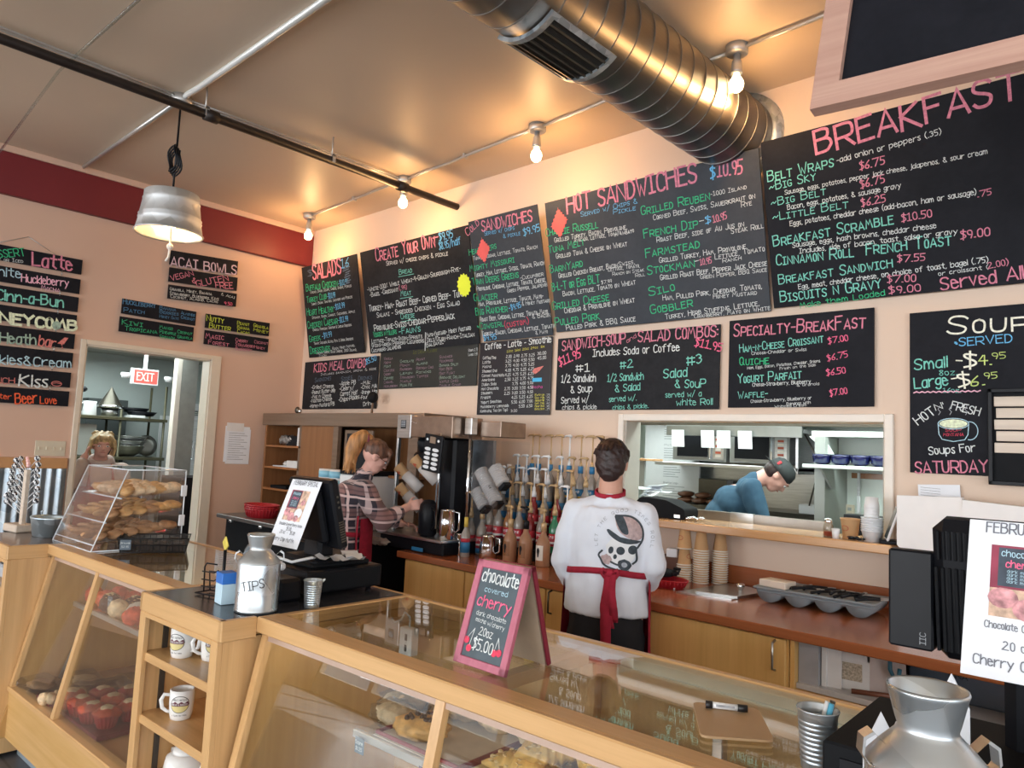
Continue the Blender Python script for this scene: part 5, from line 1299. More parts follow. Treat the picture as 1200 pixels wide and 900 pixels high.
lf = ctop('light_fitting', 'small yellow strip light fitting under the front rail of the case', 'light', .14, .10, 1.0); M().box((-.10, -.012, 0), (.05, .012, .02), .003).obj('housing', m_plastw, lf); M().box((.0, -.010, -.004), (.06, .010, .0)).obj('lens', mat('warm_lens', (1, .9, .6), .3, var=0, emit=(1, .85, .5, 1), es=4), lf)
l_ = bpy.data.lights.new('case_lamp', 'POINT'); l_.energy = .35; l_.color = (1, .85, .6); l_.shadow_soft_size = .03; lo = bpy.data.objects.new('case_lamp', l_); COL.objects.link(lo); lo.location = cw(.17, .12, .97)
# ---- left case contents
m_orange = mat('red_orange_frosting', (.70, .10, .04), .5, var=.3, vs=40, bump=.4, bs=60)
i = 0
for (u, v, lab) in ((-1.56, .0, 'front row, left'), (-1.44, -.005, 'front row, second'), (-1.32, .0, 'front row, third'), (-1.50, .11, 'middle row, left'), (-1.37, .11, 'middle row, second'), (-1.22, .03, 'front row, right end'), (-1.24, .14, 'middle row, right'), (-1.44, .22, 'back row, left'), (-1.30, .24, 'back row, right'), (-1.14, .20, 'back row, right end')):
    rt = ctop('muffin', 'muffin in a red paper cup, '+lab, 'muffin', u, v, .352, .7*i, 'red-cupped muffins under film in the left case'); i += 1
    vs = []; b = M(); n = 36
    pr = [(.036, 0), (.055, .062)]
    for r, z in pr:
        for k in range(n): a = 2*pi*k/n; vs.append(((r+(.0025 if k % 2 else -.0015))*cos(a), (r+(.0025 if k % 2 else -.0015))*sin(a), z))
    b.add(vs, [(k, (k+1) % n, n+(k+1) % n, n+k) for k in range(n)]+[tuple(range(n))[::-1]]); b.obj('paper_cup', m_redpap, rt)
    M().ball((0, 0, .060), (.056, .056, .026), 20, 10, .25, 25, i).obj('crown', m_redpap if i % 4 == 0 else m_orange, rt); M().ball((.004, .0, .080), (.030, .028, .012), 14, 8, .3, 20, i).obj('cream', m_bakel, rt)
fw = ctop('film_wrap', 'clear film bag draped over the red muffins', 'film', -1.36, .08, .352); b = M(); vs = []; N = 18
for i in range(N+1):
    for j in range(N+1):
        x = -.30+.6*i/N; y = -.15+.34*j/N; e = min(1, min(i, N-i, j*1.0, N-j)/3); z = .112*e+.018*noise.noise(Vector((x*14, y*14, 3)))*1.0+.004
        vs.append((x, y, max(.002, z)))
b.add(vs, [(i*(N+1)+j, (i+1)*(N+1)+j, (i+1)*(N+1)+j+1, i*(N+1)+j+1) for i in range(N) for j in range(N)], True); b.obj('sheet', m_film, fw, fix=False)
t_ = tray('dark red tray under the red-cupped muffins', -1.64, -.06, .3455, .56, .40, 0, False)
tb = ctop('bread_tag', 'blank cream card standing among the red muffins', 'card', -1.36, .29, .352, radians(-15)); b = M(); b.T = R(-25, 'X'); b.box((-.075, -.002, .02), (.075, .002, .17)); b.obj('card', m_parch, tb)
# plaited loaf and wrapped flat packs
pb = ctop('pastry', 'pale braided bread roll beside the mullion in the left case', 'pastry', -1.66, .0, .352, radians(80)); b = M()
for i in range(7): b.ball((-.08+.026*i, .012*(-1)**i, .028), (.026, .040, .028), 14, 9, .3, 20, i)
b.obj('crust', m_bakel, pb)
tray('dark red tray under the braided bread roll', -1.82, -.07, .3455, .19, .30, 0, False)
for i, (u, v, rz, lab) in enumerate(((-1.92, -.02, 8, 'clear clamshell pack at the far left of the left case'), (-1.86, .16, -6, 'clear clamshell pack behind the first one'), (-1.66, .30, 5, 'wrapped flat pack at the back of the left case'), (-1.50, .40, -10, 'wrapped flat pack at the back beside the cream card'))):
    rt = ctop('wrapped_pack', lab, 'pack', u, v, .3525, radians(rz)); M().ball((0, 0, .026), (.085, .055, .018), 18, 10, .3, 22, i).obj('bread', m_bakel if i % 2 else m_cook, rt)
    b = M(); b.box((-.11, -.075, .0), (.11, .075, .055), .018); b.obj('film', m_film, rt)
# upper shelf of the left case
for i, (u, v, m_, sx, lab) in enumerate(((-2.00, .22, m_orange, .055, 'red iced pastry at the left end of the upper shelf'), (-1.93, .32, m_orange, .05, 'red iced pastry second on the upper shelf'), (-1.86, .23, m_orange, .055, 'red iced pastry beside the mullion on the upper shelf'), (-1.76, .33, m_orange, .055, 'red iced pastry right of the mullion on the upper shelf'), (-1.66, .40, m_orange, .05, 'red iced pastry behind the chocolate cake'), (-1.76, .21, m_choc, .062, 'dark chocolate slab cake on the upper shelf'), (-1.63, .28, m_choc, .062, 'dark chocolate cake behind the price tag'), (-1.60, .19, m_bakel, .055, 'pale crumpled scone on the upper shelf'), (-1.48, .24, m_parch, .06, 'parchment wrapped pastry on the upper shelf'), (-1.40, .18, m_orange, .05, 'red pastry before the parchment wrapped one'), (-1.34, .29, m_orange, .05, 'red pastry behind the parchment wrapped one'), (-1.25, .22, m_bakel, .055, 'pale scone at the right of the upper shelf'))):
    scone(lab, u, v, .741, sx, sx*.8, .045, .5*i, m_, 0, 26 if m_ is m_choc else 0, None, 80+i)
rt = ctop('price_tag', 'small slate price tag standing on the upper shelf of the left case', 'tag', -1.66, .17, .795); M().box((-.026, -.002, -.02), (.026, .002, .035), .002).obj('card', m_tagb, rt)
b = M(); b.T = Matrix(((1, 0, 0, 0), (0, 0, -1, -.0025), (0, 1, 0, 0), (0, 0, 0, 1))); text(b, 'Brownie', -.02, .012, .02, .012, .010, 'n', z=.0005); text(b, '$2.95', -.016, -.008, .016, -.008, .010, 'n', z=.0005); b.obj('lettering', CH['white'], rt, fix=False)
M().box((-.003, -.001, -.055), (.003, .001, -.02)).obj('pin', m_plastw, rt)
sc = ctop('napkin_sleeve', 'clear acrylic sheet leaning beside the shelf unit in the left case', 'sheet', -.80, .02, .352); b = M(); b.T = R(-14, 'X'); b.box((-.10, 0, 0), (.12, .004, .36)); b.obj('sheet', m_acryl, sc); b = M(); b.T = R(-14, 'X'); b.box((-.104, -.001, 0), (-.098, .005, .36)); b.obj('edge', m_acryle, sc)
# ================================================================== acrylic pastry box
ab = ctop('pastry_box', 'clear acrylic countertop pastry box with three sloping shelves', 'display box', -2.26, .075, H)
Wd, Dp, Ht = .55, .45, .41; tv = .145
def quad_plate(b, pts, th):
    P = [Vector(p) for p in pts]; n = (P[1]-P[0]).cross(P[2]-P[0]).normalized()*th; b.add([*P, *[p+n for p in P]], [(0, 1, 2, 3), (7, 6, 5, 4), (0, 4, 5, 1), (1, 5, 6, 2), (2, 6, 7, 3), (3, 7, 4, 0)]); return b
quad_plate(M(), [(0, 0, 0), (Wd, 0, 0), (Wd, tv, Ht), (0, tv, Ht)], .004).obj('front_panel', glass_mat('frosty_acrylic', (.97, .98, 1), .14, .95, 1.45, 1.5), ab)
quad_plate(M(), [(0, tv, Ht), (Wd, tv, Ht), (Wd, Dp, Ht), (0, Dp, Ht)], -.004).obj('top_panel', m_acryl, ab)
for x in (0, Wd-.004): quad_plate(M(), [(x, 0, 0), (x, Dp, 0), (x, Dp, Ht), (x, tv, Ht)], .004).obj('side_panel', m_acryl, ab)
quad_plate(M(), [(0, Dp, 0), (Wd, Dp, 0), (Wd, Dp, Ht), (0, Dp, Ht)], .004).obj('rear_door', m_acryl, ab)
b = M()
for a, c in (((0, 0, 0), (Wd, 0, 0)), ((Wd, 0, 0), (Wd, tv, Ht)), ((0, 0, 0), (0, tv, Ht)), ((0, tv, Ht), (Wd, tv, Ht)), ((Wd, tv, Ht), (Wd, Dp, Ht)), ((Wd, Dp, 0), (Wd, Dp, Ht)), ((Wd, 0, 0), (Wd, Dp, 0)), ((0, Dp, Ht), (Wd, Dp, Ht)), ((0, tv, Ht), (0, Dp, Ht)), ((0, Dp, 0), (0, Dp, Ht))): b.tube([a, c], .0035, 6)
b.obj('edge', m_acryle, ab)
for z in (.14, .30): M().box((Wd-.002, Dp-.022, z-.03), (Wd+.008, Dp+.010, z+.03), .003).obj('hinge', m_plastw, ab)
SH = [(.125, .262, .42, .292, 'top', m_bakel, m_bake), (.06, .140, .42, .195, 'middle', m_bake, m_cook), (.012, .030, .40, .085, 'bottom', m_cook, m_cook)]
for si, (v0, z0, v1, z1, nm, ma, mbk) in enumerate(SH):
    quad_plate(M(), [(.006, v0, z0), (Wd-.006, v0, z0), (Wd-.006, v1, z1), (.006, v1, z1)], .003).obj('shelf', m_acryl, ab, label=nm+' shelf')
    M().tube([(.006, v0, z0), (Wd-.006, v0, z0)], .004, 6).obj('edge', m_acryle, ab)
    for r in range(4):
        for k in range(6 if r == 3 else 5):
            fu = (.07+.10*r+.012*(k % 2))/Wd; fv = v0+.055+(v1-v0-.08)*k/4.6; fz = z0+(z1-z0)*(fv-v0)/(v1-v0)+.005
            rt = ctop('cookie', '', 'cookie', -2.26+.075+.135*r, .075+fv, H+fz+.016, .4*k+r, 'pastries on the shelves of the acrylic box')
            rt['label'] = '%s %s of the %s row, %s shelf of the acrylic box' % (('first', 'second', 'third', 'fourth', 'fifth', 'sixth')[k], ('flaky turnover', 'golden bun', 'brown cookie')[si], ('far left', 'second', 'third', 'right-hand')[r], nm)
            b = M(); b.T = R(-28, 'X'); b.ball((0, 0, .006), (.056, .036, .017 if si else .022), 18, 10, .22, 40, k+r*7+si*31); b.obj('crust', ma if (r+k) % 3 else mbk, rt)
# wire basket with brownies beside the box
wb = ctop('basket', 'black wire tray of brownies with a small slate tag, right of the acrylic box', 'basket', -1.60, .17, H, radians(62))
bw, bd, bh = .30, .16, .075
b = M()
for z, k in ((.004, 0), (.04, .008), (bh, .016)): b.tube([(-k, -k, z), (bw+k, -k, z), (bw+k, bd+k, z), (-k, bd+k, z)], .003, 6, True)
for i in range(11): x = bw*i/10; b.tube([(x, -.016, bh), (x, 0, .004), (x, bd, .004), (x, bd+.016, bh)], .0016, 5)
for i in range(5): y = bd*i/4; b.tube([(-.016, y, bh), (0, y, .004), (bw, y, .004), (bw+.016, y, bh)], .0016, 5)
b.obj('wire_frame', m_black, wb)
b = M(); b.T = Tr(.0, -.022, .02); b.box((0, -.003, 0), (.05, .0, .05), .002); b.obj('tag', m_tagb, wb)
b = M(); b.T = Matrix(((1, 0, 0, .004), (0, 0, -1, -.0255), (0, 1, 0, .02), (0, 0, 0, 1))); text(b, 'Brownie', .0, .030, .042, .030, .009, 'n', z=.0006); text(b, '$2.95', .004, .012, .036, .012, .009, 'n', z=.0006); b.obj('lettering', CH['white'], wb, fix=False)
m_mesh = NT('dark_mesh'); _tr = m_mesh.n('BsdfTransparent'); _bb = m_mesh.n('BsdfPrincipled', None, Base_Color=(.02, .018, .015), Roughness=.5); _mx = m_mesh.n('MixShader', None, i0=.62); m_mesh.t.links.new(_tr.outputs[0], _mx.inputs[1]); m_mesh.t.links.new(_bb.outputs[0], _mx.inputs[2]); m_mesh.t.links.new(_mx.outputs[0], m_mesh.out.inputs[0])
for q in ([(-.016, -.016, bh), (bw+.016, -.016, bh), (bw, 0, .004), (0, 0, .004)], [(-.016, bd+.016, bh), (bw+.016, bd+.016, bh), (bw, bd, .004), (0, bd, .004)], [(-.016, -.016, bh), (-.016, bd+.016, bh), (0, bd, .004), (0, 0, .004)], [(bw+.016, -.016, bh), (bw+.016, bd+.016, bh), (bw, bd, .004), (bw, 0, .004)]):
    M().add(q, [(0, 1, 2, 3)]).obj('mesh_side', m_mesh.mat, wb, fix=False)
for i in range(4):
    for j in range(2):
        rt = ctop('brownie', 'dark wrapped brownie in the wire tray, %s pair from the tag, %s row' % (('first', 'second', 'third', 'last')[i], ('near', 'far')[j]), 'brownie', 0, 0, 0, 0, 'brownies in the wire tray'); p = wb.matrix_world if False else None
        a = CTH+radians(62); o_ = cw(-1.60, .17, H); rt.location = (o_.x+cos(a)*(.04+.072*i)-sin(a)*(.04+.078*j), o_.y+sin(a)*(.04+.072*i)+cos(a)*(.04+.078*j), H+.008); rt.rotation_euler = (0, 0, a)
        M().box((-.032, -.034, 0), (.032, .034, .036), .006).obj('cake', m_cook if j else mat('brownie', (.12, .045, .025), .6, var=.3, vs=40), rt); M().box((-.034, -.036, -.001), (.034, .036, .039), .007).obj('wrap', m_film, rt)
# ---- lollipop tree and tub at the far left
pp = ctop('lollipop_stand', 'wooden stand of black and white swirl lollipops at the far left', 'stand', -2.72, .03, H, radians(8))
M().box((-.07, -.05, 0), (.09, .05, .045), .006).obj('base', m_slat, pp); M().box((.03, -.012, .04), (.065, .012, .36), .003).obj('post', m_slat, pp)
random.seed(5); k = 0
m_swb = mat('lolly_black', (.02, .02, .03), .25); m_swk = mat('lolly_pink', (.85, .50, .48), .3)
for i in range(8):
    for s in (-1, 0, 1):
        z = .10+.035*i+.008*s; x0 = .045; L_ = .10+.05*random.random()-.006*i; x = x0-L_*(1 if s < 1 else -.45); y = s*.035; zz = z+.075
        lp = M(); lp.tube([(x0, 0, z), (x, y, zz-.005)], .002, 5); so = lp.obj('stick', m_plastw, pp)
        lp = M(); lp.m = 0; lp.ball((x, y, zz), (.017, .017, .017), 12, 8); c0 = lp.obj('candy', [m_plastw, m_swb], pp); pm = c0.data.polygons
        for p in pm: p.material_index = 1 if ((math.atan2(p.center.y-y, p.center.x-x)*1.3+p.center.z*60+k) % 2.2) > 1.15 else 0
        k += 1
lp = M()
for i in range(4): lp.ball((.055-.008*i, .0, .385+.014*i), .013-.001*i, 10, 7)
lp.obj('top_candy', m_swk, pp, label='pink candy tip')
tu = ctop('tub', 'oval galvanized tub beside the lollipop stand', 'tub', -2.44, .10, H)
M().lathe([(.085, 0), (.088, .002), (.105, .095), (.110, .100), (.111, .106), (.108, .108), (.103, .100), (.084, .006), (0, .006)], 44, sx=1.12, sy=.80).obj('body', galv('tub_blue_galvanized', (.42, .52, .58), (.64, .74, .80), 14), tu)
M().tube([(-.12, 0, .105), (-.135, 0, .125), (-.105, 0, .13)], .004, 6).obj('handle', m_galv, tu)
bk = ctop('card_terminal', 'small black box between the tub and the acrylic box', 'terminal', -2.50, .50, H); M().box((-.05, -.03, 0), (.08, .05, .15), .008).obj('body', m_black, bk); M().box((-.03, -.032, .06), (.06, -.029, .13)).obj('screen', m_screen, bk)
bk = ctop('monitor', 'dark tilted screen behind the acrylic box, below the doorway', 'monitor', -2.50, .52, H); slab(bk, .0, .10, .09, .27, .03, -.10, .22, 'screen', m_blackmat); M().box((-.02, .03, 0), (.10, .12, .14), .01).obj('stand', m_black, bk)
# ================================================================== back counter
CZ = .92
ct = thing('countertop', 'reddish cherry laminate back countertop under the menu boards', 'countertop', (-4.15, 0, 0))
M().box((0, -.962, CZ-.045), (3.95, -.004, CZ), .005).obj('top', m_redwood, ct)
M().box((0, -.024, CZ), (3.95, -.004, CZ+.105), .003).obj('backsplash', m_redwood, ct)
def handle(par, x, y, z, L=.12, mt=m_steel):
    M().tube([(x, y, z-L/2), (x, y-.028, z-L/2+.008), (x, y-.03, z), (x, y-.028, z+L/2-.008), (x, y, z+L/2)], .0055, 8).obj('handle', mt, par)
for x0, x1, hx, lab in ((-4.09, -3.484, None, 'honey maple base cabinet at the left end of the back counter'), (-3.480, -2.80, None, 'honey maple base cabinet under the syrup bottles'), (-2.796, -2.10, .045, 'honey maple base cabinet behind the employee in white'), (-2.096, -1.385, .66, 'honey maple base cabinet with steel handle at its right edge')):
    cb_ = thing('base_cabinet', lab, 'cabinet', (x0, 0, 0), group=None); w = x1-x0
    M().box((0, -.91, .10), (w, -.03, CZ-.046)).obj('body', m_cab, cb_); M().box((.01, -.86, 0), (w-.01, -.05, .10)).obj('plinth', m_blackmat, cb_)
    d = M().box((.004, -.932, .115), (w-.004, -.911, CZ-.055), .003).obj('door', m_cab, cb_)
    if hx: handle(d, hx, -.932, .79 if hx > .3 else .80, .13, m_steel if hx > .3 else m_darksteel)
os_ = thing('shelf_unit', 'open white shelf bay under the right end of the back counter', 'shelf', (-1.38, 0, 0))
M().box((0, -.90, .0), (.02, -.03, CZ-.046)).obj('side_panel', m_cab, os_); M().box((.02, -.88, .655), (1.16, -.03, .68), .002).obj('shelf', mat('white_melamine', (.60, .57, .54), .4), os_); M().box((.02, -.05, .0), (1.16, -.03, CZ-.046)).obj('back_panel', m_hutch, os_); M().box((.02, -.88, .10), (1.16, -.03, .12)).obj('shelf', m_cab, os_)
M().box((.022, -.86, .68), (.11, -.10, CZ-.05)).obj('inner_post', mat('grey_melamine', (.42, .42, .44), .5), os_)
def cthing2(name, label, cat, x, y, z, rz=0, group=None): return thing(name, label, cat, (x, y, z), radians(rz), group)
bx = cthing2('cardboard_box', 'opened white cardboard box with torn flaps under the counter', 'box', -1.22, -.72, .68, 8)
M().box((-.04, -.10, 0), (.02, -.09, .19)).obj('flap', m_card, bx); M().box((-.02, -.08, 0), (.13, .12, .13), .002).obj('body', m_card, bx); b = M(); b.T = Tr(.0, -.08, .125) @ R(-12, 'X'); b.box((-.01, -.004, 0), (.12, 0, .075)); b.obj('flap', m_card, bx); b = M(); b.T = Tr(.13, -.08, .0) @ R(18, 'Z'); b.box((0, 0, 0), (.14, .004, .185)); b.obj('flap', mat('pinkish_card', (.56, .46, .42), .7), bx)
M().box((-.018, -.082, .04), (.10, -.079, .115), .001).obj('crumbs_label', mat('speckled_card', (.50, .42, .32), .7, var=.4, vs=120), bx)
sl = cthing2('white_board', 'narrow white board on edge beside the torn carton under the counter', 'board', -1.265, -.84, .68); M().box((0, 0, 0), (.022, .25, .205), .002).obj('panel', m_card, sl)
hk = cthing2('teal_hook', 'teal plastic hook shaped tool hanging under the counter', 'tool', -1.0, -.78, .68); M().tube([(0, 0, .19), (.0, 0, .12), (.015, 0, .09), (.035, 0, .10), (.038, 0, .13)], .009, 8).obj('hook', mat('teal_plastic', (.02, .12, .18), .35), hk)
wt = cthing2('wooden_tongs', 'brown wooden tool lying under the counter before the carton', 'tool', -1.13, -.86, .695, 12); M().tube([(0, 0, 0), (.20, .03, .004)], .011, 8).obj('handle', mat('dark_brown_wood', (.18, .06, .03), .4), wt)
cl = cthing2('cloth', 'crumpled cream cloth under the right end of the back counter', 'cloth', -.92, -.74, .68); b = M()
for i in range(5): b.ball((.035*i-.03, .02*sin(i*2), .03+.012*(i % 3)), (.055, .05, .035), 16, 10, .7, 26, i+5)
b.obj('cloth', mat('cream_cloth', (.52, .47, .36), .9, var=.1, bump=.2), cl)
bn = cthing2('plastic_bin', 'clear blue-grey plastic bin marked WNA behind the cream cloth', 'bin', -.88, -.50, .68); M().box((-.10, -.10, 0), (.42, .30, .17), .01).obj('body', mat('blue_grey_plastic', (.12, .15, .20), .3), bn); b = M(); b.T = Matrix(((1, 0, 0, .06), (0, 0, -1, -.102), (0, 1, 0, .10), (0, 0, 0, 1))); text(b, 'WNA', 0, 0, .07, 0, .022, 'b', z=.001); b.obj('lettering', m_ink, bn, fix=False)
rb_ = cthing2('carton', 'small white and red carton at the far right under the counter', 'carton', -.55, -.80, .68); M().box((0, 0, 0), (.14, .10, .10), .002).obj('body', m_card, rb_); M().box((.05, -.002, .02), (.12, 0, .085)).obj('red_panel', m_red, rb_)
# ------------------------------------------------------------------ ledge and things on it
lg = thing('serving_ledge', 'oak serving ledge across the kitchen hatch', 'ledge', (-2.97, 0, 0)); M().box((0, -.25, 1.222), (1.825, .12, 1.27), .006).obj('top', m_ledge, lg)
LZ = 1.27
def L_(name, label, cat, x, y, rz=0, group=None): return cthing2(name, label, cat, x, y, LZ, rz, group)
bb = L_('toaster', 'black rounded appliance on the ledge behind the shoulder of the employee in white', 'appliance', -2.57, -.06, 5)
M().prism(rpoly([(-.16, 0), (.19, 0), (.19, .065), (.06, .115), (-.12, .125), (-.16, .08)], .02), .20, (0, .12, 0), (1, 0, 0), (0, 0, 1)).obj('body', m_blackmat, bb); M().box((.12, -.085, .01), (.16, -.08, .03), .001).obj('badge', m_steel, bb)
cf = L_('cutlery_pile', 'small pile of chrome pieces beside the black appliance on the ledge', 'cutlery', -2.32, -.10); b = M(); random.seed(3)
for i in range(6): b.T = Tr(.02*i-.04, random.uniform(-.02, .02), .012+.004*(i % 3)) @ R(i*40, 'Z'); b.ball((0, 0, 0), (.022, .012, .010), 10, 6)
b.obj('metal', m_chrome, cf)
jr = L_('glass_jar', 'small glass shaker jar with chrome lid on the ledge', 'jar', -1.485, -.16)
M().lathe([(.022, 0), (.026, .004), (.026, .06), (.020, .075), (.018, .078), (0, .078)], 20).obj('glass', m_glassd, jr); M().lathe([(.019, .076), (.021, .080), (.017, .096), (0, .10)], 18).obj('lid', m_chrome, jr); M().lathe([(.022, .004), (.022, .028), (0, .028)], 16).obj('spice', mat('red_spice', (.35, .06, .03), .8), jr)
m_kraft = mat('kraft_cup', (.62, .38, .19), .6, var=.05); m_cupw = mat('cup_white', (.80, .76, .68), .5, var=.03); m_cupred = mat('cup_red_print', (.50, .10, .05), .6)
def paper_cup(par, z0, h=.12, r0=.030, r1=.043, inv=False, logo=True, off=(0, 0)):
    b = M(); c = (off[0], off[1], z0)
    if inv: b.lathe([(r1+.004, 0), (r1+.007, .003), (r1+.001, .007), (r0, h), (r0-.003, h), (r0-.005, h-.006), (0, h-.006)], 28, c)
    else: b.lathe([(r0, 0), (r1, h-.004), (r1+.003, h-.002), (r1+.002, h+.001), (r1-.003, h), (r0-.002, .006), (0, .006)], 28, c)
    o = b.obj('cup', m_kraft, par)
    if inv: M().lathe([(r1+.0045, -.001), (r1+.0085, .003), (r1+.003, .0062)], 28, c).obj('rim', m_cupw, par)
    if logo:
        b = M(); pts = [(.020*cos(a), h*.52+.013*sin(a)) for a in [2*pi*i/24 for i in range(25)]]; b.ribbon(pts, .003, 0); b.ribbon([(-.017, h*.50), (.017, h*.54)], .006, 0)
        def wr(p):
            t = p[1]/h; r = (r1+(r0-r1)*t if inv else r0+(r1-r0)*t)+.0012; a = p[0]/r-.35; return (off[0]+r*sin(a), off[1]-r*cos(a), z0+p[1])
        b.v = [wr(p) for p in b.v]; b.obj('logo', m_cupred, par, fix=False)
    return o
pc_ = L_('paper_cup', 'kraft paper cup with red logo standing open on the ledge', 'cup', -1.385, -.12); paper_cup(pc_, 0, .105, .036, .048); M().lathe([(.046, .100), (.0, .100)], 20).obj('fill', m_cupw, pc_)
sm = L_('sauce_cup', 'small white portion cup between jar and kraft cup on the ledge', 'cup', -1.435, -.19); M().lathe([(.016, 0), (.021, .05), (.019, .05), (.015, .003), (0, .003)], 18).obj('cup', m_plastw, sm)
for i, (x, y, n, lab) in enumerate(((-1.27, -.14, 7, 'stack of wide white foam tubs on the ledge'),)):
    for k in range(n):
        rt = L_('foam_tub', 'wide white foam tub, %s from the bottom of the stack on the ledge' % (('first', 'second', 'third', 'fourth', 'fifth', 'sixth', 'seventh')[k]), 'tub', x, y, 0, 'stacked white foam tubs'); rt.location.z = LZ+.011*k
        M().lathe([(.038, 0), (.050, .05), (.054, .052), (.054, .056), (.048, .055), (.036, .004), (0, .004)], 24).obj('tub', m_plastw, rt)
for k in range(4):
    rt = L_('foam_cup', 'narrow white foam cup, %s of the tower on the tubs' % (('lowest', 'second', 'third', 'top')[k]), 'cup', -1.275, -.13, 0, 'narrow foam cups on the tubs'); rt.location.z = LZ+.123+.016*k
    M().lathe([(.036, 0), (.037, .004), (.030, .055), (0, .055)], 22).obj('cup', m_plastw, rt)
ck_ = L_('cutlery_pile', 'small heap of black plastic cutlery before the foam tubs on the ledge', 'cutlery', -1.32, -.215); b = M(); random.seed(8)
for i in range(9): b.T = Tr(random.uniform(-.035, .035), random.uniform(-.012, .012), .008+.003*(i % 4)) @ R(random.uniform(0, 180), 'Z'); b.ball((0, 0, 0), (.022, .008, .006), 8, 6)
b.obj('cutlery', m_black, ck_)
tb_ = L_('tablet', 'white framed tablet leaning on a black stand at the right end of the ledge', 'tablet', -1.205, -.17, -70)
b = M(); b.T = R(-18, 'X'); b.box((-.085, 0, .02), (.085, .012, .20), .005); b.obj('case', m_plastw, tb_); b = M(); b.T = R(-18, 'X'); b.box((-.075, -.0015, .03), (.075, 0, .19)); b.obj('screen', mat('grey_screen', (.10, .14, .14), .12), tb_); M().box((-.05, -.02, 0), (.05, .09, .02), .004).obj('base', m_black, tb_)
# ------------------------------------------------------------------ counter things, right part
for k, (x, y, n, lab) in enumerate(((-2.315, -.215, 8, 'left'), (-2.215, -.195, 15, 'middle'), (-2.135, -.11, 15, 'right'))):
    for j in range(n):
        rt = cthing2('paper_cup', 'kraft paper cup number ' if False else '', 'cup', x, y, CZ+.0135*j, 15*j, 'upturned kraft paper cups stacked on the back counter')
        rt['label'] = 'upturned kraft paper cup, %s of the %s stack' % ('topmost' if j == n-1 else ('lowest' if j == 0 else 'somewhere in the middle'), lab)
        paper_cup(rt, 0, .115 if k else .10, .028, .041, True, j == n-1)
    if k == 0:
        rt = cthing2('paper_cup', 'large upturned kraft cup capping the left stack', 'cup', x, y, CZ+.19, 0); paper_cup(rt, 0, .125, .030, .043, True, True)
lid = cthing2('sink_cover', 'flat stainless steel well lid with a chrome knob set in the counter', 'lid', -1.93, -.36, CZ, 0)
b = M(); b.prism([(-.20, -.26), (.09, -.19), (.13, .16), (-.16, .28)], .006); b.obj('rim', m_steel, lid); b = M(); b.prism([(-.11, -.20), (.10, -.14), (.13, .15), (-.10, .24)], .012, (0, 0, .004)); b.obj('plate', m_steel, lid); M().lathe([(.014, .014), (.012, .020), (.022, .030), (.024, .045), (.018, .052), (0, .053)], 20, (.02, .06, 0)).obj('knob', m_chrome, lid)
tr = cthing2('cutlery_tray', 'grey plastic cutlery tray with four round wells at the right of the back counter', 'tray', -1.76, -.47, CZ, 3); m_gp = mat('grey_tray_plastic', (.23, .26, .28), .5, var=.05)
b = M(); b.box((0, 0, .070), (.60, .30, .082), .004); b.box((.012, .012, .045), (.588, .288, .072), .012); b.obj('rim', m_gp, tr)
for i in range(4):
    b = M(); b.T = Tr(.078+.148*i, 0, .072) @ R(-90, 'X'); n = 20
    vs = [(.066*cos(a), .068*sin(a), z) for z in (.018, .285) for a in [pi*j/n for j in range(n+1)]]
    b.add(vs, [(j, j+1, n+1+j+1, n+1+j) for j in range(n)]+[tuple(range(n+1)), tuple(range(n+1, 2*n+2))[::-1]], True); o = b.obj('well', m_gp, tr)
for i in range(14):
    x = .20+.028*i; rt = cthing2('cutlery', 'black handled fork or knife lying in the grey tray', 'cutlery', -1.76+x, -.36+.05*sin(i*2.3), CZ+.088+.004*(i % 4), 60+40*sin(i*1.9), 'black cutlery in the grey tray')
    M().tube([(-.07, 0, 0), (-.02, 0, .006), (.05, 0, .004)], [.008, .007, .005], 6).obj('handle', m_black, rt); M().ball((.07, 0, .004), (.025, .011, .003), 8, 5).obj('tip', m_steel, rt)
wb_ = cthing2('white_box', 'small white carton resting on the left end of the grey cutlery tray', 'carton', -1.74, -.44, CZ+.083, -8); M().box((0, 0, 0), (.15, .11, .035), .003).obj('carton', mat('cream_carton', (.72, .62, .52), .6), wb_)
rb = cthing2('food_basket', 'red plastic basket lined with paper by the hand of the employee in white', 'basket', -2.27, -.50, CZ); 
def basket(par, a, bb_, h, mt=m_red):
    b = M(); n = 32; vs = []
    for r, z in ((.82, 0), (1, h), (1.05, h+.004), (1.05, h-.004), (.98, h-.003), (.80, .004)):
        for k in range(n): q = 2*pi*k/n; vs.append((a*r*cos(q), bb_*r*sin(q), z))
    fs = [(l*n+k, l*n+(k+1) % n, (l+1)*n+(k+1) % n, (l+1)*n+k) for l in range(5) for k in range(n)]+[tuple(range(n))[::-1], tuple(5*n+k for k in range(n))]
    b.add(vs, fs, True); b.obj('basket', mt, par); b = M()
    for k in range(n): 
        q = 2*pi*k/n; b.tube([(a*.86*cos(q), bb_*.86*sin(q), .008), (a*1.0*cos(q), bb_*1.0*sin(q), h-.004)], .003, 4)
    o = b.obj('ribs', mt, par)
basket(rb, .135, .085, .045)
wr_ = cthing2('sandwich_bag', 'black handled tool resting in the red basket on the counter', 'tool', -2.33, -.47, CZ+.05, 15); M().ball((0, 0, .02), (.10, .06, .028), 18, 10, .2, 20, 4).obj('body', m_blackmat, wr_); M().tube([(.07, -.02, .02), (.12, -.03, .03), (.125, -.02, .05), (.09, -.01, .05)], .010, 8).obj('handle', m_black, wr_)
M().box((-.06, -.05, 0), (.09, .05, .012), .004).obj('liner', m_paper, rb)
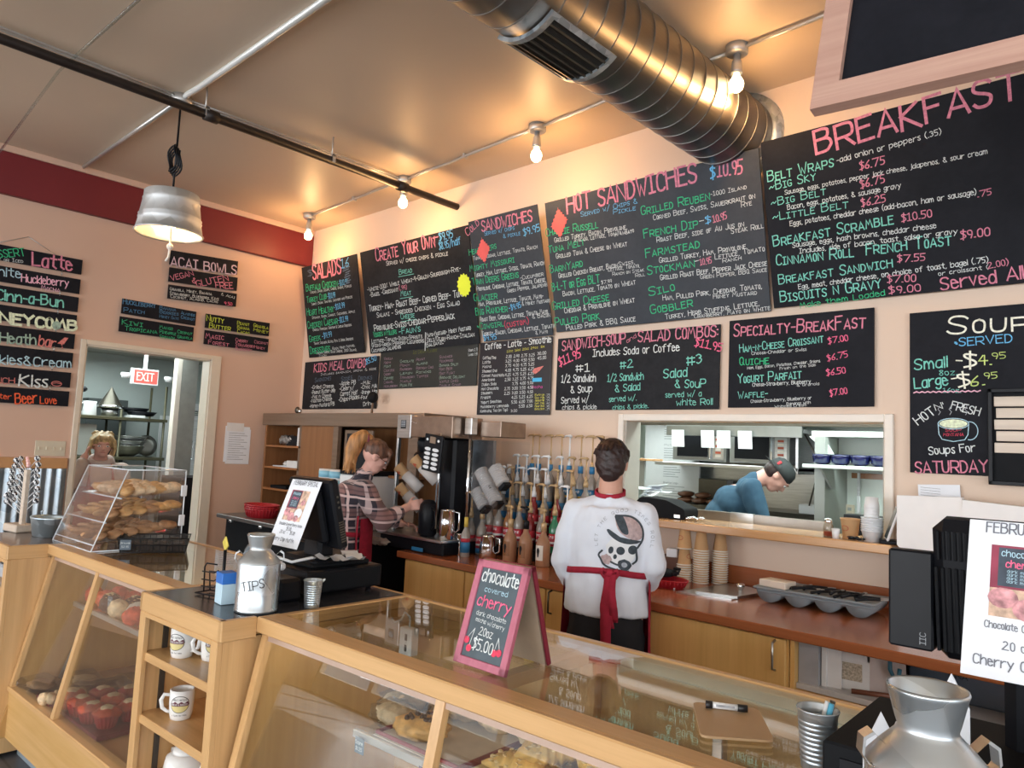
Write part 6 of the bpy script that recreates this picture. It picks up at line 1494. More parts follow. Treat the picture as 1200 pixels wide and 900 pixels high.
bw_ = cthing2('steel_bowl', 'brown tub with white napkins beside the elbow of the employee in white', 'tub', -2.40, -.20, CZ); M().lathe([(.06, 0), (.075, .13), (.078, .135), (.070, .13), (.056, .006), (0, .006)], 28).obj('tub', mat('brown_tub', (.16, .09, .07), .4), bw_); b = M(); b.T = Tr(.0, 0, .12) @ R(20, 'Z'); b.box((-.04, -.03, 0), (.03, .03, .06), .006); b.obj('napkins', m_paper, bw_)
wp = cthing2('white_folder', 'large white foam folder box standing at the right end of the back counter', 'box', -1.115, -.22, CZ)
m_foam = mat('white_foam', (.86, .84, .82), .7, var=.02)
b = M(); b.T = Tr(0, 0, .30); b.prism([(0, .06), (.0, .30), (.28, .31), (.29, .03), (.05, .0)], .05, (0, 0, 0), (1, 0, 0), (0, 0, 1)); b.obj('lid', m_foam, wp); b = M(); b.T = Tr(.285, -.005, .30); b.prism([(0, .03), (.0, .30), (.55, .27), (.55, .03)], .06, (0, 0, 0), (1, 0, 0), (0, 0, 1)); b.obj('lid', m_foam, wp)
b = M(); b.T = Tr(.0, .0, .0); b.prism([(0, .01), (-.01, .33), (.30, .30), (.30, .0), (.06, -.0)], .05, (0, .04, 0), (1, 0, 0), (0, 0, 1)); b.obj('base', m_foam, wp); M().box((.30, -.02, 0), (.80, .05, .31), .01).obj('base', m_foam, wp)
nn_ = cthing2('notice', 'small white printed note on the wall above the white foam box', 'paper', -1.08, -.02, 1.50); b = M(); b.T = R(-3, 'Y'); b.box((0, -.004, 0), (.19, 0, .075)); b.obj('sheet', m_paper, nn_); b = M(); b.T = Matrix(((1, 0, 0, 0), (0, 0, -1, -.005), (0, 1, 0, 0), (0, 0, 0, 1)))
for i in range(4): b.ribbon([(.01, .062-.013*i), (.10, .058-.013*i)], .002, .001)
b.obj('lettering', CH['grey'], nn_, fix=False)
# ================================================================== syrup rack
rk = cthing2('tiered_rack', 'stepped black rack holding the pump syrup bottles', 'rack', -3.78, -.48, CZ)
for i, (y0, y1, z) in enumerate(((.0, .11, .07), (.11, .22, .17), (.22, .33, .26), (.33, .46, .36))): M().box((0, y0, 0 if i == 0 else z-.14), (.92, y1, z), .003).obj('step', m_blackmat, rk)
m_gold = mat('gold_pump', (.55, .38, .20), .35, .2, var=.05); m_lblue = mat('label_blue', (.02, .16, .34), .5, var=.25, vs=30); m_lred = mat('label_red', (.45, .03, .05), .5, var=.3, vs=30); m_lyel = mat('label_yellow', (.62, .44, .08), .5); m_bluecap = mat('blue_cap', (.03, .20, .42), .4)
SY = {k: mat('syrup_'+k, c, .15, var=.1, spec=.6) for k, c in dict(clear=(.30, .27, .24), amber=(.30, .14, .06), red=(.25, .02, .02), green=(.03, .20, .10), brown=(.16, .07, .04)).items()}
def pump_bottle(label, x, y, z, liq, lab, pump, cap=None, rz=0, hp=.20):
    rt = cthing2('syrup_bottle', label, 'bottle', x, y, z, rz, 'pump syrup bottles on the tiered rack')
    M().lathe([(.030, 0), (.037, .004), (.037, .155), (.030, .185), (.016, .215), (.0145, .225), (.0145, .255), (0, .255)], 22).obj('glass', SY[liq], rt)
    if lab:
        M().lathe([(.0376, .045), (.0376, .125)], 22).obj('label', lab, rt); M().lathe([(.0379, .060), (.0379, .075)], 22).obj('label_band', m_lyel if lab is m_lblue else m_plastw, rt)
        b = M(); text(b, 'Syrup', -.022, .095, .022, .100, .018, 'b', z=0, jit=False); b.v = [(.0382*sin(p[0]/.038), -.0382*cos(p[0]/.038), p[1]) for p in b.v]; b.obj('lettering', m_plastw, rt, fix=False)
    if cap: M().lathe([(.019, .235), (.019, .285), (0, .285)], 18).obj('cap', cap, rt); z0 = .285
    else: M().lathe([(.018, .245), (.018, .27), (.013, .285), (.008, .29)], 16).obj('collar', pump, rt); z0 = .285
    b = M(); b.cone((0, 0, z0-.01), (0, 0, z0+.03), .013, .009, 12); b.cone((0, 0, z0+.02), (0, 0, z0+hp-.03), .0055, .0055, 8); b.tube([(.012, 0, z0+hp-.03), (0, 0, z0+hp-.022), (-.045, 0, z0+hp-.022), (-.062, 0, z0+hp-.034)], [.011, .010, .006, .0045], 8); b.obj('pump', pump, rt)
    return rt
ords = ['first', 'second', 'third', 'fourth', 'fifth', 'sixth', 'seventh', 'eighth', 'ninth']
# rows: y, base z, pump heights
ROWS = [
 ('top row', -.10, 1.28, [(-3.68, 'clear', None, m_gold, m_bluecap), (-3.615, 'clear', None, m_gold, m_bluecap), (-3.50, 'clear', None, m_gold, m_bluecap), (-3.40, 'clear', None, m_gold, m_bluecap), (-3.325, 'clear', m_lblue, m_plastw, m_bluecap), (-3.22, 'clear', m_lblue, m_gold, m_bluecap), (-3.12, 'clear', m_lblue, m_gold, m_bluecap), (-3.04, 'clear', m_lblue, m_gold, m_bluecap)]),
 ('second row', -.205, 1.18, [(-3.73, 'clear', m_lblue, m_plastw, None), (-3.64, 'clear', m_lblue, m_plastw, None), (-3.53, 'amber', m_lblue, m_plastw, None), (-3.43, 'clear', m_lblue, m_plastw, None), (-3.31, 'clear', m_lblue, m_plastw, None), (-3.20, 'clear', m_lblue, m_gold, None), (-3.09, 'clear', m_lblue, m_gold, None)]),
 ('third row', -.315, 1.09, [(-3.76, 'clear', m_lblue, m_plastw, None), (-3.67, 'clear', m_lblue, m_gold, None), (-3.57, 'clear', m_lblue, m_plastw, None), (-3.46, 'red', m_lred, m_plastw, None), (-3.36, 'clear', m_lred, m_plastw, None), (-3.25, 'red', m_lred, m_gold, None), (-3.13, 'green', m_lred, m_gold, None)]),
 ('fourth row', -.425, .99, [(-3.78, 'clear', m_lred, m_gold, None), (-3.69, 'clear', m_lred, m_gold, None), (-3.59, 'amber', m_lred, m_gold, None), (-3.49, 'clear', m_lred, m_gold, None), (-3.39, 'red', m_lred, m_gold, None), (-3.28, 'clear', m_lred, m_gold, None), (-3.17, 'green', m_lred, m_gold, None), (-3.07, 'clear', m_lred, m_plastw, None)])]
for rn, y, z, L in ROWS:
    for i, (x, lq, lb, pm, cp_) in enumerate(L):
        pump_bottle('%s syrup bottle with %s pump, %s from left, %s of rack' % ({'clear': 'clear', 'amber': 'amber', 'red': 'dark red', 'green': 'green'}[lq], 'white' if pm is m_plastw else 'gold', ords[i], rn), x, y, z, lq, lb, pm, cp_, -10+7*(i % 4), .235 if rn == 'top row' else .18)
for i, (x, lab) in enumerate(((-3.83, 'red and blue labelled syrup bottle at the left front of the rack'), (-3.72, 'second red and blue labelled syrup bottle at the left front of the rack'))):
    rt = pump_bottle(lab, x, -.56, CZ, 'clear', m_lred, m_gold, None, 10, .16); M().lathe([(.0378, .01), (.0378, .045)], 22).obj('label', m_lblue, rt, label='blue label band')
for i, (x, y, lab) in enumerate(((-3.385, -.62, 'left'), (-3.265, -.60, 'middle'), (-3.13, -.58, 'right'))):
    rt = cthing2('sauce_bottle', 'large brown coffee sauce bottle with a pump, %s of the three on the counter' % lab, 'bottle', x, y, CZ, 0, 'large sauce bottles in front of the rack')
    M().lathe([(.040, 0), (.046, .006), (.046, .13), (.040, .165), (.020, .20), (.017, .21), (.017, .235), (0, .235)], 28).obj('body', mat('caramel_sauce', (.40, .20, .11), .3, var=.12, vs=8) if i == 0 else bpy.data.materials['caramel_sauce'], rt)
    M().lathe([(.019, .225), (.019, .27), (.012, .28), (0, .28)], 16).obj('collar', (m_gold, m_black, m_gold)[i], rt); b = M(); b.cone((0, 0, .27), (0, 0, .36), .007, .007, 8); b.tube([(.012, 0, .35), (0, 0, .36), (-.055, 0, .362)], [.012, .010, .006], 8); b.obj('pump', (m_gold, m_black, m_gold)[i], rt)
    b = M(); vs = []
    for a in range(9):
        q = -.7+1.4*a/8
        for z in (.04, .135): vs.append((.0467*sin(q), -.0467*cos(q), z))
    b.add(vs, [(2*a, 2*a+2, 2*a+3, 2*a+1) for a in range(8)], True); b.obj('label', (m_hutch, m_hutch, m_cupw)[i], rt, fix=False)
    b = M(); b.prism([(.008*cos(q)*(1.2+.4*sin(3*q)), .03*sin(q)) for q in [2*pi*k/16 for k in range(16)]], .001, (0, -.0485, .09), (1, 0, 0), (0, 0, 1)); b.obj('emblem', m_ink, rt)
# ================================================================== espresso and lid area
m_bsteel = mat('blue_grey_steel', (.22, .26, .30), .3, .7, var=.2)
es = cthing2('coffee_brewer', 'tall stainless coffee machine housing beside the plaid-shirted employee', 'coffee machine', -4.46, -.78, CZ)
M().box((0, 0, .79), (.16, .02, .965), .003).obj('top_panel', m_steel, es); M().box((.16, .0, .80), (.62, .30, .955), .004).obj('top_box', mat('reflection_brown', (.30, .22, .17), .28, .8, var=.15), es)  # brown reflection on the right-hand box is put into its steel colour
M().box((0, .02, .80), (.16, .45, .96), .003).obj('top_box', m_steel, es)
b = M(); b.box((.045, -.002, .86), (.105, .0, .925)); b.obj('label_plate', m_ink, es)
b = M(); b.T = Matrix(((1, 0, 0, .05), (0, 0, -1, -.003), (0, 1, 0, .87), (0, 0, 0, 1)))
for i in range(4): b.ribbon([(.004, .045-.012*i), (.022, .045-.012*i)], .007, 0); b.ribbon([(.030, .045-.012*i), (.048, .045-.012*i)], .007, 0)
b.obj('lettering', CH['grey'], es, fix=False)
M().box((0, .0, .0), (.022, .03, .79), .003).obj('post', m_steel, es); M().box((.0, .42, .0), (.62, .45, .80)).obj('back_panel', m_bsteel, es)
M().box((.0, -.10, .0), (.70, .40, .085), .008).obj('base', m_black, es); M().box((-.01, -.12, .085), (.70, .35, .105), .004).obj('drip_tray', m_steel, es); M().box((.40, -.125, .01), (.52, -.118, .035), .002).obj('blue_badge', m_bluecap, es)
M().lathe([(.085, 0), (.10, -.04), (.085, -.10), (.05, -.13), (0, -.13)], 24, (.16, .20, .80)).obj('hopper', m_black, es); M().box((.10, .08, .60), (.26, .25, .69), .02).obj('brew_head', m_black, es)
for x in (.175, .20, .225): M().cone((x, -.004, .915-.25*(x-.175)), (x, .002, .915-.25*(x-.175)), .004, .004, 8).obj('screw', m_chrome, es)
CT = R(32, 'X') @ R(-38, 'Y')
for i, (x, z, lab) in enumerate(((-4.36, 1.50, 'lower left cup column'), (-4.18, 1.565, 'upper right cup column'), (-4.34, 1.355, 'bottom cup column'))):
    rt = cthing2('cup_column', 'slanted stack of kraft paper cups in the coffee machine, '+lab, 'cups', x, -.83, z, 0, 'slanted cup stacks')
    a = R(-128, 'Y')   # cups point up-left
    for j in range(2):
        b = M(); b.T = CT; b.lathe([(.041, -.085), (.041, -.24), (0, -.24)] if j else [(0, -.004), (.036, -.004), (.040, 0), (.043, -.003), (.040, -.006), (.032, -.095), (0, -.095)], 24)
        b.obj('cup' if j == 0 else 'holder_tube', (m_kraft if j == 0 else m_pclear), rt)
    b = M(); b.T = CT; b.lathe([(.0375, .0015), (0, .0015)], 24); b.obj('cup_mouth', m_cupw, rt)
    b2 = M(); b2.T = CT; vs = []
    for k in range(9): q = -.5+1.0*k/8; vs += [(.0385*sin(q), -.0385*cos(q), -.035-.008*sin(k)), (.0375*sin(q), -.0375*cos(q), -.058+.006*cos(k))]
    b2.add(vs, [(2*k, 2*k+2, 2*k+3, 2*k+1) for k in range(8)]); b2.obj('logo', m_cupred, rt, fix=False)
# black label tower
tw = cthing2('label_panel', 'black leaning panel with five rows of silver oval plates on the coffee machine', 'panel', -4.07, -.84, 1.49, -4); T = R(6, 'Y') @ Matrix.Diagonal((1.3, 1, 1, 1))
b = M(); b.T = T; b.box((0, -.01, 0), (.16, .01, .26), .004); b.obj('panel', m_black, tw)
for i in range(5):
    for j in range(2):
        b = M(); b.T = T @ Tr(.045+.068*j, -.011, .028+.032*i); b.prism([(.029*cos(q), .012*sin(q)) for q in [2*pi*k/18 for k in range(18)]], .003, (0, 0, 0), (1, 0, 0), (0, 0, 1)); b.obj('oval_plate', m_plastw, tw)
    b = M(); b.T = T @ Tr(.079, -.0145, .028+.032*i); b.prism([(.008*cos(q), .008*sin(q)) for q in [2*pi*k/12 for k in range(12)]], .002, (0, 0, 0), (1, 0, 0), (0, 0, 1)); b.obj('button', m_black, tw)
b = M(); b.T = T; b.box((.055, -.014, .20), (.105, -.010, .245)); b.obj('display', mat('brown_display', (.25, .18, .13), .3), tw)
for x in (.03, .13): b = M(); b.T = T @ Tr(x, -.012, .222); b.ball((0, 0, 0), (.010, .003, .010), 10, 6); b.obj('button', m_plastw, tw)
M().tube([(.20, .0, .26), (.17, .02, -.40)], .006, 6).obj('rod', m_chrome, tw)
adopt(tw, es)
# grinder column, black carafe, steel pitchers
gr = cthing2('grinder', 'black coffee grinder body between the label panel and the lid rack', 'grinder', -3.98, -.62, CZ+.105, 0); M().box((-.07, -.08, 0), (.09, .12, .70), .02).obj('body', m_black, gr); M().lathe([(.04, 0), (.045, .01), (.045, .13), (.04, .14), (0, .14)], 24, (.0, -.02, .70)).obj('canister', m_chrome, gr)
cv = cthing2('carafe', 'round black carafe standing in the coffee machine', 'carafe', -4.02, -.80, CZ+.106); M().lathe([(.05, 0), (.065, .02), (.07, .16), (.06, .22), (.035, .25), (0, .255)], 28).obj('body', m_black, cv); M().tube([(.06, -.02, .20), (.11, -.03, .18), (.11, -.03, .08), (.07, -.02, .05)], .009, 8).obj('handle', m_black, cv)
def pitcher(label, x, y, z, r, h, rz):
    rt = cthing2('steel_pitcher', label, 'pitcher', x, y, z, rz); M().lathe([(r*.95, 0), (r, .004), (r*.96, h*.6), (r*.82, h-.004), (r*.85, h), (r*.78, h-.002), (r*.9, .01), (0, .01)], 28).obj('body', m_chrome, rt)
    M().tube([(r*.85, 0, h-.01), (r+.035, 0, h-.015), (r+.035, 0, h*.35), (r*.95, 0, h*.22)], .006, 8).obj('handle', m_chrome, rt); return rt
pitcher('tall steel milk pitcher on the drip tray of the coffee machine', -3.82, -.80, CZ+.106, .058, .20, 20)
pitcher('steel milk pitcher on the counter beside the vanilla bottle', -3.57, -.64, CZ, .060, .15, 10)
pitcher('small steel pitcher on the counter left of the vanilla bottle', -3.79, -.70, CZ, .045, .14, 200)
bt = cthing2('syrup_bottle', 'slim bottle with yellow cap and blue label by the steel pitchers', 'bottle', -3.69, -.74, CZ); M().lathe([(.030, 0), (.032, .003), (.032, .15), (.013, .19), (.012, .22), (0, .22)], 22).obj('glass', SY['clear'], bt); M().lathe([(.0325, .03), (.0325, .12)], 22).obj('label', m_lblue, bt); M().lathe([(.0328, .10), (.0328, .125)], 22).obj('label_band', m_lred, bt); M().lathe([(.014, .20), (.014, .265), (0, .268)], 14).obj('cap', m_lyel, bt)
# lid rack
lr = cthing2('lid_rack', 'clear acrylic lid rack with a steel post beside the syrup bottles', 'rack', -3.84, -.62, CZ)
M().tube([(.05, -.03, 0), (.05, -.03, .93)], .011, 10).obj('post', m_chrome, lr); M().box((.02, -.06, .83), (.09, .0, .95), .004).obj('post_cap', m_steel, lr); M().box((.06, -.02, .20), (.34, -.016, .80)).obj('front_panel', m_acryl, lr); M().box((.06, .28, .20), (.34, .284, .80)).obj('rear_panel', m_acryl, lr)
M().box((.06, -.02, .78), (.34, .29, .785)).obj('top_panel', m_acryl, lr); M().box((.10, .02, .82), (.30, .28, .93), .004).obj('carton', bpy.data.materials['reflection_brown'], lr)
for i, (x, z, lab) in enumerate(((-3.76, 1.50, 'upper left'), (-3.62, 1.53, 'upper right'), (-3.79, 1.36, 'lower left'), (-3.68, 1.40, 'middle'))):
    rt = cthing2('lid_stack', 'slanted stack of clear cup lids in the lid rack, %s' % lab, 'lids', x, -.56, z, 0, 'slanted clear lid stacks')
    for j in range(9): b = M(); b.T = R(-40, 'Y') @ Tr(0, 0, -.016*j); b.lathe([(.050, 0), (.052, -.004), (.046, -.010), (.044, -.014)], 24); b.obj('lid', m_pclear, rt)
    b = M(); b.T = R(-40, 'Y') @ Tr(0, 0, -.15); b.box((-.035, -.035, -.03), (.035, .035, .0), .004); b.obj('holder', m_black, rt)
for i, (x, lb) in enumerate(((-3.86, 'first'), (-3.77, 'second'), (-3.67, 'third'))):
    rt = cthing2('syrup_bottle', 'blue capped bottle seen through the lid rack, %s from the left' % lb, 'bottle', x, -.16, 1.28, 0, 'blue capped bottles behind the lid rack')
    M().lathe([(.034, 0), (.034, .13), (.014, .19), (.013, .22), (0, .22)], 20).obj('glass', SY['clear'], rt); M().lathe([(.0345, .02), (.0345, .10)], 20).obj('label', m_lblue, rt); M().lathe([(.018, .20), (.018, .27), (0, .27)], 14).obj('cap', m_bluecap if i else m_plastw, rt)
pl_ = cthing2('wall_shelf', 'narrow black shelf behind the lid rack', 'shelf', -3.94, -.22, 1.26); M().box((0, 0, 0), (.32, .22, .02), .002).obj('board', m_blackmat, pl_)
bn2 = cthing2('cloth', 'crumpled tan cloth on the counter by the hands of the plaid-shirted employee', 'cloth', -4.45, -.90, CZ); b = M()
for i in range(3): b.ball((.05*i-.05, .01*i, .025), (.05, .035, .025), 14, 9, .7, 22, i+9)
b.obj('cloth', mat('tan_cloth', (.48, .36, .28), .9), bn2)
# ================================================================== desk and hutch, left
dk = cthing2('desk', 'black under-counter unit with a grey metal worktop in the left corner', 'desk', -6.70, 0, 0)
M().box((0, -1.07, .915), (2.1, -.02, .95), .004).obj('worktop', mat('grey_metal_top', (.16, .15, .145), .35, .5), dk); M().box((.06, -1.00, 0), (2.05, -.02, .90)).obj('body', m_blackmat, dk)
for x in (.25, .8): M().box((x, -1.075, .895), (x+.05, -1.05, .915), .003).obj('bracket', m_steel, dk)
M().box((1.30, -1.02, .05), (2.03, -1.0, .88), .004).obj('door', m_black, dk)
for k in range(3): 
    rt = cthing2('food_basket', 'red plastic food basket, %s of the stack on the left desk' % ('lowest', 'middle', 'top')[k], 'basket', -6.26, -.86, .95+.018*k, 0, 'nested red baskets on the left desk'); basket(rt, .20, .13, .075)
hu = cthing2('hutch', 'brown oak shelving hutch against the back wall below the KIDS MEAL board', 'shelving', -7.06, -.45, 0)
M().box((-.02, -.03, 1.80), (2.55, .44, 1.92), .004).obj('top', m_hutchtop, hu); M().box((0, 0, .96), (.03, .44, 1.80)).obj('side_panel', m_hutch, hu); M().box((.03, .41, .96), (2.5, .43, 1.80)).obj('back_panel', m_hutch, hu)
M().box((.70, 0, .96), (1.26, .03, 1.80)).obj('front_panel', m_hutch, hu); M().box((1.25, -.005, .96), (1.33, .03, 1.80)).obj('pale_post', m_hutchtop, hu); M().box((2.34, -.005, .96), (2.46, .03, 1.80)).obj('pale_post', m_hutchtop, hu)
for z in (1.60, 1.385, 1.17): M().box((.03, .0, z-.02), (.70, .41, z), .002).obj('shelf', mat('orange_oak', (.38, .15, .05), .4) if z == 1.60 else bpy.data.materials['orange_oak'], hu)
M().box((.66, .0, .96), (.70, .41, 1.80)).obj('divider', m_hutchtop, hu)
M().box((1.33, .0, 1.38), (2.34, .41, 1.40)).obj('shelf', m_hutch, hu)
sb = cthing2('small_chalkboard', 'small chalkboard with lime scribbles in the hutch behind the ponytail', 'chalkboard', -5.66, -.43, 1.40); M().box((0, 0, 0), (.42, .02, .37), .003).obj('frame', m_hutchtop, sb); M().box((.04, -.003, .03), (.39, .0, .34)).obj('panel', m_board, sb); b = M(); b.T = Matrix(((1, 0, 0, 0), (0, 0, -1, -.004), (0, 1, 0, 0), (0, 0, 0, 1)))
for x in (.10, .16, .20): b.ribbon([(x, .12), (x+.02, .28)], .006, .001)
b.obj('lettering', CH['lime2'], sb, fix=False)
def hb(name, label, cat, x, y, z, sx, sy, sz, mt, c=.004, rz=0):
    rt = cthing2(name, label, cat, x, y, z, rz); M().box((0, 0, 0), (sx, sy, sz), c).obj('body', mt, rt); return rt
rt = hb('storage_box', 'black box with silver goods on the top shelf of the hutch', 'box', -6.68, -.42, 1.60, .20, .20, .10, m_black); b = M(); random.seed(4)
for i in range(6): b.ball((-.12+.035*i, .02, .05+.02*(i % 2)), (.04, .03, .035), 12, 8, .6, 25, i)
b.obj('foil', mat('grey_foil', (.35, .32, .30), .35, .5, var=.4, vs=40), rt)
hb('storage_box', 'tall white box at the right of the top hutch shelf', 'box', -6.47, -.43, 1.60, .08, .20, .18, m_card)
rt = hb('storage_box', 'white cardboard box on the middle shelf of the hutch', 'box', -6.62, -.44, 1.385, .20, .20, .07, m_card)
rt = cthing2('paper_pile', 'loose white papers on the middle shelf of the hutch', 'papers', -6.92, -.42, 1.385); M().box((0, 0, 0), (.28, .2, .012), .003).obj('sheets', m_paper, rt); M().ball((.22, .06, .035), (.09, .06, .03), 14, 8, .6, 22, 3).obj('crumpled_sheet', m_card, rt)
hb('paper_pile', 'dark flat binders on the bottom shelf of the hutch', 'papers', -6.90, -.44, 1.17, .30, .20, .03, m_blackmat)
rt = cthing2('bundle', 'white cloth bundle on the desk before the hutch', 'cloth', -5.95, -.60, .95); b = M(); b.box((-.12, -.05, 0), (.14, .1, .22), .01); b.obj('black_base', m_black, rt); b = M(); b.ball((0, 0, .25), (.10, .07, .05), 16, 10, .6, 22, 6); b.obj('cloth', m_paper, rt)
hb('small_jar', 'small white jar on the desk beside the cloth bundle', 'jar', -5.80, -.64, .95, .05, .05, .26, m_plastw, .012)
for i, (x, m1, lab) in enumerate(((-5.62, mat('lime_label', (.40, .65, .18), .5), 'left'), (-5.46, mat('aqua_label', (.35, .62, .70), .5), 'right'))):
    rt = cthing2('canister', 'tall white canister with a bright label behind the plaid shirt, the %s one' % lab, 'canister', x, -.62, .95, 0); M().lathe([(.065, 0), (.065, .47), (0, .47)], 22).obj('body', m_plastw, rt); M().lathe([(.066, .30), (.066, .38)], 22).obj('label', m1, rt); M().lathe([(.0665, .40), (.0665, .455)], 22).obj('label', mat('orange_blue_label', (.25, .55, .72), .5), rt)
rt = hb('white_dispenser', 'white dispenser with a black top behind the plaid-shirted employee', 'dispenser', -5.36, -.66, .95, .40, .30, .44, m_plastw, .01); M().box((0, 0, .44), (.40, .30, .48), .006).obj('lid', m_black, rt)
og = cthing2('owl_ornament', 'tiny ornament on top of the hutch below the left of the KIDS MEAL board', 'ornament', -6.55, -.40, 1.92); M().ball((0, 0, .035), (.03, .025, .035), 14, 9).obj('body', m_darksteel, og); M().ball((.045, 0, .025), (.022, .02, .025), 12, 8).obj('glass_piece', m_chrome, og)
kn = cthing2('speaker_ball', 'round black speaker ball on a stem on top of the hutch', 'ornament', -5.66, -.15, 1.92); M().ball((0, 0, .17), (.05, .05, .055), 18, 12).obj('ball', m_blackmat, kn); M().cone((0, 0, 0), (0, 0, .13), .012, .010, 10).obj('stem', m_hutchtop, kn)
# ================================================================== kitchen through the hatch
m_dull = mat('dull_hood_steel', (.26, .27, .26), .4, .8, var=.2, vs=4)
hd = cthing2('exhaust_hood', 'stainless steel exhaust hood across the kitchen behind the hatch', 'hood', -4.4, 1.2, 0); M().box((0, 0, 1.93), (3.2, .03, 2.25), .003).obj('dark_soffit', m_darksteel, hd); M().box((1.08, -.01, 1.845), (2.23, .02, 1.93), .003).obj('rail', m_dull, hd); M().box((0, .03, 2.0), (3.2, 1.2, 2.25)).obj('body', m_darksteel, hd)
for i, x in enumerate((-3.25, -2.98, -2.84, -2.66)):
    rt = cthing2('order_ticket', 'white order ticket hanging from the steel rail, %s from the left' % ords[i], 'ticket', x, 1.17, 1.77, 0, 'order tickets on the rail'); b = M(); b.T = R(6, 'X'); b.box((0, 0, -.02), (.115, .002, .12)); b.obj('sheet', m_paper, rt)
for i, (x, lab) in enumerate(((-3.50, 'left microwave with grey front on the kitchen wall shelf'), (-2.95, 'right microwave with grey front on the kitchen wall shelf'))):
    rt = cthing2('microwave', lab, 'microwave', x, 1.6, 1.64); M().box((0, 0, 0), (.52, .38, .27), .006).obj('body', mat('microwave_grey', (.30, .31, .30), .3, .5) if i == 0 else bpy.data.materials['microwave_grey'], rt); M().box((.05, -.012, .035), (.35, 0, .235), .004).obj('door', m_black, rt)
    M().box((.37, -.022, .02), (.385, -.004, .25), .003).obj('handle', m_chrome, rt); M().box((.40, -.006, .02), (.50, 0, .25), .002).obj('control_panel', m_steel, rt)
    for k in range(6): M().box((.425, -.009, .04+.028*k), (.475, -.005, .058+.028*k)).obj('button', m_cupred if k % 2 else m_cupw, rt)
sf = cthing2('wall_shelf', 'stainless shelf under the microwaves', 'shelf', -3.62, 1.5, 1.59); M().box((0, 0, 0), (1.30, .55, .03), .003).obj('board', m_steel, sf); M().box((1.28, .0, -.02), (1.30, .5, .30)).obj('side_panel', m_steel, sf)
st = cthing2('wall_cladding', 'stainless wall sheet behind the cook', 'panel', -3.7, 2.1, .9); M().box((0, 0, 0), (1.62, .02, 1.05)).obj('sheet', m_steel, st)
ps = cthing2('menu_poster', 'tall white printed recipe sheet on the kitchen wall at the left of the hatch', 'poster', -4.02, 1.95, 1.25); M().box((0, 0, 0), (.60, .02, .78)).obj('sheet', m_plastw, ps); b = M(); b.T = Matrix(((1, 0, 0, 0), (0, 0, -1, -.002), (0, 1, 0, 0), (0, 0, 0, 1))); random.seed(6)
for blk in range(4):
    text(b, ('Breads', 'Patties', 'Sausage Rolls', 'Breakfast Wraps')[blk], .22, .70-.18*blk, .38, .70-.18*blk, .016, 'b', z=.001)
    for i in range(5): b.ribbon([(.22, .675-.18*blk-.022*i), (.22+random.uniform(.10, .26), .675-.18*blk-.022*i)], .005, .001)
b.obj('lettering', CH['grey'], ps, fix=False)
cs = cthing2('corner_shelf', 'small wooden corner shelf at the left inside the hatch', 'shelf', -3.62, .90, 1.62); M().box((0, 0, 0), (.30, .25, .02), .002).obj('board', m_ledge, cs); M().prism([(0, 0), (.18, 0), (.18, -.30)], .02, (.05, .1, 0), (1, 0, 0), (0, 0, 1)).obj('bracket', m_kgrey, cs); M().cone((.16, .1, .02), (.16, .1, .10), .008, .004, 8).obj('pin', m_black, cs)
pw = cthing2('paper_heap', 'heap of crumpled white order slips inside the left of the hatch', 'papers', -3.05, .42, 1.30); random.seed(12)
for i in range(9): b = M(); b.T = Tr(-.02+.05*(i % 3), .02*i, .02+.016*i) @ R(i*37, 'Z') @ R(random.uniform(-30, 30), 'X'); b.box((-.10, -.035, 0), (.10, .035, .002)); b.obj('slip', m_paper, pw)
tbk = cthing2('prep_table', 'stainless steel prep table edge just behind the hatch ledge', 'table', -3.2, .30, 0); M().box((0, 0, .86), (1.57, .02, 1.315), .003).obj('backsplash', mat('dull_steel', (.34, .31, .28), .35, .7, var=.08), tbk); M().box((0, .02, .86), (1.57, .42, .89), .003).obj('top', m_steel, tbk); M().box((.92, -.004, 1.19), (1.08, .024, 1.318), .002).obj('joint_cap', m_steel, tbk)
for x in (.03, 1.50): M().box((x, .05, 0), (x+.04, .09, .86)).obj('leg', m_steel, tbk)
cs2 = cthing2('prep_counter', 'stainless counter along the kitchen back wall beside the cook', 'counter', -3.72, 1.60, 0); M().box((0, 0, 1.22), (1.9, .50, 1.26), .003).obj('top', m_darksteel, cs2); M().box((.02, .05, 0), (1.88, .48, 1.22)).obj('body', m_darksteel, cs2)
for i, (x, z) in enumerate(((-3.42, 1.26), (-3.28, 1.26), (-3.14, 1.26), (-3.42, 1.31), (-3.25, 1.31))):
    rt = cthing2('bread_roll', 'dark brown loaf stacked on the kitchen counter, %s of the stack' % ('bottom left', 'bottom middle', 'bottom right', 'upper left', 'upper right')[i], 'bread', x, 1.72, z, 0, 'dark loaves on the kitchen counter'); M().ball((0, 0, .028), (.068, .10, .030), 16, 9, .15).obj('crust', SY['brown'], rt)
hb('steel_container', 'tall grey container behind the dark loaves', 'container', -3.40, 1.90, 1.26, .28, .12, .22, m_darksteel)
co = cthing2('kitchen_post', 'grey steel post and panel right of the cook', 'post', -2.06, 1.15, 0); M().box((0, 0, 0), (.075, .5, 1.86), .003).obj('post', m_kgrey, co)
rs = cthing2('wall_shelf', 'white shelf on the right kitchen wall with blue enamel bowls', 'shelf', -2.07, .95, 1.63); M().box((0, 0, 0), (1.0, .32, .025), .003).obj('board', m_kwhite, rs)
for x in (.10, .85): M().prism([(0, 0), (.0, -.15), (-.03, -.15), (-.25, 0)][::-1], .015, (x, .30, 0), (0, 1, 0), (0, 0, 1)).obj('bracket', m_kgrey, rs)
m_blue = mat('cobalt_enamel', (.006, .008, .055), .15, var=.3, vs=20)
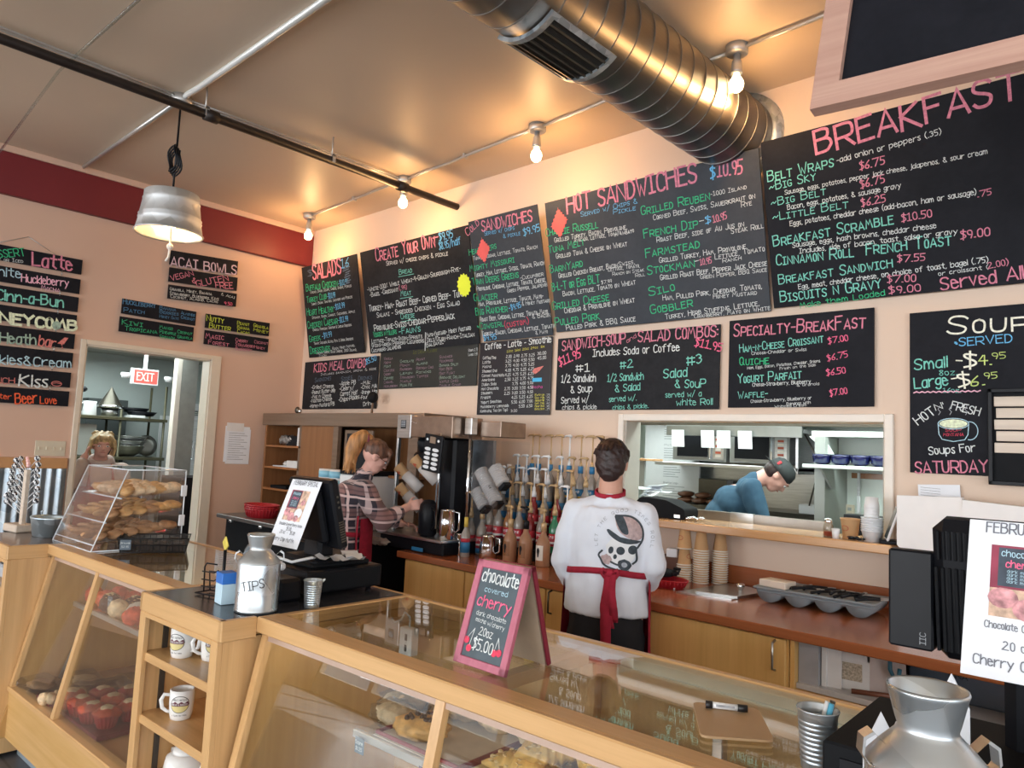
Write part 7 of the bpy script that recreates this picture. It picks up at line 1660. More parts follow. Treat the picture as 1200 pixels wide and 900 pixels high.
for i in range(7):
    rt = cthing2('enamel_bowl', 'cobalt blue enamel bowl on the right kitchen shelf, %s from the left' % ords[i], 'bowl', -1.98+.13*i, 1.08, 1.655, 0, 'blue enamel bowls'); M().lathe([(.035, 0), (.06, .02), (.066, .06), (.064, .075), (.060, .072), (.03, .01), (0, .01)], 22).obj('bowl', m_blue, rt)
us = cthing2('upper_shelf', 'grey framed shelf opening above the blue bowls', 'shelf', -2.10, 1.22, 1.86); M().box((0, -.02, 0), (1.1, .02, .04)).obj('rail', m_kwhite, us); M().prism([(0, 0), (.10, 0), (.22, -.20), (.22, -.22)], .02, (-.02, .0, 0), (1, 0, 0), (0, 0, 1)).obj('bracket', m_kwhite, us)
hb('wall_panel', 'grey recessed wall panel behind the blue bowls', 'panel', -1.98, 1.40, 1.66, .9, .02, .20, m_kgrey, 0)
hb('wall_panel', 'pale tiled wall behind the hanging knife', 'panel', -2.10, 1.60, .9, 1.9, .03, 1.25, m_kwhite, 0)
ks = cthing2('knife_strip', 'dark magnetic strip with a long white handled knife on the kitchen wall', 'knife rack', -1.98, 1.56, 1.565); M().box((.04, 0, 0), (.44, .02, .04), .002).obj('strip', m_hutch, ks); M().box((.085, -.012, -.13), (.105, .0, .05), .001).obj('blade', m_steel, ks); M().box((.082, -.014, -.26), (.108, .002, -.13), .004).obj('knife_handle', m_plastw, ks)
ol = cthing2('outlet', 'cream electrical outlet on the kitchen wall above the kraft cup', 'outlet', -1.96, 1.59, 1.31); M().box((-.035, -.008, -.055), (.035, 0, .055), .002).obj('plate', m_cream, ol)
for z in (-.022, .022): M().box((-.014, -.0095, z-.012), (.014, -.0078, z+.012), .001).obj('socket', m_kgrey, ol)
hb('label_box', 'white carton with red print right of the cook', 'carton', -2.36, 1.62, 1.262, .24, .10, .075, m_plastw)
hb('black_scale', 'small black device beside the white carton right of the cook', 'device', -2.10, 1.60, 1.262, .14, .08, .05, m_black)
hb('dark_box', 'dark box on the kitchen table behind the kraft cup', 'box', -1.62, .46, 1.24, .42, .12, .12, m_black)
M().tube([(-2.25, 1.45, 1.88), (-2.20, 1.44, 1.80), (-2.12, 1.42, 1.64), (-2.16, 1.42, 1.50), (-2.20, 1.42, 1.34)], .006, 6).obj('cable', m_darksteel, label='thin dark cable on the kitchen wall right of the microwaves', category='cable')
# ================================================================== scullery through the doorway
xs = cthing2('exit_sign', 'glowing red EXIT sign hanging from the ceiling beyond the doorway', 'sign', -8.7, -1.08, 2.20)
M().box((-.03, -.15, 0), (.0, .15, .18), .006).obj('housing', m_plastw, xs); M().box((.0, -.115, .02), (.004, .135, .165)).obj('face', mat('exit_red_glow', (.8, .05, .04), .5, var=0, emit=(1, .06, .05, 1), es=1.6), xs)
b = M(); b.T = Matrix(((0, 0, 1, .0045), (1, 0, 0, -.085), (0, 1, 0, .05), (0, 0, 0, 1))); text(b, 'EXIT', 0, 0, .18, 0, .085, 'b', z=0, jit=False); b.obj('lettering', mat('exit_letters', (1, .5, .45), .5, var=0, emit=(1, .30, .26, 1), es=2.2), xs, fix=False)
M().box((-.02, -.02, .18), (-.01, .02, .42)).obj('bracket', m_plastw, xs)
for s in (-.20, .27): M().lathe([(.035, 0), (.05, .04), (.045, .06), (0, .06)], 16, (-.02, s, .06)).obj('emergency_lamp', m_plastw, xs)
rkk = cthing2('storage_rack', 'olive wire storage rack of pans beyond the doorway', 'rack', -9.45, -1.85, 0); m_ol = mat('olive_steel', (.09, .085, .05), .4, .4)
for x in (0, .45):
    for y in (.0, .66, 1.14): M().cone((x, y, 0), (x, y, 2.22 if y > 1 else (1.92 if y > .1 else 1.9)), .014, .014, 10).obj('post', m_ol, rkk)
for z in (1.83, 1.38, .9): M().box((-.02, -.3, z-.035), (.48, 1.17, z), .003).obj('shelf', m_ol, rkk)
def S_(name, label, cat, dx, dy, z, group=None): return cthing2(name, label, cat, -9.45+dx, -1.85+dy, z, 0, group)
p = S_('pitcher', 'white plastic pitcher on the upper shelf of the olive rack', 'pitcher', .34, .36, 1.83); M().lathe([(.07, 0), (.075, .01), (.065, .13), (.07, .16), (.062, .155), (.06, .01), (0, .01)], 24).obj('body', m_plastw, p); M().tube([(0, -.065, .14), (0, -.12, .12), (0, -.115, .05), (0, -.07, .03)], .010, 8).obj('handle', m_plastw, p)
p = S_('strainer', 'steel conical strainer upturned on the upper shelf of the rack', 'strainer', .25, .60, 1.93); M().lathe([(.13, 0), (.135, .02), (.12, .035), (.115, .05), (.0, .25)], 28).obj('cone', m_darksteel, p); M().lathe([(.138, .0), (.138, .03)], 28).obj('band', m_chrome, p); M().lathe([(.09, -.10), (.09, 0), (0, 0)], 20).obj('stand', m_steel, p)
p = S_('grinder', 'black and steel kitchen appliance at the left of the upper rack shelf', 'appliance', .30, .22, 1.83); M().box((-.04, -.04, 0), (.04, .04, .26), .01).obj('column', m_chrome, p); M().box((-.06, -.09, .26), (.06, .10, .32), .02).obj('head', m_black, p)
for i, (dy, z, r) in enumerate(((.95, 1.86, .17), (.88, 1.90, .15))): p = S_('frying_pan', 'dark frying pan on the upper rack shelf, %s' % ('lower', 'upper of the two')[i], 'pan', .25, dy, z, 'frying pans on the rack'); M().lathe([(r*.75, 0), (r, .05), (r*.97, .05), (r*.72, .005), (0, .005)], 28).obj('pan', m_black, p)
M().box((-.1, -.06, 0), (.14, .10, .03), .004).obj('tray', m_plastw, None, loc=(-9.15, -1.02, 1.83), label='white tray sticking out under the frying pans', category='tray')
for i in range(3): p = S_('steel_bowl', 'large steel mixing bowl on the middle rack shelf, %s of the nest' % ('bottom', 'middle', 'top')[i], 'bowl', .25, .82, 1.385+.055*i, 'nested steel bowls on the rack'); M().lathe([(.08, 0), (.15, .04), (.19+.01*i, .12), (.195+.01*i, .125), (.185+.01*i, .12), (.07, .006), (0, .006)], 32).obj('bowl', m_steel, p)
p = S_('round_tray', 'round steel lid leaning at the right of the mixing bowls', 'lid', .30, 1.02, 1.385); b = M(); b.T = Tr(0, 0, .13) @ R(80, 'Y'); b.lathe([(0, .02), (.06, .018), (.125, .0), (.12, -.004), (0, .01)], 28); b.obj('lid', mat('dull_lid', (.30, .30, .28), .4, .7), p)
hb('storage_bin', 'grey bin at the left of the rack behind the blonde person', 'bin', -9.40, -1.80, 1.385, .3, .4, .35, m_kgrey)
hb('dark_locker', 'dark locker standing behind the olive rack', 'cabinet', -9.85, -1.35, 0, .2, .45, 2.05, mat('dark_locker', (.05, .06, .06), .5), .004)
hb('wall_notice', 'white calendar sheets on the scullery wall right of the rack', 'paper', -9.88, -.42, 1.05, .01, .20, .85, m_plastw, 0)
mp = cthing2('door_frame', 'white inner door frame post beyond the doorway', 'post', -8.3, -.93, 0); M().box((0, 0, 0), (.10, .055, 2.62), .004).obj('post', m_white, mp); M().box((0, .055, 0), (.10, .23, 2.62)).obj('wall_return', mat('grey_return', (.30, .31, .29), .5), mp)
hv = cthing2('vent_hood', 'small steel vent box above the oven beyond the doorway', 'vent', -9.1, -.60, 1.95); M().box((0, 0, 0), (.30, .35, .09), .004).obj('body', m_steel, hv)
for i in range(3): M().box((.05, .01, -.02-.022*i), (.28-.03*i, .33, -.008-.022*i), .002).obj('louver', m_kwhite, hv)
ov = cthing2('oven', 'steel proofing oven with a warm glowing window beyond the doorway', 'oven', -9.1, -.52, 0); M().box((0, 0, 0), (.35, .55, 1.90), .006).obj('body', m_steel, ov); M().box((.35, .10, .95), (.356, .45, 1.75), .003).obj('window', mat('oven_glass', (.10, .07, .05), .1), ov); M().box((.357, .20, 1.25), (.36, .34, 1.55)).obj('lamp', mat('oven_glow', (1, .5, .2), .5, var=0, emit=(1, .45, .14, 1), es=2.2), ov)
M().tube([(.36, .05, 1.40), (.40, .05, 1.38), (.40, .05, 1.60), (.36, .05, 1.58)], .008, 8).obj('handle', m_chrome, ov)
hb('black_cabinet', 'black cabinet at the right of the doorway beneath the oven window', 'cabinet', -8.2, -1.0, 0, .5, .55, 1.22, m_black)
# ================================================================== people
TS = bpy.data.scenes.new('bake')
def caps(b, p0, p1, r0, r1=None, n=14):
    r1 = r0 if r1 is None else r1; b.ball(p0, r0, n, 9); b.ball(p1, r1, n, 9); b.cone(p0, p1, r0, r1, n); return b
def chain(b, pts, rs, n=14):
    for i in range(len(pts)-1): caps(b, pts[i], pts[i+1], rs[i], rs[i+1], n)
    return b
def ell(b, c, r, rot=None):
    T0 = b.T; b.T = T0 @ Tr(*c) @ (rot or Matrix()); b.ball((0, 0, 0), r, 20, 14); b.T = T0; return b
def hand(b, w, d, nrm, s=1.0, curl=.9, thumb=1, spread=.12):
    w = Vector(w); d = Vector(d).normalized(); nrm = Vector(nrm); nrm = (nrm-d*nrm.dot(d)).normalized(); sd = d.cross(nrm)*thumb
    for k in (-1, -.33, .33, 1): caps(b, w+sd*.012*k*s, w+d*.078*s+sd*.030*k*s, .014*s, .0125*s, 8)
    for k, L, e in ((-1, .060, .0), (-.33, .072, .004), (.33, .078, .006), (1, .070, .002)):
        base = w+d*(.080+e)*s+sd*.030*k*s; p = base; ang = 0; dd = (d+sd*spread*k).normalized()
        for j, f in enumerate((.45, .32, .26)):
            ang += curl*(.45, .65, .5)[j]; q = p+(dd*cos(ang)+nrm*sin(ang))*L*f*s; caps(b, p, q, (.0092, .0085, .0078)[j]*s, (.0085, .0078, .0068)[j]*s, 8); p = q
    t0 = w+d*.022*s+sd*.028*s; t1 = t0+(d*.6+sd*.75+nrm*.35).normalized()*.036*s; t2 = t1+(d*.9+sd*.25+nrm*.5).normalized()*.030*s
    caps(b, w+d*.01*s, t0, .013*s, .013*s, 8); caps(b, t0, t1, .0125*s, .0105*s, 8); caps(b, t1, t2, .0105*s, .0085*s, 8)
def bake(b, name, mt, parent, voxel=.008, smooth=4, disp=None, **tags):
    o = b.obj(name, mt, parent); m = o.modifiers.new('r', 'REMESH'); m.mode = 'VOXEL'; m.voxel_size = voxel; m.use_smooth_shade = True
    if smooth: sm_ = o.modifiers.new('s', 'SMOOTH'); sm_.iterations = smooth; sm_.factor = .5
    TS.collection.objects.link(o); TS.view_layers[0].update(); dg = TS.view_layers[0].depsgraph; me = bpy.data.meshes.new_from_object(o.evaluated_get(dg), depsgraph=dg); TS.collection.objects.unlink(o); o.modifiers.clear(); old = o.data; o.data = me
    if not me.materials: me.materials.append(mt)
    bpy.data.meshes.remove(old)
    if disp:
        for v in me.vertices: v.co += v.normal*disp(v.co)
    for p in me.polygons: p.use_smooth = True
    for k, v in tags.items(): o[k] = v
    return o
def head(b, c, R3_, s=1.0):
    """skull, jaw, nose, ears in the head frame (y forward)"""
    T0 = b.T; b.T = T0 @ Tr(*c) @ R3_ @ Matrix.Scale(s, 4)
    b.ball((0, -.012, .022), (.074, .094, .088), 20, 14); b.ball((0, .025, -.010), (.062, .068, .085), 18, 12); b.ball((0, .052, -.070), (.040, .038, .036), 14, 10)
    for sx in (-1, 1): b.ball((sx*.036, .052, -.022), (.024, .026, .026), 12, 8); b.ball((sx*.074, -.005, -.012), (.009, .020, .031), 12, 8); b.ball((sx*.078, -.014, -.004), (.008, .012, .020), 10, 7)
    caps(b, (0, .086, .010), (0, .106, -.022), .008, .012, 10); b.ball((0, .098, -.026), (.017, .012, .009), 10, 7); b.ball((0, .078, .030), (.050, .016, .012), 14, 8); b.ball((0, .084, -.052), (.024, .010, .009), 12, 8)
    b.T = T0
def face(par, c, R3_, s=1.0, brow=CH['brown'], glasses=False):
    T = Tr(*c) @ R3_ @ Matrix.Scale(s, 4); e = M(); e.T = T
    for sx in (-1, 1): e.ball((sx*.031, .083, .006), (.0125, .008, .0075), 12, 8)
    e.obj('eyes', m_plastw, par); e = M(); e.T = T
    for sx in (-1, 1): e.ball((sx*.031, .0905, .006), (.0052, .003, .0055), 10, 6)
    e.obj('irises', mat('iris', (.06, .09, .10), .2) if 'iris' not in bpy.data.materials else bpy.data.materials['iris'], par); e = M(); e.T = T
    for sx in (-1, 1): e.tube([(sx*.016, .094, .024), (sx*.032, .094, .030), (sx*.048, .084, .025)], [.002, .003, .0016], 6)
    e.obj('eyebrows', brow, par); e = M(); e.T = T; e.tube([(-.024, .086, -.053), (-.010, .096, -.050), (0, .097, -.051), (.010, .096, -.050), (.024, .086, -.053)], [.002, .0045, .0045, .0045, .002], 8)
    e.obj('lips', mat('lips', (.55, .20, .18), .5) if 'lips' not in bpy.data.materials else bpy.data.materials['lips'], par)
    if glasses:
        e = M(); e.T = T
        for sx in (-1, 1): e.tube([(sx*.033+.024*cos(a), .100, .004+.018*sin(a)) for a in [2*pi*i/18 for i in range(18)]], .0018, 6, True); e.tube([(sx*.057, .098, .008), (sx*.078, .02, .006), (sx*.080, -.01, -.002)], .0018, 6)
        e.tube([(-.009, .102, .008), (.009, .102, .008)], .0018, 6); e.obj('glasses', m_black, par)
def strands(b, pts, n, r, amp, seed):
    random.seed(seed)
    for i in range(n):
        o_ = Vector((random.uniform(-1, 1), random.uniform(-1, 1), random.uniform(-1, 1)))*amp; b.tube([Vector(p)+o_*(.35+.65*j/len(pts)) for j, p in enumerate(pts)], [r*(1-.6*j/len(pts)) for j in range(len(pts))], 5)
m_hairb = mat('dark_brown_hair', (.022, .008, .007), .45, var=.35, vs=40, stretch=(1, 1, .2), bump=.5, bs=150)
m_hairg = mat('ginger_blonde_hair', (.42, .20, .07), .5, var=.4, vs=50, stretch=(1, 1, .15), bump=.5, bs=150); m_hairl = mat('blonde_hair', (.52, .38, .19), .5, var=.45, vs=50, stretch=(1, 1, .15), bump=.5, bs=150)
fold = lambda k, a: (lambda co: a*noise.noise(Vector((co.x*k, co.y*k, co.z*k*.7)))+a*.5*noise.noise(Vector((co.x*k*2.3, co.y*k*2.3, co.z*k*1.6+5))))
def legs(b, lean=0, extra=0, hw=.10, stance=.02):
    for s in (-1, 1):
        chain(b, [(s*hw, 0, .90), (s*(hw+.005), .03, .50), (s*(hw+stance), -.01, .10)], [.092+extra, .060+extra, .042+extra]); 
def feet(b, hw=.12):
    for s in (-1, 1): chain(b, [(s*hw, -.03, .05), (s*hw, .06, .045), (s*(hw+.01), .15, .035)], [.045, .042, .032])
def lerp_torso(b, pel, che, sh, e=0.0, w=.175):
    ell(b, pel, (.165+e, .115+e, .12+e)); m_ = (Vector(pel)+Vector(che))/2; ell(b, m_, (.148+e, .105+e, .13+e)); ell(b, che, (w+e*.8, .115+e, .15+e)); caps(b, Vector(sh)+Vector((-.135, 0, 0)), Vector(sh)+Vector((.135, 0, 0)), .062+e)
# ---------------------------------------------------------------- employee in white, seen from behind
mw = thing('person', 'person in a white printed sweatshirt and red apron, seen from behind', 'person', (-2.215, -1.15, 0), radians(24.8))
hc = (0, .045, 1.610); hr = R(-14, 'X')
LS, LE, LW = (-.175, .0, 1.355), (-.218, -.01, 1.12), (-.175, .10, .965); RS, RE, RW = (.175, 0, 1.355), (.220, -.01, 1.13), (.158, .13, .995)
b = M(); lerp_torso(b, (0, 0, .96), (0, .0, 1.25), (0, 0, 1.36)); caps(b, (0, .0, 1.40), (0, .03, 1.54), .066, .060); head(b, hc, hr); legs(b); feet(b)
chain(b, [LS, LE, LW], [.052, .042, .030]); chain(b, [RS, RE, RW], [.052, .042, .030]); hand(b, LW, (.25, .55, -.6), (.8, .1, .3), 1, .7, -1); hand(b, RW, (-.35, .8, -.3), (-.3, .1, -.9), 1, .7, 1)
body = bake(b, 'body', m_skin, mw, .0075); face(body, hc, hr, 1, CH['black'])
b = M(); b.lathe([(0, .865), (.196, .865), (.204, .88), (.195, 1.00), (.182, 1.075), (.190, 1.14), (.196, 1.22), (.188, 1.32), (.15, 1.39), (0, 1.41)], 36, (0, .0, 0), sx=1.06, sy=.74)
caps(b, (-.145, 0, 1.352), (.145, 0, 1.352), .074); caps(b, (0, 0, 1.36), (0, .004, 1.405), .095, .082); caps(b, (-.11, 0, 1.36), (0, 0, 1.41), .07, .07); caps(b, (.11, 0, 1.36), (0, 0, 1.41), .07, .07)
chain(b, [LS, (-.208, -.01, 1.22), (-.226, -.01, 1.11), (-.198, .055, 1.01)], [.068, .066, .066, .058]); chain(b, [RS, (.210, -.01, 1.23), (.228, -.01, 1.12), (.192, .075, 1.035)], [.068, .066, .066, .058])
m_sweat = mat('white_sweatshirt', (.76, .80, .88), .9, var=.03, vs=6, bump=.15, bs=120, sheen=.2)
sw = bake(b, 'sweatshirt', m_sweat, mw, .009, 3, fold(11, .010)); bpy.context.view_layer.update()
def bvh_of(o): return BVHTree.FromPolygons([v.co.copy() for v in o.data.vertices], [tuple(p.vertices) for p in o.data.polygons])
BV = bvh_of(sw)
def decal(b2, par, name, mt, off=.0025, y0=-.6, cx=0, cz=0, ang=0, **tg):
    out = M(); ca, sa = cos(ang), sin(ang)
    for i, p in enumerate(b2.v):
        x = cx+p[0]*ca-p[1]*sa; z = cz+p[0]*sa+p[1]*ca; h = BV.ray_cast(Vector((x, y0, z)), Vector((0, 1, 0)))
        y = h[0].y if h[0] else -.1; out.v.append((x, y-off-p[2]*.3, z))
    out.f = b2.f; out.mi = b2.mi; out.sm = b2.sm; return out.obj(name, mt, par, fix=False, **tg)
def fillp(pts, n=10):   # polygon fan with inner rings so it can follow the cloth
    m = M(); c = Vector((sum(p[0] for p in pts)/len(pts), sum(p[1] for p in pts)/len(pts))); N = len(pts); vs = [(c.x, c.y, 0)]; K = 4
    for k in range(1, K+1):
        for p in pts: q = c.lerp(Vector(p), k/K); vs.append((q.x, q.y, 0))
    fs = [(0, 1+i, 1+(i+1) % N) for i in range(N)]
    for k in range(K-1): fs += [(1+k*N+i, 1+(k+1)*N+i, 1+(k+1)*N+(i+1) % N, 1+k*N+(i+1) % N) for i in range(N)]
    return m.add(vs, fs)
def elp(cx, cz, rx, rz, n=20, w=0): return [(cx+rx*cos(2*pi*i/n)*(1+w*sin(5*2*pi*i/n)), cz+rz*sin(2*pi*i/n)*(1+w*cos(7*2*pi*i/n))) for i in range(n)]
def smooth_poly(pts): return _chaikin(_chaikin(pts+[pts[0]]))[:-1]
m_prd = mat('print_navy', (.05, .065, .08), .8, var=.3, vs=60); m_prg = mat('print_grey', (.38, .40, .44), .8, var=.3, vs=80) if False else mat('faded_print', (.40, .43, .48), .85, var=.25, vs=90); m_prp = mat('print_blush', (.50, .38, .38), .8, var=.2, vs=60)
PX, PZ, PA = .095, 1.225, radians(-14)
for pts, mt_, of in ((smooth_poly([(-.075, -.03), (-.05, .02), (.0, .03), (.055, .02), (.075, -.035), (.055, -.09), (.01, -.115), (-.045, -.10)]), m_plastw, .002), (smooth_poly([(-.07, .11), (-.03, .135), (.03, .125), (.075, .08), (.075, .035), (.02, .03), (-.04, .055)]), m_prp, .0025), (smooth_poly([(-.075, .115), (-.045, .135), (-.01, .10), (.02, .05), (-.01, .045), (-.04, .07)]), m_prd, .003),
                     (smooth_poly([(-.08, .05), (-.03, .025), (.03, .022), (.085, .04), (.06, .015), (.0, .0), (-.06, .015), (-.095, .045)]), m_prd, .003), (elp(.0, -.035, .020, .020), m_prd, .003), (elp(.052, -.015, .020, .022), m_prd, .003), (elp(-.045, -.045, .012, .018), m_prd, .003), (elp(-.018, -.070, .009, .012), m_prd, .003), (elp(.035, -.095, .032, .026, 24, .05), m_prd, .0035), (elp(.035, -.095, .014, .012), m_prg, .004), (elp(-.055, -.095, .026, .024, 24, .12), m_prp, .0035)):
    decal(fillp(pts), sw, 'print_patch', mt_, of, cx=PX, cz=PZ, ang=PA)
b2 = M(); 
for pts in ([(-.07, .12), (0, .14), (.06, .11), (.085, .05), (.07, .0)], [(-.085, -.06), (-.10, -.085), (-.08, -.10), (-.06, -.125), (.0, -.13), (.06, -.12)], [(.07, -.02), (.085, -.06), (.07, -.08)], [(-.03, -.10), (.0, -.105), (.02, -.10)]): b2.ribbon(_chaikin(_chaikin(pts)), .009, 0)
decal(b2, sw, 'print_lines', m_prd, .004, cx=PX, cz=PZ, ang=PA)
b2 = M(); tx = 'GET HER EVERY MOMENT * LIVE'
for i, chh in enumerate('LET THE GOOD TIMES ROLL'):
    a = radians(205-i*9.2); g = M(); text(g, chh, -.006, 0, .006, 0, .014, 'n', z=0, wt=.0022, jit=False); c_, s_ = cos(a-pi/2), sin(a-pi/2)
    for q in range(len(g.v)): x, y, z = g.v[q]; g.v[q] = (.125*cos(a)+x*c_-y*s_, .02+.135*sin(a)+x*s_+y*c_, 0)
    b2.add(g.v, g.f)
decal(b2, sw, 'lettering', m_prg, .003, cx=PX, cz=PZ, ang=PA)
b = M(); b.lathe([(0, .60), (.17, .60), (.178, .72), (.182, .90), (.17, .95), (0, .95)], 30, sx=1.04, sy=.78); 
for s in (-1, 1): chain(b, [(s*.095, .0, .75), (s*.10, .02, .45), (s*.115, -.01, .12)], [.105, .085, .07])
bake(b, 'trousers', mat('black_trousers', (.012, .012, .015), .9, var=.2), mw, .012, 3, fold(9, .008))
b = M(); feet(b); b.v = [(x, y, z*1.05) for x, y, z in b.v]; bake(b, 'shoes', m_black, mw, .012, 2, lambda c: .006)
hb_ = M(); T = Tr(*hc) @ hr; hb_.T = T
hb_.ball((0, -.018, .034), (.086, .103, .092), 26, 18, .10, 60, 3); hb_.ball((0, -.046, -.015), (.079, .070, .080), 22, 14, .10, 60, 5); hb_.ball((0, -.055, -.055), (.058, .045, .055), 18, 12, .1, 50, 7); hb_.ball((.01, .03, .085), (.060, .06, .032), 16, 10, .2, 50, 2)
random.seed(9)
for i in range(60):
    a = random.uniform(-pi, pi); t_ = random.uniform(.1, 1.25); d = Vector((sin(t_)*cos(a), sin(t_)*sin(a), cos(t_))); p = Vector((0, -.02, .03))+Vector((d.x*.084, d.y*.100, d.z*.090)); q = p+Vector((d.x*.012, d.y*.012-.012, -.035)); hb_.cone(p+d*.004, q+d*.004, .009, .004, 6)
for i in range(4): hb_.tube([(-.02-.012*i, -.02, .105), (-.045-.012*i, -.03, .120+.004*i), (-.065-.012*i, -.035, .116+.006*i)], [.006, .004, .0025], 5)
bake(hb_, 'hair', m_hairb, mw, .005, 1)
def band(par, name, pts, w, th, mt, closed=False):
    """flat cloth strap along pts, w high"""
    bb2 = M(); P = [Vector(p) for p in pts]; N = len(P); vs = []
    for i, p in enumerate(P):
        d = (P[(i+1) % N]-P[i-1]) if closed else (P[min(i+1, N-1)]-P[max(i-1, 0)]); d.normalize(); n_ = d.cross(Vector((0, 0, 1)))
        if n_.length < .2: n_ = Vector((0, -1, 0))
        n_.normalize(); u_ = n_.cross(d).normalized()
        if n_.y > 0 and not closed: pass
        for s, q in ((1, 0), (1, 1), (-1, 1), (-1, 0)): vs.append(p+u_*s*w/2+n_*q*th)
    fs = []
    for i in range(N if closed else N-1):
        j = (i+1) % N
        for k in range(4): fs.append((4*i+k, 4*i+(k+1) % 4, 4*j+(k+1) % 4, 4*j+k))
    if not closed: fs += [(0, 1, 2, 3), (4*N-1, 4*N-2, 4*N-3, 4*N-4)]
    bb2.add(vs, fs, True); return bb2.obj(name, mt, par)
ap = band(mw, 'apron', [(.203*cos(a), .147*sin(a), 1.078-.012*cos(2*a)) for a in [2*pi*i/40 for i in range(40)]], .030, .006, m_redcloth, True)
band(ap, 'neck_strap', [(.072*cos(a), .012+.071*sin(a), 1.462+.018*sin(a)) for a in [2*pi*i/30 for i in range(30)]], .022, .007, m_redcloth, True)
# bow and tails
b = M()
for s in (-1, 1): b.T = Tr(.045+s*.012, -.155, 1.085) @ R(90, 'X'); b.tube([(0, 0, 0), (s*.022, .018, .01), (s*.030, .0, .015), (s*.018, -.020, .01), (0, 0, 0)], .009, 8)
b.T = Matrix(); b.ball((.045, -.162, 1.085), (.020, .014, .022), 12, 8)
for k, (x0, x1, z1, w) in enumerate(((.03, .045, .83, .056), (.055, .030, .74, .050), (.06, .070, .86, .040))):
    vs = []; N = 14
    for i in range(N+1):
        f_ = i/N; z = 1.085+(z1-1.085)*f_; x = x0+(x1-x0)*f_+.006*sin(f_*7+k); y = -.165-.012*sin(f_*3.0)-.004*k-(.010 if z < .95 else 0)
        ww = w*(.55+.45*min(1, f_*2.5))*.5; vs += [(x-ww, y, z), (x+ww, y-.008*sin(f_*9+k), z), (x+ww, y+.006, z), (x-ww, y+.008, z)]
    fs = []
    for i in range(N):
        for j in range(4): fs.append((4*i+j, 4*i+(j+1) % 4, 4*i+4+(j+1) % 4, 4*i+4+j))
    b.add(vs, fs+[(0, 1, 2, 3), (4*N+3, 4*N+2, 4*N+1, 4*N)], True)
b.obj('bow', m_redcloth, ap)
b = M(); vs = []; NA, NZ = 26, 12
for j in range(NZ+1):
    z = 1.07-.55*j/NZ
    for i in range(NA+1): a = radians(-12+(204)*i/NA); k = 1+.05*j/NZ+.02*sin(i*1.3)*j/NZ; vs.append((.218*k*cos(a), .165*k*sin(a), z))
b.add(vs, [(j*(NA+1)+i, j*(NA+1)+i+1, (j+1)*(NA+1)+i+1, (j+1)*(NA+1)+i) for i in range(NA) for j in range(NZ)], True); b.obj('skirt', m_redcloth, ap, fix=False)
# ---------------------------------------------------------------- plaid shirt employee
def plaid():
    t = NT('plaid_flannel'); tc = t.n('TexCoord'); sp = t.n('SeparateXYZ'); t.t.links.new(tc.outputs['Object'], sp.inputs[0])
    ang = t.math('MULTIPLY', t.math('ARCTAN2', sp.outputs[0], t.math('ADD', sp.outputs[1], .06)), .19)   # girth
    z = t.math('ADD', sp.outputs[2], t.math('MULTIPLY', sp.outputs[0], .10))
    def lines(v, per, off, w): 
        m_ = t.math('PINGPONG', t.math('ADD', v, off), per/2); return t.math('LESS_THAN', m_, w)
    base = t.mix(t.math('MULTIPLY', t.math('ADD', lines(ang, .15, 0, .026), lines(z, .15, .0, .026)), .5), (.030, .025, .038), (.30, .16, .15))
    c = t.mix(t.math('MULTIPLY', lines(ang, .15, .045, .0075), .9), base, (.72, .54, .52)); c = t.mix(t.math('MULTIPLY', lines(z, .15, .045, .0075), .9), c, (.72, .54, .52)); c = t.mix(t.math('MULTIPLY', lines(z, .15, -.045, .006), .7), c, (.60, .46, .46)); c = t.mix(t.math('MULTIPLY', lines(ang, .15, -.045, .006), .7), c, (.60, .46, .46))
    c = t.mix(t.math('MULTIPLY', lines(z, .15, 0, .006), .5), c, (.06, .03, .04))
    t.bsdf(Base_Color=c, Roughness=.9, Sheen_Weight=.2); return t.mat
pw_ = thing('person', 'person with a ginger ponytail in a plaid shirt and red apron, leaning over the counter', 'person', (-4.44, -1.20, 0), radians(-26.7))
hc = (.02, .175, 1.565); hr = R(-34, 'X')
LS, LE, LW = (-.16, .10, 1.33), (-.22, .24, 1.12), (-.10, .42, 1.08); RS, RE, RW = (.17, .10, 1.33), (.235, .22, 1.13), (.16, .40, 1.22)
b = M(); lerp_torso(b, (0, -.01, .93), (0, .03, 1.20), (0, .10, 1.33)); caps(b, (0, .08, 1.36), (0, .15, 1.50), .056, .050); head(b, hc, hr); legs(b); feet(b)
chain(b, [LS, LE, LW], [.05, .042, .030]); chain(b, [RS, RE, RW], [.05, .042, .030]); hand(b, LW, (.3, .9, -.1), (.3, 0, -.9), 1, .9, -1); hand(b, RW, (.1, .9, .25), (-.8, .1, -.2), 1, 1.1, 1)
body = bake(b, 'body', m_skinp, pw_, .0075); face(body, hc, hr, 1, CH['brown'], True)
b = M(); b.lathe([(0, .86), (.205, .86), (.208, .88), (.198, 1.0), (.185, 1.10), (0, 1.16)], 34, (0, -.005, 0), sx=1.02, sy=.78); ell(b, (0, .0, 1.17), (.195, .155, .16)); ell(b, (0, .03, 1.27), (.195, .135, .13)); caps(b, (-.135, .085, 1.325), (.135, .085, 1.325), .080); caps(b, (0, .07, 1.34), (0, .11, 1.425), .085, .062)
chain(b, [LS, LE, (-.12, .38, 1.09)], [.074, .066, .050]); chain(b, [RS, (.225, .15, 1.22), RE, (.185, .33, 1.185)], [.076, .074, .070, .050])
sh = bake(b, 'plaid_shirt', plaid(), pw_, .009, 3, fold(12, .007))
b = M(); b.tube([(.060*cos(a), .10+.058*sin(a), 1.435+.020*sin(a)) for a in [2*pi*i/20 for i in range(20)]], .016, 8, True); b.obj('collar', sh.data.materials[0], sh)
b = M(); b.lathe([(0, .70), (.165, .70), (.185, .86), (.17, .93), (0, .93)], 28, sx=1.04, sy=.8)
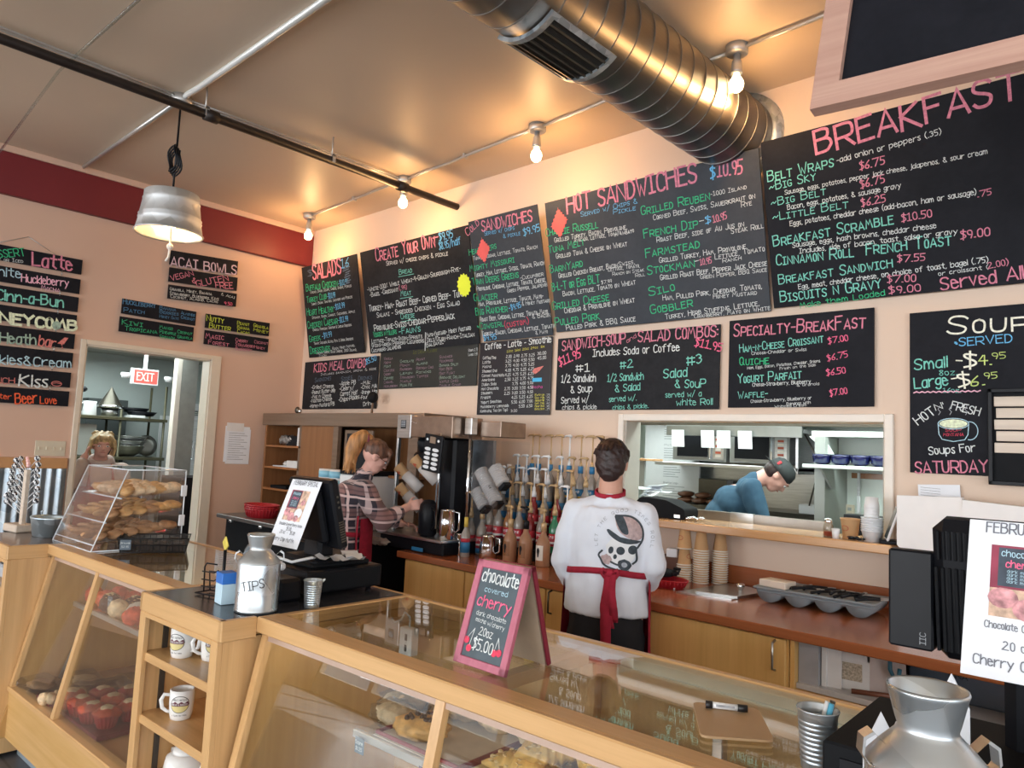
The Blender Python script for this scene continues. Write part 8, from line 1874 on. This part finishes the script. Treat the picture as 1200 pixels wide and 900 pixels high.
for s in (-1, 1): chain(b, [(s*.095, .0, .80), (s*.10, .02, .45), (s*.115, -.01, .12)], [.105, .078, .062])
bake(b, 'jeans', mat('dark_jeans', (.015, .022, .045), .85, var=.2), pw_, .012, 3, fold(9, .006)); b = M(); feet(b); bake(b, 'shoes', m_black, pw_, .012, 2, lambda c: .006)
hb_ = M(); T = Tr(*hc) @ hr; hb_.T = T; hb_.ball((0, -.020, .040), (.084, .098, .084), 26, 18, .08, 60, 8); hb_.ball((0, -.075, .035), (.05, .04, .045), 16, 10)
hb_.ball((0, .055, .075), (.06, .045, .035), 16, 10, .1, 40, 3)
for s in (-1, 1): hb_.tube([(s*.05, .07, .075), (s*.072, .085, .03), (s*.074, .095, -.03)], [.014, .010, .004], 6)
hq = bake(hb_, 'hair', mat('streaked_brown_hair', (.14, .065, .04), .5, var=.6, vs=45, stretch=(1, 1, .2), bump=.4, bs=150), pw_, .006, 1)
hb_ = M(); base = Vector(hc)+Vector((0, -.05, .125)); pts = [base, base+Vector((-.01, -.045, .015)), base+Vector((-.02, -.085, -.02)), base+Vector((-.025, -.105, -.08)), base+Vector((-.03, -.120, -.15)), base+Vector((-.03, -.125, -.21))]
chain(hb_, pts, [.034, .050, .060, .058, .042, .020]); strands(hb_, pts, 46, .010, .050, 4); pt_ = bake(hb_, 'ponytail', m_hairg, hq, .006, 1, label='ginger ponytail'); M().tube([Vector(base)+Vector((.034*cos(a), -.01, .034*sin(a))) for a in [2*pi*i/16 for i in range(16)]], .007, 6, True).obj('hair_tie', mat('plum_hair_tie', (.20, .03, .06), .7), hq)
ap = band(pw_, 'apron', [(.208*cos(a), -.005+.168*sin(a), 1.035-.015*sin(a)) for a in [2*pi*i/40 for i in range(40)]], .030, .006, m_redcloth, True)
b = M(); vs = []
for j in range(NZ+1):
    z = 1.14-.55*j/NZ
    for i in range(NA+1): a = radians(22+(136)*i/NA); k = 1+.03*j/NZ; hgt = min(1, max(0, (1.14-z)/.06)); vs.append((.222*k*cos(a), .19*k*sin(a), z))
b.add(vs, [(j*(NA+1)+i, j*(NA+1)+i+1, (j+1)*(NA+1)+i+1, (j+1)*(NA+1)+i) for i in range(NA) for j in range(NZ)], True); b.obj('skirt', m_redcloth, ap, fix=False)
band(ap, 'side_tie', [(.212, .055, 1.16), (.222, .05, 1.08), (.222, .05, .98), (.220, .055, .80), (.216, .06, .62)], .055, .006, m_redcloth)
# ---------------------------------------------------------------- cook in the kitchen
ck_ = thing('person', 'cook in a blue t-shirt and backwards black cap bending over in the kitchen hatch', 'person', (-2.76, .95, 0), radians(-62)); ck_.scale = (1.07, 1.07, 1.055)
hc = (.03, .44, 1.475); hr = R(-62, 'X')
LS, LE, LW = (-.17, .26, 1.38), (-.22, .34, 1.13), (-.12, .46, .98); RS, RE, RW = (.18, .26, 1.38), (.225, .33, 1.13), (.12, .48, .99)
b = M(); lerp_torso(b, (0, 0, .95), (0, .16, 1.25), (0, .26, 1.37)); caps(b, (0, .26, 1.40), (.01, .36, 1.47), .058, .054); head(b, hc, hr); legs(b); feet(b)
chain(b, [LS, LE, LW], [.05, .042, .030]); chain(b, [RS, RE, RW], [.05, .042, .030]); hand(b, LW, (.3, .8, -.4), (.3, 0, -.9), 1, .9, -1); hand(b, RW, (-.3, .8, -.4), (-.3, 0, -.9), 1, .9, 1)
body = bake(b, 'body', m_skinp, ck_, .0085); face(body, hc, hr, 1, CH['brown'])
b = M(); b.lathe([(0, .86), (.19, .86), (.19, 1.0), (.17, 1.08), (0, 1.12)], 30, sx=1.04, sy=.80); ell(b, (0, .075, 1.12), (.185, .145, .18)); ell(b, (0, .15, 1.25), (.195, .145, .15)); caps(b, (-.13, .245, 1.365), (.13, .245, 1.365), .082); caps(b, (0, .24, 1.38), (0, .29, 1.43), .08, .066); chain(b, [LS, LE], [.074, .066]); chain(b, [RS, RE], [.076, .068])
bake(b, 't_shirt', mat('steel_blue_cotton', (.028, .075, .125), .9, var=.08, vs=8), ck_, .010, 3, fold(13, .010))
b = M(); 
for s in (-1, 1): chain(b, [(s*.095, .0, .88), (s*.10, .02, .45), (s*.115, -.01, .12)], [.105, .078, .062])
bake(b, 'trousers', m_blackmat, ck_, .014, 3); b = M(); feet(b); bake(b, 'shoes', m_black, ck_, .014, 2, lambda c: .006)
hb_ = M(); hb_.T = Tr(*hc) @ hr; hb_.ball((0, -.045, .0), (.076, .072, .070), 20, 14, .08, 50, 3); bake(hb_, 'hair', m_hairb, ck_, .007, 1)
cp = M(); cp.T = Tr(*hc) @ hr @ R(8, 'X'); cp.lathe([(.090, .018), (.089, .05), (.080, .085), (.055, .112), (.02, .122), (0, .123)], 26, (0, -.012, 0), sy=1.14); 
vs = []
for i in range(13): a = radians(-160+140*i/12); vs += [(.084*cos(a), -.012+.098*sin(a), .030), (.088*cos(a)*.9, -.012+.098*sin(a)-.055*max(0, -sin(a)), .018)]
cp.add(vs, [(2*i, 2*i+1, 2*i+3, 2*i+2) for i in range(12)], True); cpo = cp.obj('cap', mat('charcoal_cap', (.03, .035, .036), .8), ck_)
b = M(); b.T = Tr(*hc) @ hr @ R(8, 'X') @ Tr(.055, -.080, .060) @ R(35, 'Z') @ R(-12, 'X'); b.box((-.028, -.004, -.016), (.028, .004, .016), .003); b.obj('patch', m_red, cpo, label='red cap patch')
# ---------------------------------------------------------------- blonde person in the doorway
bp = thing('person', 'blonde person in a beige hooded top with a raised hand, standing in the left doorway', 'person', (-7.72, -1.78, 0), radians(-98)); bp.scale = (1.14, 1.14, 1.0)
hc = (0, .05, 1.520); hr = R(-6, 'X') @ R(-4, 'Z')
LS, LE, LW = (-.165, .0, 1.30), (-.22, .05, 1.05), (-.10, .20, .98); RS, RE, RW = (.165, 0, 1.30), (.215, .10, 1.14), (.125, .085, 1.42)
b = M(); lerp_torso(b, (0, 0, .90), (0, .0, 1.16), (0, 0, 1.29), 0, .16); caps(b, (0, .0, 1.32), (0, .03, 1.46), .054, .050); head(b, hc, hr); legs(b); feet(b)
chain(b, [LS, LE, LW], [.048, .040, .029]); chain(b, [RS, RE, RW], [.048, .040, .029]); hand(b, LW, (.6, .6, .1), (.2, 0, -.9), .95, .7, -1); hand(b, RW, (-.25, -.1, .95), (-.85, .1, -.2), .95, .8, 1)
body = bake(b, 'body', m_skinp, bp, .0085); face(body, hc, hr, 1, CH['brown'])
b = M(); b.lathe([(0, .80), (.195, .80), (.20, .84), (.185, 1.0), (.18, 1.12), (.185, 1.23), (.14, 1.32), (0, 1.34)], 30, sx=1.02, sy=.76); caps(b, (-.125, 0, 1.29), (.125, 0, 1.29), .072); chain(b, [LS, LE, (-.13, .17, .985)], [.068, .062, .050]); chain(b, [RS, RE, (.140, .09, 1.36)], [.068, .062, .048])
b.tube([(.088*cos(a), .0+.080*sin(a), 1.385-.03*sin(a)) for a in [2*pi*i/20 for i in range(20)]], .030, 10, True); bake(b, 'hooded_top', mat('beige_fleece', (.50, .42, .39), .9, var=.06), bp, .010, 3, fold(12, .007))
b = M(); 
for s in (-1, 1): chain(b, [(s*.09, .0, .84), (s*.10, .02, .45), (s*.11, -.01, .12)], [.10, .075, .06])
bake(b, 'jeans', bpy.data.materials['dark_jeans'], bp, .014, 3); b = M(); feet(b); bake(b, 'shoes', m_black, bp, .014, 2, lambda c: .006)
hb_ = M(); hb_.T = Tr(*hc) @ hr; hb_.ball((0, -.022, .038), (.094, .105, .092), 26, 18, .14, 60, 8); hb_.ball((0, .062, .085), (.070, .038, .026), 18, 10, .2, 50, 2)
random.seed(3)
for s in (-1, 1):
    for k in range(6): hb_.tube([(s*.03, .08-.01*k, .105), (s*.080, .075-.02*k, .055), (s*.094, .05-.02*k, -.02), (s*(.088-.004*k), .035-.02*k, -.095)], [.014, .016, .013, .006], 6)
for k in range(8): a = k*.8; hb_.tube([(.03*cos(a), -.05, .115), (.06*cos(a), -.05+.04*sin(a), .128), (.085*cos(a), -.05+.05*sin(a), .10)], [.014, .014, .008], 6)
bake(hb_, 'hair', m_hairl, bp, .006, 1)
ap = band(bp, 'apron', [(.205*cos(a), .158*sin(a), .98) for a in [2*pi*i/40 for i in range(40)]], .030, .006, m_redcloth, True)
for s in (-1, 1): band(ap, 'strap', [(s*.075, .07, 1.345), (s*.085, .125, 1.26), (s*.09, .155, 1.14), (s*.09, .158, 1.0)], .030, .005, m_redcloth)
b = M(); vs = []
for j in range(NZ+1):
    z = 1.14-.65*j/NZ
    for i in range(NA+1): a = radians(35+(110)*i/NA); vs.append((.205*cos(a)*1.02, .162*sin(a)*1.04, z))
b.add(vs, [(j*(NA+1)+i, j*(NA+1)+i+1, (j+1)*(NA+1)+i+1, (j+1)*(NA+1)+i) for i in range(NA) for j in range(NZ)], True); b.obj('bib', m_redcloth, ap, fix=False)
